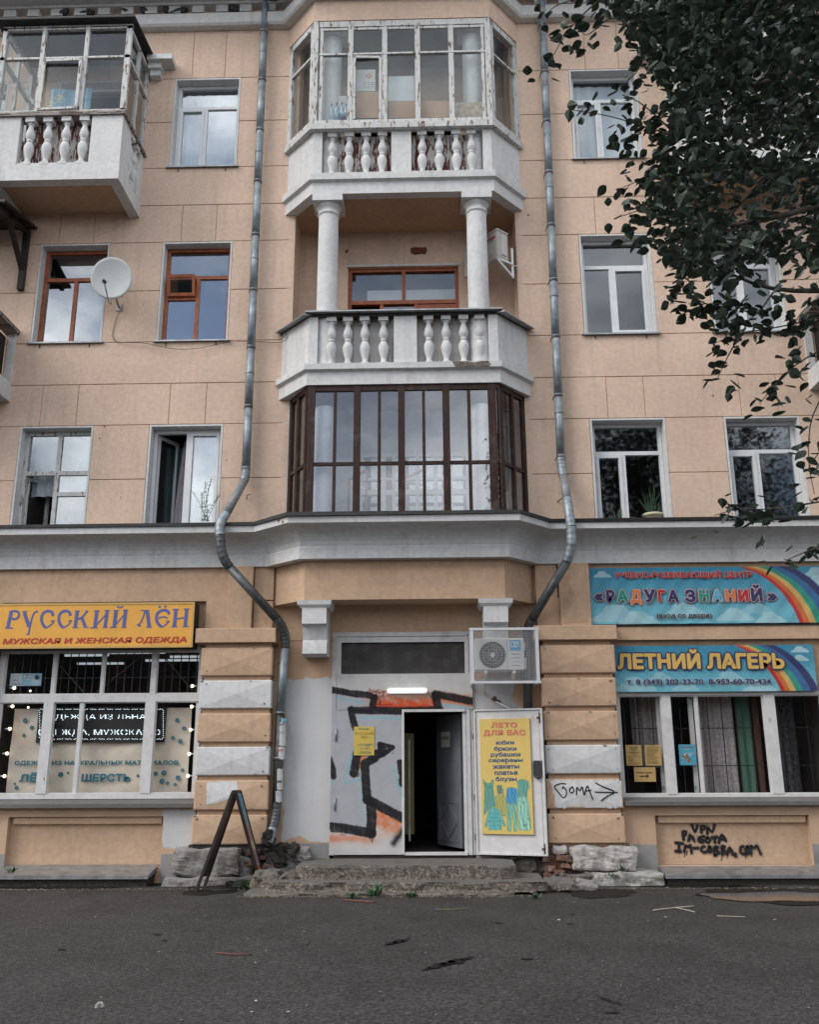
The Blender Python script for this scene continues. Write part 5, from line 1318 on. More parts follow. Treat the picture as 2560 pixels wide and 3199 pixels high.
stext('ОДЕЖДА ИЗ НАТУРАЛЬНЫХ МАТЕРИАЛОВ', 120, 1502, 1390, 1434, off=.045, spacing=1.06)
stext('ЛЁН', 160, 392, 1487, 1570, off=.05); stext('ШЕРСТЬ', 684, 1096, 1500, 1568, off=.05)
fl_ = MB()
for u, v, r in ((213, 1052, 22), (268, 1112, 20), (201, 1178, 16), (511, 1508, 24), (573, 1493, 13), (1161, 1517, 14), (1312, 1500, 21), (1380, 1493, 23), (1537, 1470, 16), (1499, 1535, 23), (1364, 1563, 23), (1410, 1579, 16), (1475, 1592, 16), (1493, 1050, 20), (1551, 1120, 20), (1457, 1198, 18), (1519, 1227, 22), (125, 1586, 11), (139, 1618, 18)):
    for k in range(5):
        t = k*2*PI/5+.3; q = ZS(u+r*.58*math.cos(t), v+r*.58*math.sin(t), yb_-.022); rr_ = r*.42/2.695/219*1.02
        fl_.add([(q.x+rr_*math.cos(j*PI/4), yb_-.022-.0003*k, q.z+rr_*math.sin(j*PI/4)) for j in range(8)], [tuple(range(8))])
tag(fl_.build('printed_flowers', mt, cl, calc=False), kind='stuff')
# dark moving-text display
led = thing('led_display', 'black dot matrix display with lit lettering hanging in the linen shop window', 'display', (-4.9, .13, 1.9))
yl = .125; a = ZS(300, 1240, yl); b = ZS(1402, 935, yl)
MB().box(a.x, b.x, yl, yl+.035, a.z, b.z).build('case', M['black'], led)
def led_dots():
    mb = MB(); pit = 7.2
    def dot(u, v, s=2.3):
        q = ZS(u, v, yl-.003); r = s/2.695/219
        mb.add([(q.x-r*1.5, q.y, q.z-r*.7), (q.x+r*1.5, q.y, q.z-r*.7), (q.x+r*1.5, q.y, q.z+r*.7), (q.x-r*1.5, q.y, q.z+r*.7)], [(0, 1, 2, 3)])
    for u in np.arange(330, 1385, 14.0):
        if int(u*7) % 5: dot(u, 956+(3 if int(u/14) % 2 else 0)); dot(u, 1210-(4 if int(u/14) % 2 else 0))
    for v in np.arange(970, 1205, 16.0): dot(332+(3 if int(v/16) % 2 else 0), v); dot(1375, v)
    for s, u0, u1, v0, v1 in (('ОДЕЖДА ИЗ ЛЬНА', 400, 1230, 998, 1050), ('ОДЕЖДА, МУЖСКАЯ О', 320, 1350, 1125, 1185)):
        co, fs = _textmesh(s, .0); x0, x1 = co[:, 0].min(), co[:, 0].max(); y0, y1 = co[:, 1].min(), co[:, 1].max()
        tr = []
        for f in fs: tr.append(co[list(f), :2])
        for vv in np.arange(v0, v1+1, pit):
            for uu in np.arange(u0, u1, pit*.9):
                X_ = x0+(uu-u0)/(u1-u0)*(x1-x0); Y_ = y0+(v1-vv)/(v1-v0)*(y1-y0)
                for t in tr:
                    if t[:, 0].min() <= X_ <= t[:, 0].max() and t[:, 1].min() <= Y_ <= t[:, 1].max() and inpoly(np.array([X_]), np.array([Y_]), [tuple(p) for p in t])[0]: dot(uu, vv); break
    tag(mb.build('lit_dots', emit('led_white', (.75, .9, .95), 1.6), led, calc=False), kind='stuff')
led_dots()
# string of bulbs down both sides of the window
bm_ = emit('warm_bulb', (1.0, .80, .58), 2.2); sock = M['pvc']
LBL = {0: 'left', 1: 'right'}; bp = None; nm_ = ['topmost', 'second', 'third', 'fourth', 'lowest']
for s_, lst in ((0, ((120, 778), (105, 933), (83, 1122), (60, 1330), (38, 1520))), (1, ((1620, 762), (1615, 935), (1605, 1130), (1595, 1333), (1583, 1518)))):
    for i, (u, v) in enumerate(lst):
        q = ZS(u, v, .09); t = thing('light_bulb', '%s lit round bulb down the %s edge of the linen shop window' % (nm_[i], LBL[s_]), 'light bulb', q, 'bulbs strung in the linen shop window')
        sg = -1 if s_ == 0 else 1
        m = MB(); R_ = .024; m.lathe([(.001, -R_)]+[(R_*math.cos(x), R_*math.sin(x)) for x in np.linspace(-1.3, 1.3, 9)]+[(.001, R_)], tuple(q), 14); m.build('bulb', bm_, t)
        m = MB(); m.tube([q+Vector((sg*.02, 0, 0)), q+Vector((sg*.07, 0, 0))], .011, 8); m.build('socket', sock, t)
for u, v, i in ((255, 803, 0), (238, 942, 1)):
    q = ZS(u, v, .3); t = thing('light_bulb', ['faint bulb behind the advert in the top left pane', 'faint bulb just above the cream banner at left'][i], 'light bulb', q)
    m = MB(); m.lathe([(.001, -.016)]+[(.016*math.cos(x), .016*math.sin(x)) for x in np.linspace(-1.3, 1.3, 7)]+[(.001, .016)], tuple(q), 10); m.build('bulb', bm_, t)
ad = thing('window_advert', 'pale blue and white advert card in the top left pane of the linen shop', 'advert', ZS(200, 760, .08))
a = ZS(80, 762, .08); b = ZS(355, 655, .08); acx = a.x
def acol(X, Z):
    U, V = PXS(X+acx, np.full_like(X, .08), Z+a.z); c = np.zeros(X.shape+(3,))+np.array((.55, .62, .66))
    c = over(c, (.25, .48, .62), smooth(180, 190, U)*1.0); c = over(c, (.55, .65, .72), smooth(60, 0, np.hypot(U-300, V-720))); c = over(c, (.55, .60, .63), smooth(30, 26, np.hypot(U-232, V-684)))
    c = over(c, (.03, .03, .04), smooth(24, 18, np.hypot(U-312, V-690)));
    for du, dv in ((224, 672), (240, 670), (226, 694), (243, 692)): c = over(c, (.03, .03, .04), smooth(7, 5, np.hypot(U-du, V-dv)))
    c = over(c, (.12, .15, .18), smooth(3, 1, poly_d(U, V, [(88, 735), (180, 735)]))); c = over(c, (.15, .18, .2), smooth(5, 3, poly_d(U, V, [(105, 715), (150, 712)])))
    c = over(c, (.15, .18, .2), smooth(4, 2, poly_d(U, V, [(98, 750), (185, 748)])))
    return c
sheet('card', tuple(a), (1, 0, 0), (0, 0, 1), b.x-a.x, b.z-a.z, 70, 30, acol, M['print'], ad)

# linen shop sign ---------------------------------------------------------------
SY = -.32
a = ZS(-10, 462, SY); b = ZS(1643, 55, SY)
sg = thing('shop_sign', 'orange box sign with blue old style lettering above the linen shop window', 'shop sign', ((a.x+b.x)/2, SY, a.z))
ms = flat('sign_orange', (.72, .36, .055), .4); mf = flat('sign_edge', (.52, .33, .10)); msd = flat('sign_side', (.03, .025, .02))
x0s, x1s, z0s, z1s = -6.40, b.x, a.z+.02, b.z
MB().box(x0s, x1s, SY, -.06, z0s, z1s).build('case', msd, sg)
MB().box(x0s+.03, x1s-.03, SY-.006, SY-.001, z0s+.03, z1s-.03).build('front_panel', ms, sg)
m = MB(); m.box(x0s, x1s, SY-.012, SY-.001, z1s-.03, z1s); m.box(x0s, x1s, SY-.012, SY-.001, z0s, z0s+.03); m.box(x0s, x0s+.03, SY-.012, SY-.001, z0s+.03, z1s-.03); m.box(x1s-.03, x1s, SY-.012, SY-.001, z0s+.03, z1s-.03); m.build('rim', mf, sg)
mblue = flat('sign_blue', (.08, .10, .30)); mred = flat('sign_red', (.42, .03, .02))
GL = [([(95, 140), (65, 270)], 25), ([(42, 274), (108, 274)], 9), ([(78, 140), (112, 130), (148, 133), (163, 155), (155, 185), (125, 203), (97, 192)], 15),
      ([(205, 145), (243, 262)], 24), ([(188, 136), (228, 136)], 8), ([(320, 138), (302, 133), (278, 160), (255, 245), (240, 328)], 13), ([(222, 328), (245, 329)], 8),
      ([(447, 172), (440, 138), (400, 128), (360, 148), (345, 198), (362, 248), (385, 272)], 20), ([(385, 275), (438, 242), (452, 216)], 10), ([(428, 214), (460, 213)], 8),
      ([(650, 138), (633, 265)], 25), ([(628, 132), (672, 132)], 8), ([(608, 270), (658, 270)], 8), ([(652, 200), (690, 188), (733, 134)], 13), ([(718, 131), (742, 131)], 8), ([(690, 190), (705, 228), (718, 262)], 22), ([(702, 267), (747, 267)], 8),
      ([(815, 135), (799, 265)], 24), ([(793, 130), (840, 129)], 8), ([(760, 272), (822, 270)], 8), ([(903, 132), (885, 262)], 24), ([(882, 127), (926, 126)], 8), ([(866, 268), (905, 267)], 8), ([(812, 248), (900, 152)], 9),
      ([(977, 132), (961, 262)], 24), ([(955, 127), (1002, 126)], 8), ([(922, 269), (984, 267)], 8), ([(1058, 129), (1043, 259)], 24), ([(1037, 124), (1080, 123)], 8), ([(1020, 268), (1066, 266)], 8), ([(974, 245), (1056, 149)], 9), ([(985, 90), (1008, 106), (1037, 90)], 10),
      ([(1240, 130), (1256, 262)], 24), ([(1188, 126), (1252, 125)], 8), ([(1222, 130), (1198, 205), (1165, 255)], 9), ([(1158, 240), (1180, 262)], 16), ([(1232, 267), (1278, 266)], 8),
      ([(1424, 158), (1415, 128), (1375, 121), (1330, 140), (1312, 188), (1330, 238), (1360, 264)], 20), ([(1360, 266), (1405, 240), (1424, 214)], 9), ([(1335, 190), (1385, 176), (1410, 192)], 10), ([(1395, 216), (1428, 215)], 7), ([(1336, 95), (1353, 95)], 16), ([(1384, 93), (1401, 93)], 16),
      ([(1482, 121), (1468, 258)], 24), ([(1452, 118), (1508, 117)], 8), ([(1443, 264), (1492, 263)], 8), ([(1573, 118), (1560, 256)], 24), ([(1546, 115), (1597, 114)], 8), ([(1536, 262), (1590, 261)], 8), ([(1488, 196), (1560, 184)], 9)]
GL += [([(u+146, v-.5) for u, v in p], w) for p, w in GL[7:10]]
def strokes(glist, z, y, mat, name, parent, k=1/2.695/219, smoothn=0):
    mb = MB()
    for si, (pts, w) in enumerate(glist):
        P = [z(u, v, y) for u, v in pts]; w = w*k; y_ = y-.0006*(si % 5)
        if len(P) > 2:      # round the corners
            for _ in range(2):
                Q = [P[0]]
                for p, q in zip(P[:-1], P[1:]): Q += [p.lerp(q, .25), p.lerp(q, .75)]
                Q.append(P[-1]); P = Q
        L, R_ = [], []
        for i, p in enumerate(P):
            d = (P[min(i+1, len(P)-1)]-P[max(i-1, 0)]).normalized(); n = Vector((-d.z, 0, d.x))*(w/2); L.append(p+n); R_.append(p-n)
        n_ = len(P); mb.add([(q.x, y_, q.z) for q in L+R_], [(i, i+1, n_+i+1, n_+i) for i in range(n_-1)])
    return mb.build(name, mat, parent, calc=False)
strokes([(p, w*1.22) for p, w in GL], ZS, SY-.008, mblue, 'lettering', sg)
def sgt(s, u0, u1, v0, v1, mat): text(s, ZS(u0, v1, SY-.007), ZS(u1, v1-(u1-u0)*.011, SY-.007), ZS(u0, v0, SY).z-ZS(u0, v1, SY).z, mat, parent=sg, off=.035, shear=.12)
sgt('МУЖСКАЯ И ЖЕНСКАЯ ОДЕЖДА', 20, 1573, 362, 420, mred)

# ================================================================== BANNERS
def hexc(c): return tuple(((x/255+.055)/1.055)**2.4 if x > 10 else 0 for x in c)
SKY1, SKY2 = (.035, .23, .36), (.14, .42, .52)
RB = [(.42, .02, .015), (.55, .12, .02), (.55, .36, .10), (.02, .26, .18), (.03, .12, .28), (.025, .03, .12)]
def banner_col(px, y, x0, z0, vt, vb, clouds, arc):
    (cx, cy, r0, r1, sq) = arc
    def f(X, Z):
        U, V = px(X+x0, np.full_like(X, y), Z+z0)
        t = smooth(vt, vb, V); c = np.zeros(X.shape+(3,))+np.array(SKY1); c = over(c, SKY2, t)
        for cu, cv, s, a in clouds:
            k = np.zeros(U.shape)
            for du, dv, r in ((0, 0, 1), (-.9, .25, .62), (.95, .22, .66), (-.45, -.3, .6), (1.6, .42, .42), (-1.5, .42, .4)):
                k = np.maximum(k, smooth(1.0, .93, np.hypot(U-cu-du*s, (V-cv-dv*s)*1.25)/(r*s)))
            k = k*smooth(cv+.62*s, cv+.5*s, V); c = over(c, (.42, .60, .64), k*a)
        d = np.hypot((U-cx)*sq, V-cy); q = (d-r0)/np.maximum(25, sq*0+40+(U-r1)*.40)
        for i, col in enumerate(RB):
            k = smooth(i/6-.02, i/6+.01, q)*smooth((i+1)/6+.01, (i+1)/6-.02, q)
            c = over(c, col, k*smooth(r1-20, r1+20, U))
        w = nfield(U, V, .02, 5); c = c*(1+.05*w)[..., None]
        return c
    return f
PXR = to_px(1640, 1700, 1.7967)
by = -.135
a = ZR(362, 452, by); b = ZR(352, 135, by); bx0 = a.x; bx1 = 5.95; bz0 = a.z+.005; bz1 = b.z
bn = thing('camp_banner', 'upper sky blue banner with rainbow and multicoloured lettering above the right shop', 'banner', ((bx0+bx1)/2, by, bz0))
sheet('vinyl', (bx0, by, bz0), (1, 0, 0), (0, 0, 1), bx1-bx0, bz1-bz0, 560, 130,
      banner_col(PXR, by, bx0, bz0, 130, 440, [(435, 172, 26, .8), (520, 395, 75, .55), (640, 420, 60, .5), (900, 380, 70, .45), (1180, 400, 55, .6), (1380, 415, 45, .6), (1640, 160, 40, .7), (1650, 210, 45, .8), (1300, 360, 50, .3)], (1130, 640, 516, 1225, 1.15)), M['print'], bn,
      wav=lambda X, Z: .006*np.sin(X*9+Z*6)*np.exp(-Z*3)+.004*np.sin(X*23-Z*15)+.003*nfield(X, Z, 10, 3))
MB().box(bx0+.03, bx1, by+.02, -.102, bz0-.03, bz1).build('backing_board', M['black'], bn)
for x, z in ((bx0+.03, bz0+.03), (bx0+.02, bz1-.03)): MB().tube([(x, by-.012, z), (x, by-.008, z)], .012, 10).build('eyelet', M['darkmetal'], bn)
def bt(par, s, u0, u1, v0, v1, y, mat, **k): text(s, ZR(u0, v1, y), ZR(u1, v1-(u1-u0)*.004, y), ZR(u0, v0, y).z-ZR(u0, v1, y).z, mat, parent=par, **k)
mr = flat('banner_red', (.42, .015, .015)); mwh = flat('banner_white', (.60, .60, .60)); mk = flat('banner_black', (.015, .018, .03)); mn = flat('banner_navy', (.03, .025, .10)); mor = flat('banner_orange', (.62, .17, .05)); mgr = flat('banner_green', (.01, .25, .18)); msk = flat('banner_blue', (.10, .38, .55)); mgo = flat('banner_gold', (.62, .40, .10))
ty = by-.014
bt(bn, 'УЧЕБНО-РАЗВИВАЮЩИЙ ЦЕНТР', 505, 1280, 148, 198, ty, mr, off=.045, outlines=((.03, mwh),))
let = [('«', 385, 448, 274, 322, mn), ('Р', 455, 512, 252, 332, mn), ('А', 514, 590, 252, 332, mgr), ('Д', 592, 664, 252, 345, mor), ('У', 666, 742, 248, 332, mn), ('Г', 746, 798, 252, 330, mr), ('А', 800, 872, 252, 330, mn),
       ('З', 896, 968, 250, 330, mn), ('Н', 976, 1044, 250, 328, mgr), ('А', 1048, 1120, 250, 328, msk), ('Н', 1124, 1190, 249, 327, mor), ('И', 1196, 1264, 249, 327, mr), ('Й', 1268, 1344, 222, 326, mn), ('»', 1356, 1424, 272, 320, mn)]
for s, u0, u1, v0, v1, mm in let:
    text(s, ZR(u0+5, v1-4, ty), ZR(u1-5, v1-4, ty), ZR(u0, v0+4, ty).z-ZR(u0, v1-4, ty).z, mm, parent=bn, off=.058, outlines=((.035, mwh), (.065, mr)), name='letter')
bt(bn, '(вход со двора)', 742, 1052, 388, 420, ty, mk, off=.04, outlines=((.03, mwh),))
by2 = -.075
a = ZR(512, 830, by2); b = ZR(505, 572, by2); b2x0 = a.x; b2x1 = ZR(1632, 700, by2).x
b2 = thing('camp_banner', 'lower sky blue banner with gold lettering and phone numbers over the right shop window', 'banner', ((b2x0+b2x1)/2, by2, a.z))
sheet('vinyl', (b2x0, by2, a.z), (1, 0, 0), (0, 0, 1), b2x1-b2x0, b.z-a.z, 480, 110,
      banner_col(PXR, by2, b2x0, a.z, 560, 830, [(620, 790, 60, .5), (760, 745, 35, .4), (1150, 760, 60, .4), (1320, 800, 50, .6), (1545, 592, 26, .8), (1545, 640, 26, .8), (900, 800, 40, .4)], (1050, 1050, 503, 1180, 1.15)), M['print'], b2,
      wav=lambda X, Z: .004*np.sin(X*8+Z*9)+.004*nfield(X, Z, 9, 6))
MB().box(b2x0, b2x1, by2+.015, -.014, a.z+.01, b.z-.01).build('backing_board', M['black'], b2)
ty2 = by2-.012
text('ЛЕТНИЙ ЛАГЕРЬ', ZR(522, 702, ty2), ZR(1462, 699, ty2), ZR(522, 590, ty2).z-ZR(522, 702, ty2).z, mgo, parent=b2, off=.05, outlines=((.075, mn),))
bt(b2, 'т. 8 (343) 302-33-70  8-953-60-70-434', 575, 1386, 758, 796, ty2, mn, off=.04, outlines=((.03, mwh),))

# right shop: notes, curtains ---------------------------------------------------
mpap = flat('brown_paper', (.50, .33, .12)); yn = .036
Z23 = ZT(1920, 2300, 2.695)
def note(name, lab, u0, v0, u1, v1, mat, lines, cat='notice'):
    t = thing(name, lab, cat, Z23((u0+u1)/2, v1, yn)); a = Z23(u0, v1, yn); b = Z23(u1, v0, yn)
    MB().box(a.x, b.x, yn, yn+.002, a.z, b.z).build('sheet', mat, t)
    for s, ua, ub, va, vb, mm in lines: text(s, Z23(ua, vb, yn-.001), Z23(ub, vb, yn-.001), Z23(ua, va, yn).z-Z23(ua, vb, yn).z, mm, parent=t, off=.02, lift=.001)
    return t
ink = flat('dark_ink', (.03, .025, .02))
note('window_notice', 'left brown paper notice with two bold title lines in the right shop window', 105, 72, 226, 246, mpap,
     [('ЛЕТНИЙ', 127, 198, 84, 96, ink), ('ЛАГЕРЬ', 132, 196, 102, 113, ink), ('с 29 мая', 145, 178, 120, 126, ink), ('начальная школа', 120, 212, 132, 140, ink), ('и школа', 145, 185, 147, 154, ink), ('с 8.00 до 18.00 часов', 118, 218, 164, 172, ink), ('игры', 118, 150, 178, 184, ink), ('прогулки', 118, 165, 190, 196, ink), ('питание', 118, 160, 202, 208, ink), ('запись по телефону', 118, 218, 216, 222, ink), ('вход со двора здания', 118, 218, 230, 236, ink)])
note('window_notice', 'right brown paper notice covered in small text in the right shop window', 266, 72, 390, 246, mpap,
     [('учебно-развивающий', 282, 370, 78, 85, ink)]+[(s, 276, 276+w, 94+i*11, 100+i*11, ink) for i, (s, w) in enumerate((('подготовка к школе', 100), ('английский язык', 88), ('логопед и психолог', 98), ('рисование и лепка', 92), ('развитие речи', 76), ('каллиграфия', 66), ('математика', 62), ('шахматы для детей', 94), ('музыка и танцы', 84), ('скорочтение', 66), ('творческая студия', 92), ('запись ежедневно', 90), ('группы по возрасту', 100)))])
ar = note('window_notice', 'wide brown paper note with a black arrow below the other notices', 172, 260, 345, 382, mpap, [('ВХОД со двора', 190, 323, 298, 313, ink)])
strokes([([(216, 336), (275, 334)], 9), ([(272, 322), (290, 334), (272, 347)], 9)], Z23, yn-.002, ink, 'arrow', ar)
pn = note('window_notice', 'small blue printed card with white hours and a rainbow behind the second pane', 553, 67, 682, 242, flat('card_blue', (.07, .30, .42)),
          [('«РАДУГА ЗНАНИЙ»', 562, 662, 84, 96, mr), ('Режим работы:', 572, 648, 104, 112, mwh), ('8', 588, 602, 138, 166, mwh), ('00', 604, 616, 136, 146, mwh), ('-20', 618, 652, 138, 166, mwh), ('00', 655, 668, 136, 146, mwh), ('пн-пт', 572, 590, 182, 188, mwh), ('сб вс', 572, 590, 212, 218, mwh)])
for i, cc in enumerate(RB[:5]):
    pts = [(570+4*i+t*60, 164-4*i+(t**1.8)*55) for t in np.linspace(0, 1, 6)]
    strokes([(pts, 7)], Z23, yn-.002, flat('rainbow_%d' % i, cc), 'rainbow_band', pn)
lace = M['lace'] = plain('lace_cloth', (.50, .46, .45), .9, var=.35, vs=26, bst=0)
def curtain(name, lab, x0, x1, z0, z1, y, mat, folds=8, amp=.04, sheer=False, cat='curtain', lean=0.0):
    nx = int((x1-x0)/.015)+2; t = thing(name, lab, cat, ((x0+x1)/2, y, z0)); mb = MB(); rz = [z0+(z1-z0)*i/6 for i in range(7)]
    for i, z in enumerate(rz):
        for j in range(nx):
            u = j/(nx-1); x = x0+(x1-x0)*u+lean*(1-i/6); mb.v.append((x, y+amp*math.sin(u*folds*2*PI+.5*math.sin(u*7)+.1*i)*(.6+.4*math.sin(u*5+1)), z))
    for i in range(6):
        for j in range(nx-1):
            k = i*nx+j; mb.f.append((k, k+1, k+nx+1, k+nx)); mb.m.append(0); mb.sm.append(True)
    mb.build('cloth', mat, t, calc=False); return t
curtain('lace_curtain', 'pale lace curtain hanging behind the wide pane of the right shop window', 3.78, 4.34, 1.2, 2.62, .42, lace, 5, .05)
curtain('green_curtain', 'pale green curtain hanging beside the lace in the right shop window', 4.38, 4.60, 1.2, 2.62, .44, flat('green_cloth', (.10, .22, .16)), 2, .03)
curtain('brown_curtain', 'narrow dark brown curtain beside the green one in the right shop window', 4.62, 4.72, 1.2, 2.62, .45, flat('brown_cloth', (.10, .045, .03)), 1, .03)
curtain('lace_curtain', 'dim lace curtain behind the narrow pane with the notices', 2.9, 3.3, 1.6, 2.62, .6, lace, 4, .05)
curtain('lace_curtain', 'dim patterned lace curtain in the rightmost pane of the right shop', 4.95, 5.25, 1.2, 2.62, .5, plain('dark_lace', (.08, .08, .09), .9, var=.8, vs=22, bst=0), 3, .03)
for i, (x, l) in enumerate(((3.20, 'left pane of the right shop window'), (3.655, 'second pane of the right shop window'), (4.80, 'wide pane of the right shop window'))):
    t = thing('inner_casement', 'inner white casement stile seen through the %s' % l, 'window frame', (x, .14, 1.2)); MB().box(x-.03, x+.03, .13, .17, 1.2, 2.6).build('stile', M['shopwhite'], t); MB().box(x-.03, x+.0, .128, .129, 1.3, 1.35).build('hinge', M['tin'], t)
tn = thing('tinsel_strip', 'glittering dark green tinsel lying along the bottom of the right shop panes', 'tinsel', (3.9, .09, 1.25)); mb = MB()
for i in range(900):
    x = random.uniform(2.8, 4.7); y = .10+random.uniform(-.03, .03); z = 1.25+abs(random.gauss(0, .03)); d = Vector((random.gauss(0, 1), random.gauss(0, 1), random.gauss(0, 1))).normalized()*.018; e = Vector((d.z, d.x, d.y))*.15
    mb.add([(x, y, z), (x+d.x, y+d.y, z+d.z), (x+d.x+e.x, y+d.y+e.y, z+d.z+e.z)], [(0, 1, 2)])
tag(mb.build('tinsel_strands', plain('tinsel', (.03, .10, .06), .25, .8, bst=0), tn, calc=False), kind='stuff')

# graffiti on walls --------------------------------------------------------------
def tagthing(name, lab, strokes_, z, y, w, mat, k, yf=None):
    t = thing(name, lab, 'graffiti', z(strokes_[0][0][0], strokes_[0][0][1], y))
    ss = []
    for pts in strokes_:
        P = [z(u, v, y) for u, v in pts]
        if len(P) > 2:
            for _ in range(2):
                Q = [P[0]]
                for p, q in zip(P[:-1], P[1:]): Q += [p.lerp(q, .25), p.lerp(q, .75)]
                Q.append(P[-1]); P = Q
        else: P = [P[0].lerp(P[1], i/6) for i in range(7)]
        ss.append([(p.x, p.z) for p in P])
    ribbon(ss, w, mat, yf or (lambda x, z: y), 'paint_stroke', t); return t
yf = blocky(1.515, 2.55, *BZ[4])
tagthing('block_graffiti', 'black marker word and arrow on the white painted block of the right pier', [[(230, 1345), (205, 1340), (160, 1358), (185, 1385), (220, 1432), (240, 1390), (215, 1355), (212, 1372)], [(268, 1360), (248, 1375), (258, 1400), (278, 1385), (268, 1360)], [(290, 1405), (292, 1352), (308, 1392), (322, 1350), (330, 1402)], [(335, 1405), (352, 1345), (362, 1385), (382, 1430)], [(338, 1385), (372, 1380)], [(395, 1390), (460, 1392), (520, 1392)], [(398, 1338), (440, 1362), (520, 1390), (470, 1408), (430, 1438)]],
         ZR, -.27, .016, M['black'], 0, lambda x, z: yf(x, z)-.002)
V1 = [[(655, 745), (680, 820), (700, 750)], [(735, 810), (728, 750), (765, 755), (760, 780), (735, 785)], [(785, 820), (780, 750), (825, 820), (845, 745)],
      [(585, 870), (572, 795), (610, 800), (600, 830), (582, 835)], [(625, 880), (635, 815), (675, 880)], [(630, 858), (665, 850)], [(755, 840), (705, 850), (715, 890), (750, 895), (752, 868), (712, 868)], [(785, 850), (765, 880), (790, 900), (812, 875), (785, 850)], [(820, 852), (868, 845)], [(843, 850), (848, 895)], [(880, 895), (905, 812), (940, 880)], [(885, 868), (932, 860)],
      [(515, 895), (575, 900)], [(543, 898), (545, 965)], [(515, 965), (560, 968)], [(590, 970), (598, 905), (620, 940), (640, 900), (650, 980)], [(668, 940), (705, 938)], [(760, 925), (735, 930), (730, 965), (762, 978), (782, 965)], [(800, 925), (788, 960), (805, 980), (822, 955), (800, 925)], [(845, 1000), (840, 920), (878, 930), (850, 955), (890, 975), (848, 1000)], [(910, 995), (900, 915), (935, 925), (915, 950), (945, 990)], [(950, 985), (968, 920), (998, 995)], [(955, 965), (990, 962)], [(1018, 985), (1022, 1010)], [(1085, 925), (1060, 930), (1062, 985), (1095, 990)], [(1120, 925), (1100, 960), (1115, 1000), (1138, 965), (1120, 925)], [(1150, 985), (1145, 905), (1175, 950), (1195, 905), (1232, 990)]]
DR = [[(545, 965), (548, 985)], [(598, 970), (590, 1015)], [(618, 960), (608, 1000)], [(655, 970), (650, 990)], [(912, 995), (902, 1045)], [(960, 985), (950, 1020)], [(1108, 995), (1108, 1030)], [(1158, 985), (1155, 1010)], [(672, 880), (678, 895)], [(843, 890), (850, 905)]]
tg_ = tagthing('wall_graffiti', 'three lines of dripping black spray lettering on the recessed ochre panel at right', V1, Z23, -.017, .034, M['black'], 0)
ribbon([[(lambda q: (q.x, q.z))(Z23(u, v, -.017)) for u, v in p] for p in DR], .010, M['black'], lambda x, z: -.0165, 'paint_drip', tg_)
# patches where the ochre has fallen off above the balcony window, small rust spots on the front
mrd = plain('bare_red_undercoat', (.14, .045, .02), .9, var=.4, vs=30)
for pts in ([(876, 1408), (900, 1402), (960, 1402), (974, 1418), (962, 1446), (940, 1440), (905, 1446), (878, 1434)], [(505, 1425), (520, 1412), (526, 1425), (510, 1440)]):
    P = [ZB(u, v, .59) for u, v in pts]; xs = [p.x for p in P]; zs_ = [p.z for p in P]
    patchfill(min(xs)-.02, max(xs)+.02, min(zs_)-.02, max(zs_)+.02, .597, [(p.x, p.z) for p in P], 0, 'bare_patch', mat=mrd, res=.008, rag=.006)
rr = random.Random(9); mb = MB()
for k in range(46):
    x = rr.choice([rr.uniform(-7.4, -2.4), rr.uniform(1.6, 6.6)]); z = rr.uniform(5.1, 14); r = rr.uniform(.004, .014)
    if any(a-.1 < x < b+.1 for a, b in COLS.values()) and rr.random() < .8: continue
    mb.add([(x+r*(1+.4*rr.random())*math.cos(t*PI/4), -.003, z+r*(1+.9*rr.random())*math.sin(t*PI/4)) for t in range(8)], [tuple(range(8))])
tag(mb.build('rust_spots', mrd, BLD, calc=False), kind='stuff')
# broken edge of the open balcony's slab
P = [ZC(u, v, -.645) for u, v in ((1112, 418), (1160, 412), (1240, 420), (1320, 408), (1332, 430), (1318, 448), (1250, 440), (1190, 450), (1132, 446))]
patchfill(min(p.x for p in P)-.02, max(p.x for p in P)+.02, 7.386, 7.472, -.6475, [(p.x, p.z) for p in P], 0, 'chipped_patch', mat=M['rubble'], res=.008, rag=.006)
for (u, v, w, h) in ((150, 1320, 14, 26), (128, 1312, 8, 22)):
    q = ZC(u, v, -1.0); patchfill(q.x-.02, q.x+.03, q.z-.07, q.z+.01, -1.004, [(q.x-.012, q.z), (q.x+.02, q.z+.004), (q.x+.012, q.z-.03), (q.x-.004, q.z-.06)], 0, 'chipped_patch', mat=mrd, res=.006, rag=.004)
# thin overspray round the black lettering of the recessed panel
def haze_paint():
    m = bpy.data.materials.new('overspray'); m.use_nodes = True; t = m.node_tree; b = t.nodes['Principled BSDF']; b.inputs['Base Color'].default_value = (.02, .02, .02, 1); b.inputs['Roughness'].default_value = .9; b.inputs['Alpha'].default_value = .22; return m
ov = []
for pts in V1:
    P_ = [Z23(u, v, -.017) for u, v in pts]; ov.append([(p.x, p.z) for p in (P_ if len(P_) > 2 else [P_[0].lerp(P_[1], i/4) for i in range(5)])])
ribbon(ov, .062, haze_paint(), lambda x, z: -.0155, 'overspray', tg_)
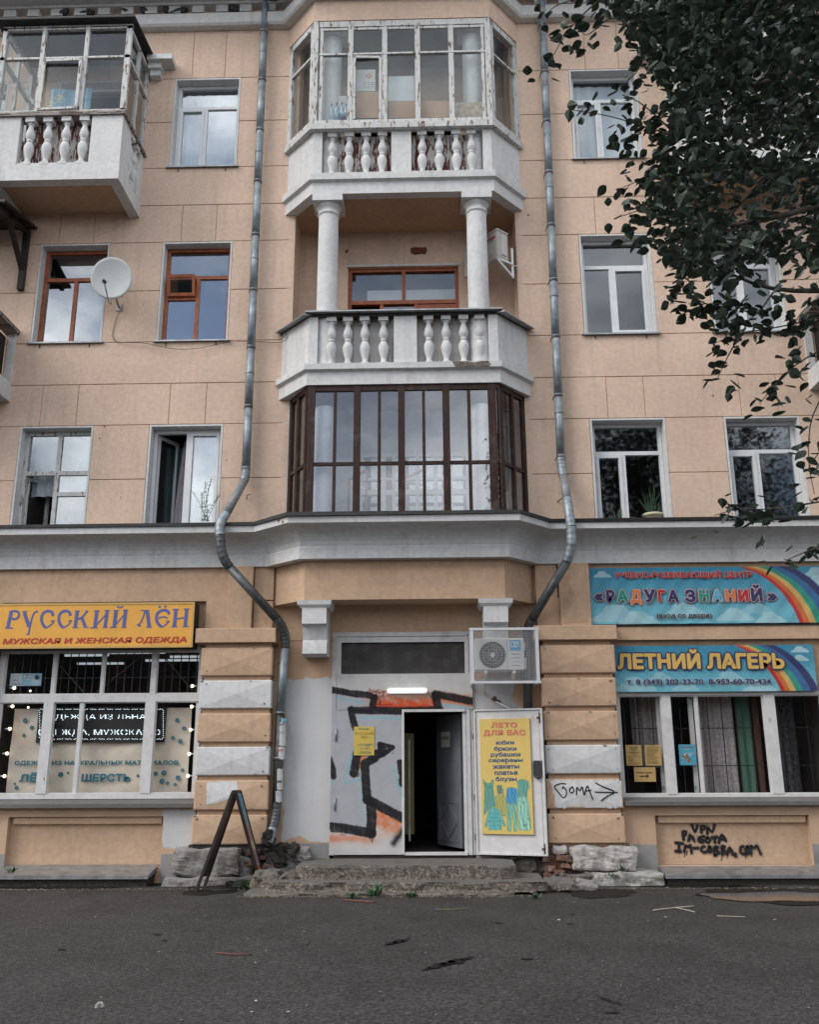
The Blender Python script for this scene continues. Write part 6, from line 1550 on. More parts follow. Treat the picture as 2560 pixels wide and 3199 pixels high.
# nail holes and chipped corners on the pointed blocks
mb = MB(); mch = MB()
for px0, px1 in ((-3.305, -2.285), (1.515, 2.550)):
    for z0, z1 in BZ:
        f = blocky(px0, px1, z0, z1)
        for x, z in ((px0+.07, z1-.06), (px1-.07, z1-.06), (px0+.08, z0+.06), (px1-.08, z0+.07)):
            if rr.random() < .35: continue
            x += rr.uniform(-.03, .03); z += rr.uniform(-.02, .02); r = rr.uniform(.006, .013)
            mb.add([(x+r*math.cos(t*PI/4)*(1+.5*rr.random()), f(x, z)-.0035, z+r*math.sin(t*PI/4)) for t in range(8)], [tuple(range(8))])
        for k in range(3):
            x = rr.choice([px0+.02, px1-.02, rr.uniform(px0, px1)]); z = rr.choice([z0+.012, z1-.012]); x = max(px0+.03, min(px1-.03, x)); r = rr.uniform(.012, .03)
            mch.add([(x+r*(.6+.7*rr.random())*math.cos(t*PI/4), f(x, z)-.003, max(z0+.002, min(z1-.002, z+.5*r*(.6+.7*rr.random())*math.sin(t*PI/4)))) for t in range(8)], [tuple(range(8))])
tag(mb.build('nail_holes', M['rust'], BLD, calc=False), kind='stuff'); tag(mch.build('chips', M['concrete'], BLD, calc=False), kind='stuff')
# crack lines in the plaster near the ground
for k, (x, z, L, s) in enumerate(((-3.55, .62, .5, 1), (2.75, .7, .45, -1), (-2.06, 2.2, .6, 1), (1.2, 1.2, .5, 1), (-4.6, 4.1, .3, -1))):
    y_ = {0: -.123, 1: -.123, 2: -.003, 3: -.003, 4: -.103, 5: -.018}[k]; P = [(x+s*.02*math.sin(i*1.9+k)+s*i*.012, z-L*i/9) for i in range(10)]
    ribbon([P], .0025, M['mud'], lambda a, b, y_=y_: y_, 'plaster_crack', BLD)
# ================================================================== DOWNPIPES
def G(u, v, z=GROUND):
    r = W(u, v, 0)-Vector((0, -DIST, EYE)); t = (z-EYE)/r.z
    return Vector((0, -DIST, EYE))+r*t
def smoothpath(P, n=2):
    P = [Vector(p) for p in P]
    for _ in range(n):
        Q = [P[0]]
        for p, q in zip(P[:-1], P[1:]): Q += [p.lerp(q, .25), p.lerp(q, .75)]
        Q.append(P[-1]); P = Q
    return P
def rib_bend(t, P, r, mat, n=7, name='pipe_bend'):
    """bend made of short overlapping rings"""
    P = smoothpath(P, 2); L = [0]
    for a, b in zip(P[:-1], P[1:]): L.append(L[-1]+(b-a).length)
    def at(s):
        for i in range(len(P)-1):
            if L[i+1] >= s: return P[i].lerp(P[i+1], (s-L[i])/(L[i+1]-L[i]+1e-9))
        return P[-1]
    m = MB(); K = 5*n; pts = [at(L[-1]*i/K) for i in range(K+1)]
    rad = [r*(1.0+(.07 if i % 5 == 0 else (-.015 if i % 5 < 3 else .015))) for i in range(K+1)]
    m.tube(pts, rad, 20); m.build(name, mat, t)
def collar(t, p, d, r, mat=None, arm=True):
    p = Vector(p); d = Vector(d).normalized()
    m = MB(); m.tube([p-d*.012, p-d*.008, p+d*.008, p+d*.012], [r*1.0, r*1.10, r*1.10, r*1.0], 20); m.build('collar', mat or M['zinc'], t)
    if arm:
        m = MB(); m.tube([p+d*.03+Vector((-r*1.1, 0, 0)), p+d*.03+Vector((-r*1.15, .12, 0))], .006, 6); m.tube([p+d*.03-d*.006, p+d*.03+d*.006], r*1.06, 18)
        m.build('clamp', M['rust'], t)
R_P = .064
pl = thing('drainpipe', 'galvanised downpipe left of the central bay, plastered with paper scraps near its open foot', 'drainpipe', (-2.2, -.25, .6))
top = Vector((-2.83, -.13, 15.0)); bot = W(518, 985, -.13)
zz = np.linspace(top.z, bot.z, 10)
for i, (a, b) in enumerate(zip(zz[:-1], zz[1:])):
    ta = (top.z-a)/(top.z-bot.z); tb = (top.z-b)/(top.z-bot.z); A_ = top.lerp(bot, ta); B_ = top.lerp(bot, tb)
    MB().tube([A_, B_], [R_P*.97, R_P*1.015], 20).build('pipe_section', M['zinc'], pl); collar(pl, B_, B_-A_, R_P)
    if i % 2: collar(pl, A_.lerp(B_, .45), B_-A_, R_P, arm=False)
p1, p2 = W(514, 1012, -.15), W(476, 1082, -.50)
rib_bend(pl, [bot, bot+Vector((0, 0, -.12)), p1], R_P*1.02, M['zinc'], 5)
MB().tube([p1, p2], R_P*.98, 20).build('pipe_section', M['greypipe'], pl)
p3, p4 = W(464, 1128, -.62), W(482, 1192, -.55)
rib_bend(pl, [p2, W(464, 1100, -.58), W(462, 1116, -.61), p3], R_P*1.04, M['zinc'], 5)
rib_bend(pl, [p3, W(465, 1155, -.62), W(472, 1178, -.60), p4], R_P*1.06, M['darkpipe'], 6)
p5 = W(582, 1302, -.33); MB().tube([p4, p5], R_P*1.0, 20).build('pipe_section', M['darkpipe'], pl)
p6 = W(601, 1362, -.16); rib_bend(pl, [p5, W(594, 1318, -.27), W(601, 1340, -.19), p6], R_P*1.04, M['darkpipe'], 7)
p7 = W(590, 1500, -.13); p8 = W(582, 1690, -.13)
MB().tube([p6, p7], R_P, 20).build('pipe_section', M['zinc'], pl); MB().tube([p7, p8], R_P*.98, 20).build('pipe_section', M['darkpipe'], pl); collar(pl, p7, p8-p7, R_P); collar(pl, W(598, 1392, -.14), p7-p6, R_P); collar(pl, W(585, 1595, -.13), p8-p7, R_P)
p9 = W(575, 1742, -.20); rib_bend(pl, [p8, W(581, 1715, -.14), p9], R_P*1.05, M['darkpipe'], 6)
p10 = W(565, 1775, -.30)
m = MB(); m.tube([p9, p10], [R_P*1.0, R_P*1.08], 20, cap=False); m.tube([p10, p9], [R_P*1.02, R_P*.95], 20, cap=False); m.build('pipe_outlet', M['zinc'], pl)
# paper scraps pasted on the pipe
def flyer(lab, u, v0, v1, col, ang0, ang1, words=()):
    a = W(u, v0, -.13); b = W(u, v1, -.13); t = thing('pasted_flyer', lab, 'flyer', b); m = MB(); r = R_P+.004; n = 9
    vv = []
    for i in range(5):
        q = a.lerp(b, i/4)
        for j in range(n):
            th = math.radians(ang0+(ang1-ang0)*j/(n-1)); e = .008*math.sin(i*2.1+j*1.7)
            vv.append((q.x+r*math.sin(th), q.y-r*math.cos(th), q.z+(e if i in (0, 4) else 0)))
    m.add(vv, [(i*n+j, i*n+j+1, (i+1)*n+j+1, (i+1)*n+j) for i in range(4) for j in range(n-1)]); m.build('paper', flat('flyer_'+str(int(v0)), col), t)
    for s, f, h, mm in words:
        q = a.lerp(b, f); x0 = q.x-.045; text(s, (x0, q.y-r-.004, q.z), (x0+.09, q.y-r-.004, q.z), h, mm, parent=t, off=.03)
flyer('torn blue scrap at the top of the flyers pasted on the left drainpipe', 597, 1512, 1520, (.20, .42, .50), -20, 60)
flyer('white flyer headed with grey letters on the left drainpipe', 594, 1520, 1570, (.52, .52, .52), -60, 62, [('РАБОТА', .12, .02, ink), ('от 30 т.р.', .45, .015, ink)])
flyer('flyer with one red word on the left drainpipe', 592, 1572, 1598, (.56, .55, .54), -62, 60, [('ФОТО', .35, .028, flat('flyer_red', (.45, .04, .03)))])
flyer('torn white flyer with a black drawing on the left drainpipe', 589, 1618, 1662, (.50, .50, .49), -58, 50, [('кошка', .65, .03, ink)])
flyer('ragged white flyer with a blue line low on the left drainpipe', 586, 1664, 1688, (.52, .52, .53), -55, 55, [('телефон', .3, .012, flat('flyer_blue', (.05, .2, .4)))])
lump('clod', -2.34, -2.18, -.34, -.1, .64, .80, M['mud'], 31, .05)
lump('clod', -2.02, -1.86, -.32, -.08, .50, .64, M['mud'], 32, .05)

pr_ = thing('drainpipe', 'galvanised downpipe right of the central bay, passing behind the caged air conditioner', 'drainpipe', (1.5, -.12, .2))
top = Vector((2.03, -.13, 15.0)); bot = W(1181, 960, -.13); zz = np.linspace(top.z, bot.z, 10)
for i, (a, b) in enumerate(zip(zz[:-1], zz[1:])):
    ta = (top.z-a)/(top.z-bot.z); tb = (top.z-b)/(top.z-bot.z); A_ = top.lerp(bot, ta); B_ = top.lerp(bot, tb)
    MB().tube([A_, B_], [R_P*.97, R_P*1.015], 20).build('pipe_section', M['zinc'], pr_); collar(pr_, B_, B_-A_, R_P)
    if i % 2 == 0: collar(pr_, A_.lerp(B_, .3), B_-A_, R_P, arm=False)
p1 = W(1186, 1002, -.17); rib_bend(pr_, [bot, W(1182, 980, -.13), p1], R_P*1.03, M['zinc'], 5)
p2 = W(1195, 1052, -.46); MB().tube([p1, p2], R_P, 20).build('pipe_section', M['greypipe'], pr_)
p3 = W(1203, 1110, -.62); rib_bend(pr_, [p2, W(1198, 1075, -.58), p3], R_P*1.04, M['zinc'], 6)
p4 = W(1194, 1182, -.56); rib_bend(pr_, [p3, W(1204, 1150, -.62), p4], R_P*1.04, M['zinc'], 6)
p5 = W(1121, 1302, -.24); MB().tube([p4, p5], R_P, 20).build('pipe_section', M['darkpipe'], pr_)
p6 = W(1110, 1340, -.12); rib_bend(pr_, [p5, W(1113, 1318, -.16), p6], R_P*1.03, M['darkpipe'], 5)
p7 = W(1112, 1500, -.12); MB().tube([p6, p7], R_P*1.0, 20).build('pipe_section', M['darkpipe'], pr_); MB().tube([p7, Vector((p7.x, -.12, .45))], R_P*1.0, 20).build('pipe_section', M['darkpipe'], pr_)
for u, v, y in ((1186, 1042, -.3), (1172, 1240, -.15)):
    q = W(u, v, y); m = MB(); m.tube([(q.x-.05, -.0, q.z-.02), (q.x, -.10, q.z), (q.x+.06, -.12, q.z+.04)], .007, 6); m.build('wall_hook', M['rust'], BLD)
q = W(522, 1045, -.05); m = MB(); m.tube([(q.x-.03, -.0, q.z-.02), (q.x, -.10, q.z), (q.x+.05, -.10, q.z+.02)], .007, 6); m.build('wall_hook', M['rust'], BLD)

# ================================================================== AIR CONDITIONERS
ZA = ZT(1440, 1900, 5.39)
ac = thing('air_conditioner', 'white outdoor unit with a round fan and blue logo inside the cage by the door', 'air conditioner', (.95, -.3, 2.9))
yf_ = -.42; a = ZA(245, 1045, yf_); b = ZA(1062, 500, yf_)
mac = flat('ac_white', (.55, .55, .53), .45)
MB().bev(a.x, b.x, yf_, -.12, a.z, b.z, .012).build('casing', mac, ac)
c = ZA(537, 785, yf_); R_ = abs(ZA(765, 785, yf_).x-c.x)
m = MB(); n = 40; v = []
for r_, y in ((R_, yf_-.002), (R_*.965, yf_-.004)):
    for k in range(n): v.append((c.x+r_*math.cos(2*PI*k/n), y, c.z+r_*math.sin(2*PI*k/n)))
m.add(v, [(k, (k+1) % n, n+(k+1) % n, n+k) for k in range(n)]); m.build('fan_ring', flat('ac_grey', (.30, .30, .30)), ac)
m = MB(); m.add([(c.x+R_*.965*math.cos(2*PI*k/n), yf_-.0015, c.z+R_*.965*math.sin(2*PI*k/n)) for k in range(n)], [tuple(range(n))]); m.build('fan_opening', M['black'], ac)
fb = None
for k in range(3):
    m = MB(); t0 = k*2*PI/3+.4; pts = []
    for s in np.linspace(.2, .9, 6): pts.append((c.x+R_*s*math.cos(t0+s*.3), yf_-.003, c.z+R_*s*math.sin(t0+s*.3)))
    for s in np.linspace(.9, .2, 6): pts.append((c.x+R_*s*math.cos(t0+.5+s*.9), yf_-.003, c.z+R_*s*math.sin(t0+.5+s*.9)))
    m.add(pts, [tuple(range(12))]); m.build('fan_blade', flat('ac_blade', (.06, .06, .06)), ac)
m = MB()
for k in range(22):
    t0 = k*2*PI/22; pts = [(c.x+R_*s*math.cos(t0+s*1.1), yf_-.007, c.z+R_*s*math.sin(t0+s*1.1)) for s in np.linspace(.17, .97, 5)]; m.tube(pts, .0012, 4, cap=False)
for rr_ in (.4, .7): m.tube([(c.x+R_*rr_*math.cos(2*PI*k/32), yf_-.007, c.z+R_*rr_*math.sin(2*PI*k/32)) for k in range(33)], .0014, 4, cap=False)
m.build('fan_grille', mac, ac)
m = MB(); m.tube([(c.x, yf_-.012, c.z), (c.x, yf_-.004, c.z)], R_*.17, 20); m.build('fan_hub', mac, ac)
a = ZA(832, 712, yf_); b = ZA(1005, 535, yf_); MB().box(a.x, b.x, yf_-.004, yf_-.001, a.z, b.z).build('logo_plate', flat('ac_blue', (.03, .30, .55)), ac)
mwl = flat('ac_logo', (.7, .7, .7)); k_ = 1/5.39/219
strokes([([(880+38*math.cos(t), 605+42*math.sin(t)) for t in np.linspace(.6, 5.6, 12)], 11), ([(935+34*math.cos(t), 610+40*math.sin(t)) for t in np.linspace(0, 6.28, 14)], 10), ([(972, 570), (945, 562), (915, 600), (930, 645), (968, 640)], 10)], ZA, yf_-.005, mwl, 'logo', ac, k=k_)
m = MB()
for v in (775, 837, 902, 965):
    q = ZA(850, v, yf_); q2 = ZA(1000, v, yf_); m.box(q.x, q2.x, yf_-.002, yf_+.002, q.z-.003, q.z+.003)
q = ZA(783, 700, yf_); m.box(q.x-.002, q.x+.002, yf_-.001, yf_+.002, ZA(783, 1035, yf_).z, ZA(783, 515, yf_).z); m.build('vent_slots', M['darkmetal'], ac)
for (v0, v1, du) in ((580, 705, 25), (835, 1020, 45)):
    a = ZA(1062, v1, yf_+.1); MB().bev(a.x-.01, a.x+du*k_*1.05, yf_+.08, -.14, a.z, ZA(1062, v0, yf_+.1).z, .01).build('valve_cover', mac, ac)
for u in (420, 895):
    q = ZA(u, 1055, yf_); m = MB(); m.bar((q.x, -.50, q.z-.02), (q.x, -.01, q.z-.02), .035); m.bar((q.x, -.45, q.z-.03), (q.x, -.01, q.z-.28), .022); m.build('support_arm', M['pvc'], ac)
cg = thing('metal_cage', 'white framed wire mesh cage round the air conditioner beside the door', 'cage', (1.0, -.3, 2.72))
x0c, x1c, z0c, z1c, yc = .513, 1.458, 2.72, 3.485, -.56
mcg = flat('cage_white', (.56, .57, .60), .4)
for q in ((x0c, x0c+.045, z0c, z1c), (x1c-.045, x1c, z0c, z1c)): MB().box(q[0], q[1], yc-.004, yc+.03, q[2], q[3]).build('frame_bar', mcg, cg)
for q in ((z0c, z0c+.035), (z1c-.035, z1c)): MB().box(x0c-.012, x1c+.012, yc-.008, yc+.03, q[0], q[1]).build('frame_bar', mcg, cg)
for x in (x0c+.01, x1c-.035):
    for z in (z0c, z1c-.03): MB().box(x, x+.025, yc+.03, -.01, z, z+.028).build('frame_bar', mcg, cg)
m = MB(); w_ = .0011
for x in np.arange(x0c+.045, x1c-.04, .0215): m.box(x-w_, x+w_, yc+.004, yc+.006, z0c+.03, z1c-.03)
for z in np.arange(z0c+.035, z1c-.03, .0215): m.box(x0c+.04, x1c-.04, yc+.007, yc+.009, z-w_, z+w_)
for y in np.arange(yc+.02, -.02, .0215): m.box(x0c+.002, x0c+.004, y-w_, y+w_, z0c+.03, z1c-.03); m.box(x1c-.004, x1c-.002, y-w_, y+w_, z0c+.03, z1c-.03)
for z in np.arange(z0c+.035, z1c-.03, .0215): m.box(x0c+.005, x0c+.007, yc+.02, -.02, z-w_, z+w_)
tag(m.build('wire_mesh', mcg, cg), kind='stuff')
# unit on the open balcony
ZO = ZT(1480, 660, 8.625)
au = thing('air_conditioner', 'yellowed outdoor unit with red maker lettering hung behind the right balcony column', 'air conditioner', (1.15, -.2, 9.2))
K = W(1046.5, 481, -.30); kb = W(1047.5, 541.5, -.30); dl = Vector((-.50, .62, 0)).normalized(); ds = Vector((.30, .26, 0)).normalized(); Ll, Ls = .80, .235
def prism_from(K, dl, Ll, ds, Ls, z0, z1):
    a = Vector((K.x, K.y, 0)); return MB().prism([(a.x, a.y), tuple((a+ds*Ls)[:2]), tuple((a+ds*Ls+dl*Ll)[:2]), tuple((a+dl*Ll)[:2])], z0, z1)
may = flat('aged_ac', (.42, .40, .36)); zb_, zt_2 = kb.z, K.z
prism_from(K, dl, Ll, ds, Ls, zb_, zt_2-.03).build('casing', may, au); prism_from(K-ds*.01-dl*.01, dl, Ll+.02, ds, Ls+.02, zt_2-.03, zt_2).build('lid', may, au)
prism_from(K+ds*Ls*.35+dl*.0-dl*.012, dl, .03, ds, Ls*.5, zb_+.08, zt_2-.08).build('side_cover', flat('side_white', (.52, .51, .49)), au)
nl = Vector((dl.y, -dl.x, 0)); nl = nl if nl.y < 0 else -nl
text('TOSHIBA', K+dl*.40+nl*.004+Vector((0, 0, -.15)), K+dl*.03+nl*.004+Vector((0, 0, -.15)), .055, flat('maker_red', (.45, .03, .02)), parent=au, off=.03)
MB().hexa([tuple(K+dl*s+nl*o+Vector((0, 0, z))) for z in (-.40, -.20) for s, o in ((.24, .003), (.13, .003), (.13, 0), (.24, 0))]).build('rating_label', flat('label_white', (.5, .5, .5)), au)
Q = Vector((K.x, K.y, zb_))
m = MB(); a = Q-dl*-.02; w1 = Q+ds*.33
m.bar(a+Vector((0, 0, -.012)), w1+Vector((0, 0, -.012)), .03); m.bar(a+Vector((0, 0, -.02)), w1+Vector((0, 0, -.24)), .03); m.bar(w1+Vector((0, 0, .28)), w1+Vector((0, 0, -.26)), .035, .012); m.build('support_arm', M['pvc'], au)
m = MB(); a = w1+Vector((0, 0, -.04)); m.tube([a, a+Vector((.22, -.02, 0))], .007, 6); m.build('drain_tube', M['pvc'], au)

# ================================================================== SATELLITE DISH
di = thing('satellite_dish', 'pale grey satellite dish on the wall between the two orange framed windows', 'satellite dish', (-4.9, -.05, 8.7))
dc = W(236, 588, -.42); nd = Vector((.16, -.985, -.06)).normalized(); ux = Vector((1, .1, 0)).normalized(); uy = nd.cross(ux).normalized(); ux = uy.cross(nd).normalized(); Rd = .315
m = MB(); v = []; n = 36; rings = 8
for i in range(rings+1):
    s = i/rings
    for k in range(n): t = 2*PI*k/n; v.append(tuple(dc+ux*(Rd*s*math.cos(t))+uy*(Rd*1.12*s*math.sin(t))+nd*(.055*s*s)))
b0 = len(v)
for k in range(n): t = 2*PI*k/n; v.append(tuple(dc+ux*(Rd*1.02*math.cos(t))+uy*(Rd*1.14*math.sin(t))+nd*(.040)))
m.add(v, [(i*n+k, i*n+(k+1) % n, (i+1)*n+(k+1) % n, (i+1)*n+k) for i in range(rings+1) for k in range(n)], smooth=True)
m.build('reflector', plain('dish_grey', (.47, .48, .48), .5, var=.08, bst=0), di)
bm_w = W(251, 648, -.0); bk = dc-nd*.03
m = MB(); m.tube([bk, bk-nd*.06+Vector((0, 0, -.06)), W(248, 640, -.12), bm_w], .016, 10); m.box(bm_w.x-.04, bm_w.x+.05, -.02, .0, bm_w.z-.06, bm_w.z+.06); m.tube([W(243, 622, -.25), W(258, 624, -.2)], .014, 8); m.build('wall_mount', M['tin'], di)
lnb = W(219, 593, -.85); el = W(229, 636, -.50)
m = MB(); m.tube([bk+Vector((0, 0, -.2)), el+Vector((.02, .05, -.01)), el, lnb], .010, 8); m.build('feed_arm', M['tin'], di)
m = MB(); m.tube([lnb+Vector((0, -.02, .0)), lnb+Vector((0, .02, .01)), lnb+Vector((0, .07, .02))], [.026, .03, .018], 12); m.build('receiver', M['black'], di)
def wire(name, lab, pts, r=.005, mat='darkmetal', cat='cable', y=-.012):
    P = smoothpath([W((u/1.9167)*.67383, (650+v/1.9167)*.67383, yy) for u, v, yy in pts], 2); t = thing(name, lab, cat, P[0]); MB().tube(P, r, 6).build('wire', M[mat], t)
wire('cable', 'thin dark cable hanging from the satellite dish along the wall to the central balcony', [(716, 625, -.05), (690, 680, -.02), (675, 740, -.015), (675, 775, -.015), (700, 805, -.015), (780, 806, -.06), (870, 808, -.06), (960, 830, -.07), (1080, 850, -.07), (1200, 840, -.06), (1370, 800, -.04), (1550, 800, -.03), (1640, 806, -.03), (1700, 805, -.1), (1722, 770, -.12)])

# ================================================================== PIGEONS
def pigeon_mesh(m, flip=1, up=0.0):
    """one continuous body from tail to beak along x"""
    P = [(-.17, .0, .035, .008), (-.12, 0, .045, .022), (-.07, 0, .06, .040), (-.02, 0, .072, .055), (.03, 0, .085, .056), (.07, 0, .105, .044), (.088, 0, .13, .030), (.095, 0, .15, .026), (.102, 0, .168, .027), (.122, 0, .17, .018), (.138, 0, .163, .007), (.152, 0, .156, .002)]
    m.tube([(x*flip, y, z+up*x) for x, y, z, r in P], [r for *_, r in P], 12)
mp_ = plain('pigeon_feather', (.028, .030, .036), .5, var=.6, vs=30, bst=.1)
PG = [(130, 33, 1, 'leftmost dark pigeon on the upper ledge, above the glazed side balcony'), (181, 31, 1, 'second dark pigeon from the left on the upper ledge'), (267, 30, -1, 'dark pigeon on the upper ledge near the right end of the glazed balcony'), (309, 27, -1, 'dark pigeon on the upper ledge just right of the balcony roof corner'), (355, 25, -1, 'left one of the two pigeons sitting close together on the upper ledge'), (381, 25, 1, 'right one of the two pigeons sitting close together on the upper ledge'), (497, 23, -1, 'lone dark pigeon on the upper ledge left of the left drainpipe')]
for u, v, fl_d, lab in PG:
    q = W(u, v+6, -.06); t = thing('pigeon', lab, 'pigeon', (q.x, -.07, 14.412), 'pigeons on the ledges')
    m = MB(); pigeon_mesh(m, fl_d); b = m.build('body', mp_, None, origin=(0, 0, 0)); b.parent = t; b.location = (0, 0, .03); b.rotation_euler = (0, random.uniform(-.2, .1)*fl_d, random.uniform(-.5, .5)); b.scale = (1.15, 1.25, 1.15)
    m = MB()
    for y in (-.03, .03): m.tube([(0, y, 0), (.0, y, .05)], .005, 6); m.box(-.01, .03, y-.008, y+.008, 0, .004)
    l = m.build('legs', M['rust'], None, origin=(0, 0, 0)); l.parent = t
for (x, y, z, fl_d, lab) in ((-2.62, -.35, 14.66-.25, 1, 'dark pigeon beside the head of the left drainpipe'), (-6.78, -.35, 10.26, -1, 'pigeon crouching under the glazed balcony beside the canopy')):
    t = thing('pigeon', lab, 'pigeon', (x, y, z), 'pigeons on the ledges'); m = MB(); pigeon_mesh(m, fl_d); b = m.build('body', mp_, None, origin=(0, 0, 0)); b.parent = t; b.location = (0, 0, .02); b.scale = (1.1, 1.2, 1.1)

# ================================================================== THINGS ON THE BALCONIES
mkr = plain('kraft_board', (.42, .26, .17), .85, var=.15, vs=5, bst=0); mwb = flat('carton_white', (.50, .50, .48)); yb4 = -.50
def slabthing(name, lab, cat, u0, v0, u1, v1, mat, y=yb4, th=.03, part='board'):
    a = ZB(u0, v1, y); b = ZB(u1, v0, y); t = thing(name, lab, cat, ((a.x+b.x)/2, y, a.z)); MB().box(a.x, b.x, y, y+th, a.z, b.z).build(part, mat, t); return t, a, b
t, a, b = slabthing('carton', 'white carton with a red diamond mark standing on brown board in the top bay', 'box', 558, 395, 678, 520, mwb, th=.25, part='carton_body')
c_ = ZB(640, 432, yb4-.004); r_ = .055; m = MB(); m.add([(c_.x-r_, c_.y, c_.z), (c_.x, c_.y, c_.z-r_*.9), (c_.x+r_, c_.y, c_.z), (c_.x, c_.y, c_.z+r_*.9)], [(0, 1, 2, 3)]); m.add([(c_.x-r_*.6, c_.y-.002, c_.z), (c_.x, c_.y-.002, c_.z-r_*.54), (c_.x+r_*.6, c_.y-.002, c_.z), (c_.x, c_.y-.002, c_.z+r_*.54)], [(0, 1, 2, 3)], 1); m.build('printed_mark', [flat('mark_red', (.5, .10, .05)), mwb], t, calc=False)
m = MB()
for i in range(9):
    q = ZB(610+(i % 3)*22, 468+(i//3)*13, yb4-.003); m.box(q.x, q.x+.04, q.y, q.y+.001, q.z-.008, q.z)
m.build('printed_text', M['darkmetal'], t)
slabthing('board_sheet', 'tall orange brown board leaning in the second light of the top bay', 'board', 552, 520, 710, 672, mkr)
slabthing('board_sheet', 'brown board in the middle light under the white panel of the top bay', 'board', 750, 574, 902, 672, mkr, y=-.49)
slabthing('board_sheet', 'brown board in the fourth light of the top bay', 'board', 936, 572, 1102, 670, mkr, y=-.485)
slabthing('board_sheet', 'water stained pale board in the fifth light of the top bay', 'board', 1133, 580, 1284, 668, plain('stained_board', (.48, .40, .30), .8, var=.4, vs=12, bst=0), y=-.48)
slabthing('foam_sheet', 'white rounded sheet above the brown board in the middle light of the top bay', 'sheet', 750, 432, 898, 576, flat('panel_white', (.55, .58, .60)), y=-.44, th=.05, part='foam_body')
slabthing('white_box', 'small white box behind the bottles in the first light of the top bay', 'box', 462, 545, 522, 650, mwb, y=-.40, th=.2, part='box_body')
slabthing('wooden_pole', 'thin wooden pole standing in the first light of the top bay', 'pole', 404, 510, 410, 678, M['weather'], y=-.45, part='pole_shaft')
mbt = glass('bottle_plastic', .10, tint=(.75, .88, .95)); mcap = flat('bottle_cap', (.05, .15, .35))
for i, (u, h) in enumerate(((428, .27), (457, .30), (487, .30), (512, .28))):
    q = ZB(u, 672, -.46); t = thing('plastic_bottle', ['leftmost clear bottle', 'second clear bottle from the left', 'third clear bottle from the left', 'rightmost clear bottle'][i]+' behind the first light of the top bay', 'bottle', q, 'clear bottles in the top bay')
    m = MB(); m.lathe([(.035, 0), (.040, .01), (.040, h*.62), (.034, h*.72), (.014, h*.88), (.013, h*.92)], tuple(q), 14); m.build('bottle_body', mbt, t); m = MB(); m.lathe([(.015, h*.92), (.015, h)], tuple(q), 12); m.build('cap', mcap, t)
ZL0 = ZT(0, 0, 3.08)
a = ZL0(480, 1040, -.75); b = ZL0(890, 830, -.75)
def dcol(X, Z):
    c = np.zeros(X.shape+(3,))+np.array((.16, .38, .52)); n = nfield(X, Z, 22, 3); c = over(c, (.06, .20, .38), smooth(.2, .6, n)*.7); c = over(c, (.55, .52, .35), smooth(.55, .75, nfield(X, Z, 14, 9))); return c
lt = thing('blue_cloth', 'blue patterned cloth hung inside the left glazed balcony', 'cloth', ((a.x+b.x)/2, -.75, a.z))
sheet('cloth', (a.x, -.75, a.z-.05), (1, 0, 0), (0, 0, 1), b.x-a.x, b.z-a.z, 80, 40, dcol, M['print'], lt, wav=lambda X, Z: .02*np.sin(X*14)+.01*np.sin(X*31+1))
m = MB(); m.bar(ZL0(80, 610, -.5), ZL0(330, 1010, -.5), .05); q = m.build('loose_brace', M['oldwhite'], None); tag(q, 'pale brace slanting behind the left light of the glazed side balcony', 'brace')
# curtains behind windows
mcw = plain('sheer_blue', (.42, .47, .50), .9, var=.12, vs=6, bst=0)
curtain('sheer_curtain', 'pale blue sheer curtain in the top floor window beside the glazed balcony', -4.3, -3.3, 11.4, 13.1, .34, mcw, 6, .03)
curtain('sheer_curtain', 'grey sheer curtain in the top floor window right of the right drainpipe', 2.5, 3.55, 11.4, 13.1, .34, mcw, 5, .03)
mdt = plain('dark_teal_cloth', (.025, .055, .055), .9, var=.3, bst=0); mlc = plain('lilac_cloth', (.40, .36, .39), .9, var=.2, bst=0)
curtain('teal_curtain', 'dark teal curtain hanging inside the open casement window', -4.28, -3.98, 5.0, 6.6, .62, mdt, 3, .03)
curtain('lilac_curtain', 'pale lilac curtain blown aside in the open casement window', -3.98, -3.82, 5.0, 6.7, .55, mlc, 2, .03, lean=-.12)
curtain('sheer_curtain', 'sheer curtain behind the reflecting right light of the open casement window', -3.75, -3.3, 5.0, 6.7, .36, mcw, 4, .02)
curtain('sheer_curtain', 'white sheer curtain in the upper lights of the far left old window', -6.3, -5.35, 5.75, 6.7, .40, mcw, 6, .02)
curtain('grey_curtain', 'grey curtain in the third floor window beside the tree', 4.6, 5.55, 8.2, 9.3, .40, plain('grey_cloth', (.13, .13, .14), .9, bst=0), 7, .02)
curtain('roller_blind', 'dark brown blind half down in the left orange framed window', -6.1, -5.3, 9.35, 9.9, .36, plain('brown_blind', (.06, .03, .022), .9, bst=0), 1, .005)

# ================================================================== PLANTS
def leafblade(mb, p, d, L, w, m=0, fold=.2, up=Vector((0, 0, 1))):
    d = Vector(d).normalized(); s = d.cross(up)
    if s.length < .05: s = d.cross(Vector((1, 0, 0)))
    s.normalize(); n = s.cross(d).normalized(); p = Vector(p)
    v = [p, p+d*L*.3+s*w*.5+n*fold*w*.5, p+d*L*.3, p+d*L*.3-s*w*.5+n*fold*w*.5, p+d*L*.68+s*w*.34+n*fold*w*.3, p+d*L*.68-n*.02*L, p+d*L*.68-s*w*.34+n*fold*w*.3, p+d*L-n*.06*L]
    mb.add([tuple(q) for q in v], [(0, 1, 2), (0, 2, 3), (1, 4, 5, 2), (2, 5, 6, 3), (4, 7, 5), (5, 7, 6)], m)
rp = random.Random(21)
wp = thing('flowering_weed', 'tall wild weed with small yellow flowers growing on the cornice before the open window', 'plant', (-3.28, -.25, 5.04))
ms_ = MB(); ml_ = MB(); mf_ = MB()
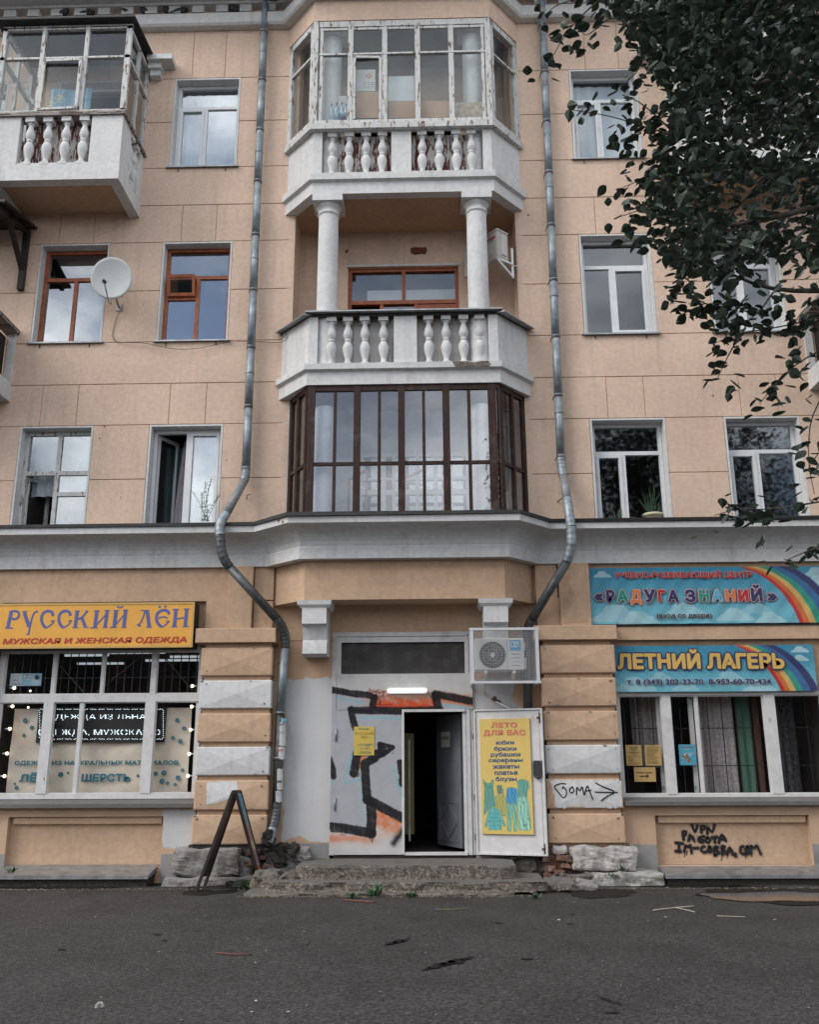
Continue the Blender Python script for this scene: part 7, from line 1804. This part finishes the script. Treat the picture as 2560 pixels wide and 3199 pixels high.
base = W(432, 1098, -.25)
for k in range(9):
    tip = W(*rp.choice([(405, 1035), (415, 1012), (425, 1040), (433, 1015), (445, 1008), (455, 1030), (462, 1018), (440, 1050), (402, 1060), (460, 1045)]), -.25+rp.uniform(-.08, .08)); P = smoothpath([base+Vector((rp.uniform(-.06, .06), 0, 0)), base.lerp(tip, .5)+Vector((rp.uniform(-.04, .04), 0, .03)), tip], 2); ms_.tube(P, .003, 5)
    for i in range(22):
        s = rp.random(); q = P[min(len(P)-2, int(s*(len(P)-1)))]; d = Vector((rp.gauss(0, 1), rp.gauss(0, .6), rp.uniform(.1, 1.2)))
        leafblade(ml_, q, d, rp.uniform(.03, .075)*(1.15-s*.6), .012)
    for i in range(9):
        q = tip+Vector((rp.gauss(0, .03), rp.gauss(0, .02), rp.gauss(0, .035))); r = .006
        mf_.add([(q.x-r, q.y, q.z), (q.x, q.y-r, q.z), (q.x+r, q.y, q.z), (q.x, q.y+r, q.z), (q.x, q.y, q.z+r), (q.x, q.y, q.z-r)], [(0, 1, 4), (1, 2, 4), (2, 3, 4), (3, 0, 4), (1, 0, 5), (2, 1, 5), (3, 2, 5), (0, 3, 5)])
ms_.build('stems', M['weed'], wp); tag(ml_.build('leaves', M['weed'], wp, calc=False), kind='stuff'); tag(mf_.build('flowers', flat('weed_yellow', (.50, .42, .10)), wp), kind='stuff')
ZP = ZT(1650, 1100, 1.8956)
def potplant(lab, u, v0, v1, w, mat, spikes, h, y=.12):
    q = ZP(u, v1, y); t = thing('potted_plant', lab, 'plant', q); H = abs(ZP(u, v0, y).z-q.z); r = w/1.8956/KP/1.0
    r = abs(ZP(u+w/2, v1, y).x-q.x)
    m = MB(); m.lathe([(r*.72, -.12), (r*.78, -.08), (r*.92, H*.7), (r*1.06, H*.72), (r*1.06, H), (r*.95, H), (r*.9, H*.8)], (q.x, y+r, q.z), 20); m.build('pot', mat, t)
    m = MB()
    for k in range(spikes):
        b = Vector((q.x+rp.uniform(-.4, .4)*r, y+r+rp.uniform(-.3, .3)*r, q.z+H*.8)); d = Vector((rp.gauss(0, .35), rp.gauss(0, .1), 1)); leafblade(m, b, d, h*rp.uniform(.5, 1), .022, up=Vector((0, 1, 0)))
    m.build('leaves', M['weed'], t, calc=False)
potplant('spiky plant in a cream pot on the window sill above the right shop', 758, 945, 1000, 120, flat('cream_pot', (.52, .48, .34)), 16, .55)
potplant('small plant in a white bowl left of the cream pot', 538, 985, 1002, 62, flat('white_pot', (.5, .52, .54)), 6, .25)
def weed(lab, u, v, s=.08, y=None, n=22):
    q = G(u, v) if y is None else W(u, v, y); t = thing('weed', lab, 'weed', q); m = MB()
    for k in range(n):
        d = Vector((rp.gauss(0, 1), rp.gauss(0, .7), rp.uniform(.2, 1.6))); leafblade(m, q+Vector((rp.gauss(0, s*.3), rp.gauss(0, s*.15), rp.uniform(0, s*.3))), d, s*rp.uniform(.4, 1), s*.32)
    m.build('leaves', M['weed'], t, calc=False)
weed('bushy green weed at the kerb below the middle of the steps', 789, 1888, .14, n=40); weed('low weed creeping at the kerb left of the bushy weed', 742, 1891, .09, n=30); weed('green weed at the kerb below the open doorway', 868, 1889, .09, n=34)
weed('tiny weed at the kerb right of the doorway', 925, 1886, .06); weed('low weed at the right end of the kerb', 1128, 1892, .08, n=30); weed('dark weed growing beside the foot of the folding sign', 522, 1872, .14, n=30)
weed('weed with broad leaves climbing the right plinth', 1310, 1838, .12, y=-.53, n=12); weed('small leaf clump on the cracked right plinth', 1290, 1846, .10, y=-.55, n=12); weed('single small weed left of the climbing weed on the right plinth', 1232, 1840, .06, y=-.55, n=8)
weed('weed at the far left under the sloping tin cover', 24, 1838, .10, y=-.6, n=16)

# ================================================================== FOLDING SIGN
fs = thing('folding_sign', 'black folding pavement sign seen edge on in front of the left pier', 'folding sign', (-2.7, -.75, GROUND))
apF, apB = Vector((-2.62, -.88, 1.325)), Vector((-2.63, -.54, 1.325))
def board(footF, footB, off, face, nm):
    aF, aB = apF+Vector((off, 0, 0)), apB+Vector((off, 0, 0)); fF, fB = Vector(footF), Vector(footB)
    m = MB()
    for a_, f_ in ((aF, fF), (aB, fB)): m.bar(a_, f_, .035, .045, up=(0, 1, 0))
    p = m.build('board_frame', M['blackwood'], fs)
    m = MB(); a0, a1 = aF.lerp(fF, .02), aB.lerp(fB, .02); b0, b1 = aF.lerp(fF, .86), aB.lerp(fB, .86)
    nrm = (a1-a0).cross(b0-a0).normalized()*.008
    m.hexa([tuple(q) for q in (b0-nrm, b1-nrm, b1+nrm, b0+nrm, a0-nrm, a1-nrm, a1+nrm, a0+nrm)]); m.build('board_panel', face, fs)
    m = MB(); m.bar(aF, aB, .03); m.build('top_rail', M['blackwood'], fs)
LF, RF = G(412.5, 1877), G(551, 1871)
board((LF.x, LF.y, .118), (LF.x+.02, LF.y+.34, .118), -.018, M['blackwood'], 'l')
def poster_face():
    m, t, b, g = _mat('worn_poster'); pos = g.outputs['Position']
    sp = t.nodes.new('ShaderNodeSeparateXYZ'); t.links.new(pos, sp.inputs[0])
    r = t.nodes.new('ShaderNodeValToRGB'); e = r.color_ramp.elements; r.color_ramp.interpolation = 'CONSTANT'
    e[0].position = 0; e[0].color = (.03, .02, .02, 1); e[1].position = .24; e[1].color = (.45, .09, .04, 1)
    for p, c in ((.30, (.06, .30, .42)), (.42, (.32, .22, .22)), (.62, (.50, .42, .26)), (.74, (.36, .18, .17)), (.92, (.16, .30, .32)), (1.12, (.06, .28, .42))): el = e.new(p/1.3); el.color = (*c, 1)
    e[1].position = .24/1.3
    mr_ = t.nodes.new('ShaderNodeMath'); mr_.operation = 'MULTIPLY_ADD'; mr_.inputs[1].default_value = 1/1.3
    nn = nz(t, pos, 14, 5); mm = t.nodes.new('ShaderNodeMath'); mm.operation = 'MULTIPLY'; mm.inputs[1].default_value = .05; t.links.new(nn, mm.inputs[0])
    t.links.new(sp.outputs[2], mr_.inputs[0]); t.links.new(mm.outputs[0], mr_.inputs[2]); t.links.new(mr_.outputs[0], r.inputs[0])
    c = mixc(t, ramp(t, nz(t, pos, 40, 6, .7), .5, .6), r.outputs[0], (.06, .05, .05)); t.links.new(c, b.inputs['Base Color']); b.inputs['Roughness'].default_value = .6
    return m
board((RF.x, RF.y, .118), (RF.x-.02, RF.y+.34, .13), .018, poster_face(), 'r')

# ================================================================== GROUND DETAILS
def blob(name, cx, cy, rx, ry, mat, z=.004, seed=0, kind='structure', n=40, label=None, cat=None):
    rr_ = random.Random(seed); ph = [rr_.uniform(0, 6.28) for _ in range(4)]; pts = []
    for k in range(n):
        t = 2*PI*k/n; s = 1+.16*math.sin(2*t+ph[0])+.10*math.sin(5*t+ph[1])+.06*math.sin(9*t+ph[2]); pts.append((cx+rx*s*math.cos(t), cy+ry*s*math.sin(t), GROUND+z))
    m = MB(); m.add(pts, [tuple(range(n))]); o = m.build(name, mat, None, calc=False); tag(o, label, cat, kind=kind); return o
wet_shade = plain('wet_soil_shade', (.010, .009, .008), .7, spec=.25, var=.5, vs=30, bs=60, bst=.5)
def water():
    m, t, b, g = _mat('puddle_water'); b.inputs['Base Color'].default_value = (.025, .02, .016, 1); b.inputs['Roughness'].default_value = .10; b.inputs['Specular IOR Level'].default_value = .35
    bump(t, b, nz(t, g.outputs['Position'], 12, 3), .05, .004); return m
WTR = water()
def blob_uv(name, u0, u1, v0, v1, mat, z, seed, **k):
    a = G((u0+u1)/2, v0); b = G((u0+u1)/2, v1); blob(name, (a.x+b.x)/2, (a.y+b.y)/2, abs(G(u1, (v0+v1)/2).x-G(u0, (v0+v1)/2).x)/2, abs(a.y-b.y)/2, mat, z, seed, **k)
blob_uv('wet_shade_ground', 1195, 1338, 1871, 1890, wet_shade, .006, 2)
blob_uv('puddle', 1505, 1800, 1877, 1900, WTR, .009, 4); blob_uv('wet_shade_ground', 1470, 1860, 1868, 1903, wet_shade, .006, 5); blob_uv('wet_shade_ground', 1330, 1600, 1852, 1868, wet_shade, .006, 15)
blob_uv('wet_shade_ground', 392, 530, 1853, 1882, wet_shade, .006, 6); blob_uv('wet_shade_ground', -160, 335, 1846, 1873, wet_shade, .006, 7); blob_uv('wet_shade_ground', 545, 700, 1872, 1886, wet_shade, .005, 17)  # the long far left patch paints the tin ledge's shadow; the others are soil
dh = thing('drain_cover', 'dark sunken drain cover beneath the folding sign', 'drain cover', (G(470, 1871).x, G(470, 1871).y, GROUND))
m = MB(); q = G(470, 1871); m.lathe([(.24, .0), (.25, .018), (.22, .02), (.21, .012)], (q.x, q.y, GROUND+.002), 28); m.build('rim', M['darkmetal'], dh)
def crack(name, lab, pts, w, mat, seed=1):
    rr_ = random.Random(seed); P = [G(u, v) for u, v in pts]; P = smoothpath(P, 1); L = []; R2 = []
    for i, p in enumerate(P):
        d = (P[min(i+1, len(P)-1)]-P[max(i-1, 0)]).normalized(); n = Vector((-d.y, d.x, 0)); ww = w*(.3+rr_.random())*math.sin(PI*(i+.5)/len(P)); L.append(p+n*ww); R2.append(p-n*ww)
    m = MB(); k = len(P); m.add([(q.x, q.y, GROUND+.009) for q in L+R2], [(i, i+1, k+i+1, k+i) for i in range(k-1)]); o = m.build(name, mat, None, calc=False); tag(o, kind='structure'); return o
crack('asphalt_crack', '', [(808+i*5, 1992-i*1.6+random.uniform(-2, 2)) for i in range(12)], .05, wet_shade, 2)
crack('asphalt_crack', '', [(886+i*5, 2044-i*1.3+random.uniform(-2, 2)) for i in range(24)], .06, wet_shade, 3)
crack('asphalt_crack', '', [(1255+i*6, 2098+i*2+random.uniform(-2, 2)) for i in range(10)], .02, wet_shade, 4)
for i, (u, v) in enumerate(((330, 1968), (345, 1980), (1290, 2133), (1050, 1943), (1205, 1925), (130, 2000), (1110, 2020), (1200, 1945))): q = G(u, v); blob('asphalt_pit', q.x, q.y, random.uniform(.03, .06), random.uniform(.015, .03), wet_shade, .008, 30+i, n=14)
def stick(lab, pts, r, mat, h=.012):
    P = smoothpath([G(u, v)+Vector((0, 0, h)) for u, v in pts], 1); t = thing('stick', lab, 'stick', P[0]); MB().tube(P, r, 6).build('twig', mat, t)
mrb = flat('red_brown_twig', (.13, .04, .025)); mst = flat('dry_straw', (.38, .35, .28)); mgs = flat('green_stalk', (.12, .13, .07))
stick('long red brown twig lying on the open asphalt at left', [(452, 2008), (470, 2010), (500, 2012), (531, 2011)], .006, mrb)
stick('brown stick lying close to the kerb below the steps', [(720, 1896), (760, 1899), (790, 1901)], .010, mrb)
stick('thin green stalk lying on the asphalt right of the doorway', [(917, 1916), (950, 1917), (986, 1914)], .006, mgs)
stick('longer of the two crossed dry straws on the right', [(1376, 1918), (1410, 1914), (1462, 1909)], .007, mst); stick('shorter of the two crossed dry straws on the right', [(1420, 1912), (1440, 1916), (1464, 1922)], .006, mst)
stick('faint dry stem on the asphalt near the right edge', [(1510, 1930), (1570, 1932)], .004, mst)
dn = thing('dandelion_clock', 'white dandelion seed head on a short stalk at the bottom left', 'dandelion', G(209, 2150))
a = G(211, 2156); b_ = Vector((a.x-.012, a.y, GROUND+.10)); MB().tube(smoothpath([a, a.lerp(b_, .6)+Vector((.008, 0, 0)), b_], 1), .003, 6).build('stalk', mgs, dn)
m = MB()
for k in range(260):
    t = rp.uniform(0, PI*.95); d = Vector((math.sin(t)*math.cos(k), math.sin(t)*math.sin(k), abs(math.cos(t))))
    d.x += -.25; d.normalize(); q = b_+d*.028+Vector((.0, 0, -.004)); e = Vector((rp.gauss(0, 1), rp.gauss(0, 1), rp.gauss(0, 1))).normalized()*.005; m.add([tuple(b_+d*.01), tuple(q-e), tuple(q+e)], [(0, 1, 2)])
tag(m.build('seed_head', flat('seed_white', (.62, .62, .56)), dn, calc=False), kind='stuff')
# grit, chips and dry leaves
def scatter(name, n, xr, yr, cols, smin, smax, flatn=.4, hz=.008):
    mats = [flat(name+str(i), c_, .85) for i, c_ in enumerate(cols)]; m = MB()
    for k in range(n):
        x = random.uniform(*xr); y = yr(x) if callable(yr) else random.uniform(*yr); s = random.uniform(smin, smax)*(1 if random.random() < .85 else 1.8); z = GROUND+hz
        a_ = random.uniform(0, PI); ca, sa = math.cos(a_)*s, math.sin(a_)*s; h = s*flatn
        m.add([(x+ca, y+sa, z), (x-sa*.6, y+ca*.6, z), (x-ca, y-sa, z), (x+sa*.6, y-ca*.6, z), (x, y, z+h)], [(0, 1, 4), (1, 2, 4), (2, 3, 4), (3, 0, 4)], random.randrange(len(mats)))
    o = m.build(name, mats, None, calc=False); tag(o, kind='stuff'); return o
scatter('grit', 2600, (-4.5, 4.5), (-9.5, -1.6), [(.22, .21, .20), (.12, .11, .10), (.35, .34, .32)], .0015, .005, hz=.006)
scatter('litter_chips', 60, (-4, 4), (-8, -1.7), [(.45, .44, .42), (.30, .24, .16)], .006, .012)
scatter('kerb_debris', 2600, (-6, 6), lambda x: (-1.45 if -2.4 < x < 1.2 else -.75)-abs(random.gauss(0, .09)), [(.10, .075, .055), (.05, .04, .03), (.20, .17, .14), (.12, .13, .06)], .004, .014, hz=.010)
scatter('step_debris', 700, (-2.1, 1.2), lambda x: -1.32-abs(random.gauss(0, .05)), [(.14, .11, .09), (.06, .045, .035), (.25, .21, .18)], .005, .016, hz=.04)

# ================================================================== TREE
LV = []     # leaf positions
tree = thing('broadleaf_tree', 'dark leafy tree whose branches hang into the upper right corner', 'tree', (5.0, -8.6, GROUND))
def frame_uv(p):
    v = Vector((p.x, p.y+DIST, p.z-EYE)); v = np.array(v); d = v@_F
    if d < .3: return None
    return (1280+F_PX*(v@_Rr)/d)/KP, (1599.5-F_PX*(v@_Ur)/d)/KP
DENSE = [(1262, -80), (1300, 30), (1360, 110), (1395, 180), (1410, 270), (1372, 330), (1345, 400), (1405, 470), (1425, 545), (1470, 600), (1510, 585), (1565, 575), (1635, 535), (1680, 570), (1740, 545), (1900, 560), (1900, -80)]
def indense(u, v): return bool(inpoly(np.array([float(u)]), np.array([float(v)]), DENSE)[0])
mT = MB(); P = smoothpath([(5.0, -8.6, 0), (4.9, -8.7, 1.6), (4.95, -8.8, 3.2), (4.8, -8.9, 5.0)], 2)
mT.tube(P, [.20*(1-.45*i/(len(P)-1)) for i in range(len(P))], 14); mT.build('trunk', M['bark'], tree)
def branch(pts, r0, r1, nm='branch'):
    P = smoothpath(pts, 2); MB().tube(P, [r1+(r0-r1)*(1-i/(len(P)-1))**1.7 for i in range(len(P))], 8).build(nm, M['bark'], tree); return P
fork = Vector((4.8, -8.9, 5.0))
limbs = []
LB = [[(1800, 250, -8.9), (1600, 380, -9.0), (1500, 500, -9.1)], [(1850, 600, -8.8), (1640, 620, -9.0), (1500, 560, -9.1)], [(1850, 100, -9.1), (1600, 180, -9.3), (1420, 200, -9.4)], [(1860, -80, -9.2), (1600, -30, -9.4), (1400, 20, -9.4)], [(1840, 400, -9.4), (1560, 480, -9.6), (1420, 470, -9.6)]]
for pts in LB: limbs.append(branch([fork]+[W(u, v, y) for u, v, y in pts], .040, .005))
for d in ((.5, -2.2, 3), (2.5, .5, 3), (.8, 1.6, 4.2), (2.8, -1.5, 3.5), (-.6, -.8, 5)): limbs.append(branch([fork, fork+Vector(d)*.5+Vector((0, 0, .3)), fork+Vector(d)], .08, .02))
TW = [([(1300, -30, -9.4), (1215, 40, -9.45), (1180, 90, -9.45), (1148, 150, -9.5)], 26), ([(1330, 60, -9.3), (1290, 30, -9.3), (1235, 80, -9.35), (1225, 65, -9.35)], 18), ([(1420, 60, -9.3), (1370, 90, -9.2), (1340, 150, -9.2)], 34), ([(1300, -20, -9.4), (1180, 5, -9.4), (1150, 30, -9.4)], 18), ([(1480, 300, -9.3), (1380, 275, -9.2), (1290, 245, -9.2), (1205, 232, -9.2)], 46), ([(1420, 280, -9.2), (1350, 215, -9.2), (1310, 200, -9.2)], 26),
      ([(1350, 280, -9.2), (1310, 300, -9.2)], 14), ([(1440, 450, -9.4), (1370, 435, -9.4), (1302, 458, -9.4)], 34), ([(1450, 400, -9.4), (1370, 370, -9.4), (1312, 395, -9.4)], 34), ([(1440, 490, -9.4), (1380, 500, -9.4)], 18), ([(1460, 540, -9.4), (1425, 590, -9.4), (1440, 610, -9.4)], 24), ([(1560, 640, -9.3), (1500, 650, -9.3), (1440, 610, -9.3)], 44),
      ([(1640, 600, -9.2), (1590, 670, -9.2), (1540, 690, -9.2)], 36), ([(1760, 660, -9.0), (1640, 690, -9.1), (1560, 700, -9.1), (1500, 725, -9.1)], 44), ([(1760, 720, -9.0), (1660, 775, -9.1), (1600, 850, -9.1)], 40), ([(1570, 690, -9.1), (1535, 745, -9.1), (1512, 795, -9.1)], 14), ([(1760, 1050, -8.9), (1620, 1075, -9.0), (1560, 1068, -9.0), (1505, 1085, -9.0)], 40), ([(1760, 1140, -8.9), (1700, 1160, -8.9), (1655, 1180, -8.9)], 22),
      ([(1780, 780, -9.0), (1710, 860, -9.0), (1700, 960, -9.0), (1715, 1040, -9.0)], 34), ([(1780, 600, -9.0), (1700, 640, -9.0), (1660, 700, -9.0)], 40), ([(1540, 640, -9.3), (1450, 640, -9.3)], 20), ([(1760, 900, -9.0), (1700, 990, -9.0)], 14), ([(1580, 1075, -9.0), (1620, 1110, -9.0)], 10)]
def cluster(q, n, sp):
    for _ in range(n): LV.append(q+Vector((random.gauss(0, sp), random.gauss(0, sp), random.gauss(0, sp))))
for pts, n in TW:
    P = branch([W(u, v, y) for u, v, y in pts], .006, .002, 'twig')
    for k in range(n):
        s = random.random()*(len(P)-1); i = min(int(s), len(P)-2); LV.append(P[i].lerp(P[i+1], s-i)+Vector((random.gauss(0, .045), random.gauss(0, .05), random.gauss(0, .04)-.015)))
for P in limbs[:5]:
    for k in range(60):
        q = P[random.randrange(len(P)//3, len(P))]+Vector((random.gauss(0, .10), random.gauss(0, .10), random.gauss(0, .10))); w = frame_uv(q)
        if w and (indense(*w) or random.random() < .4): LV.append(q)
nt_ = len(LV)
for _ in range(1280):      # leafy shoots filling the crown that shows
    u = random.uniform(1270, 1800); v = random.uniform(-60, 660)
    if not indense(u, v): continue
    if 1540 < u < 1740 and 350 < v < 480 and random.random() < .72: continue
    y = random.uniform(-10.1, -8.0); c_ = W(u, v, y); d = Vector((random.gauss(-.6, .5), random.gauss(0, .6), random.gauss(-.3, .4))).normalized()
    for k in range(random.randint(4, 8)):
        q = c_+d*random.uniform(0, .22)+Vector((random.gauss(0, .03), random.gauss(0, .03), random.gauss(0, .03))); w = frame_uv(q)
        if w and 0 < w[0] < 1760 and 0 < w[1] < 2200 and not indense(*w) and random.random() < .75: continue
        LV.append(q)
nv_ = len(LV)
for _ in range(9000):     # the rest of the crown outside the picture
    t = random.random()**.45; d = Vector((random.gauss(0, 1), random.gauss(0, 1), random.gauss(0, 1))).normalized()*t
    c_ = Vector((5.2+3.9*d.x, -8.8+3.4*d.y, 8.4+3.6*d.z))
    for k in range(5):
        q = c_+Vector((random.gauss(0, .10), random.gauss(0, .10), random.gauss(0, .10))); w = frame_uv(q)
        if w and -60 < w[0] < 1790 and -60 < w[1] < 2230: continue
        LV.append(q)
def leaf_mesh():
    m = MB(); n = 7; L, R2, Mi = [], [], []
    prof = [(0, 0), (.10, .20), (.28, .36), (.48, .38), (.68, .27), (.86, .12), (1, 0)]
    for t, w in prof: Mi.append((t, 0, -.06*math.sin(t*PI)-.10*t*t)); L.append((t, w, .05+.02*t-.10*t*t)); R2.append((t, -w, .05+.02*t-.10*t*t))
    v = Mi+L[1:-1]+R2[1:-1]; f = [(0, 1, n), (0, n+5, 1)]
    for i in range(1, n-2): f += [(i, i+1, n+i, n+i-1), (i, n+5+i-1, n+5+i, i+1)]
    f += [(n-2, n-1, n+4), (n-2, n+9, n-1)]
    m.add([(x, y, z) for x, y, z in v], f, smooth=False); return m
LMB = leaf_mesh(); lv0 = np.array(LMB.v)
def orient():
    down = random.uniform(-.9, .25); az = random.uniform(0, 2*PI); d = Vector((math.cos(az), math.sin(az), down)).normalized()
    n = (Vector((0, 0, 1))+Vector((random.gauss(0, .55), random.gauss(0, .55), 0))).normalized(); s = n.cross(d)
    if s.length < .1: s = Vector((1, 0, 0)).cross(d)
    s.normalize(); n = d.cross(s).normalized(); return d, s, n
def score(p):
    w = frame_uv(p)
    if not w or not (0 < w[0] < 1725 and 0 < w[1] < 2156): return 1e9
    return (p-Vector((0, -DIST, EYE))).length
order = sorted(range(nv_), key=lambda i: score(LV[i])+random.uniform(0, .5)-(0.9 if i < nt_ else 0)); big = set(order[:296])
lme = None
for i in big:
    d, s, n = orient(); sc = random.uniform(.050, .078)
    if lme is None: LMB.build('leaf', M['leaf'], None, origin=(0, 0, 0), calc=False); o = bpy.data.objects['leaf']; lme = o.data
    else: o = bpy.data.objects.new('leaf', lme); C.objects.link(o)
    o.parent = tree; o.matrix_basis = Matrix.Translation(LV[i]-org(tree)) @ Matrix(((d.x, s.x, n.x, 0), (d.y, s.y, n.y, 0), (d.z, s.z, n.z, 0), (0, 0, 0, 1))) @ Matrix.Scale(sc, 4)
VV = []; FF = []; nf_ = [f for f in LMB.f]; k = len(lv0); cnt = 0
for i, p in enumerate(LV):
    if i in big: continue
    d, s, n = orient(); sc = random.uniform(.048, .076) if i < nv_ else random.uniform(.07, .10)
    B3 = np.array([d, s, n]); VV.append(lv0@B3*sc+np.array(p)); FF += [tuple(q+cnt*k for q in f) for f in nf_]; cnt += 1
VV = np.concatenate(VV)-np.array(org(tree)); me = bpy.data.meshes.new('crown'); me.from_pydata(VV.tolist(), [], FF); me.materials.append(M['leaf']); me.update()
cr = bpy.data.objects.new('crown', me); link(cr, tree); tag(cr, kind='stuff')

# ================================================================== ACROSS THE STREET (seen in the reflections)
ob_ = thing('street_building', 'plain brick building across the street mirrored in the shop windows', 'building', (0, -46, GROUND))
mbk = plain('far_brick', (.20, .13, .10), .9, var=.2, vs=2); MB().box(-60, 60, -58, -46, 0, 9.5).build('wall', mbk, ob_)
MB().box(-61, 61, -59, -45.6, 9.5, 9.9).build('roof', M['tin'], ob_)
wv = None
for fz in (1.0, 4.0, 7.0):
    for fx_ in np.arange(-40, 41, 3.4):
        if wv is None: wv = MB().box(fx_, fx_+1.5, -46.0, -45.9, fz, fz+1.6).build('window', flat('far_pane', (.03, .035, .04), .15), ob_); w0 = (fx_, fz)
        else: c_ = wv.copy(); C.objects.link(c_); c_.parent = ob_; c_.location = wv.location+Vector((fx_-w0[0], 0, fz-w0[1]))
def far_tree(x, y, h, lab):
    t = thing('street_tree', lab, 'tree', (x, y, GROUND)); m = MB(); m.tube([(x, y, 0), (x+.1, y, h*.35), (x, y, h*.7)], [.22, .16, .06], 8); m.build('trunk', M['bark'], t); vv = []; ff = []; c_ = 0
    for k in range(2600):
        tt = random.random()**.4; d = Vector((random.gauss(0, 1), random.gauss(0, 1), random.gauss(0, 1))).normalized()*tt; q = np.array((x+h*.33*d.x, y+h*.33*d.y, h*.64+h*.36*d.z)); dd, s, n = orient(); vv.append(lv0@np.array([dd, s, n])*random.uniform(.18, .34)+q); ff += [tuple(z+c_*len(lv0) for z in f) for f in nf_]; c_ += 1
    vv = np.concatenate(vv)-np.array((x, y, GROUND)); me = bpy.data.meshes.new('crown'); me.from_pydata(vv.tolist(), [], ff); me.materials.append(M['leaf']); me.update(); o = bpy.data.objects.new('crown', me); link(o, t); tag(o, kind='stuff')
far_tree(-9, -30, 9, 'roadside tree across the street, left one'); far_tree(12, -27, 11, 'roadside tree across the street, tallest at right'); far_tree(3, -33, 8, 'roadside tree across the street, middle one'); far_tree(-20, -32, 10, 'roadside tree across the street, far left one')
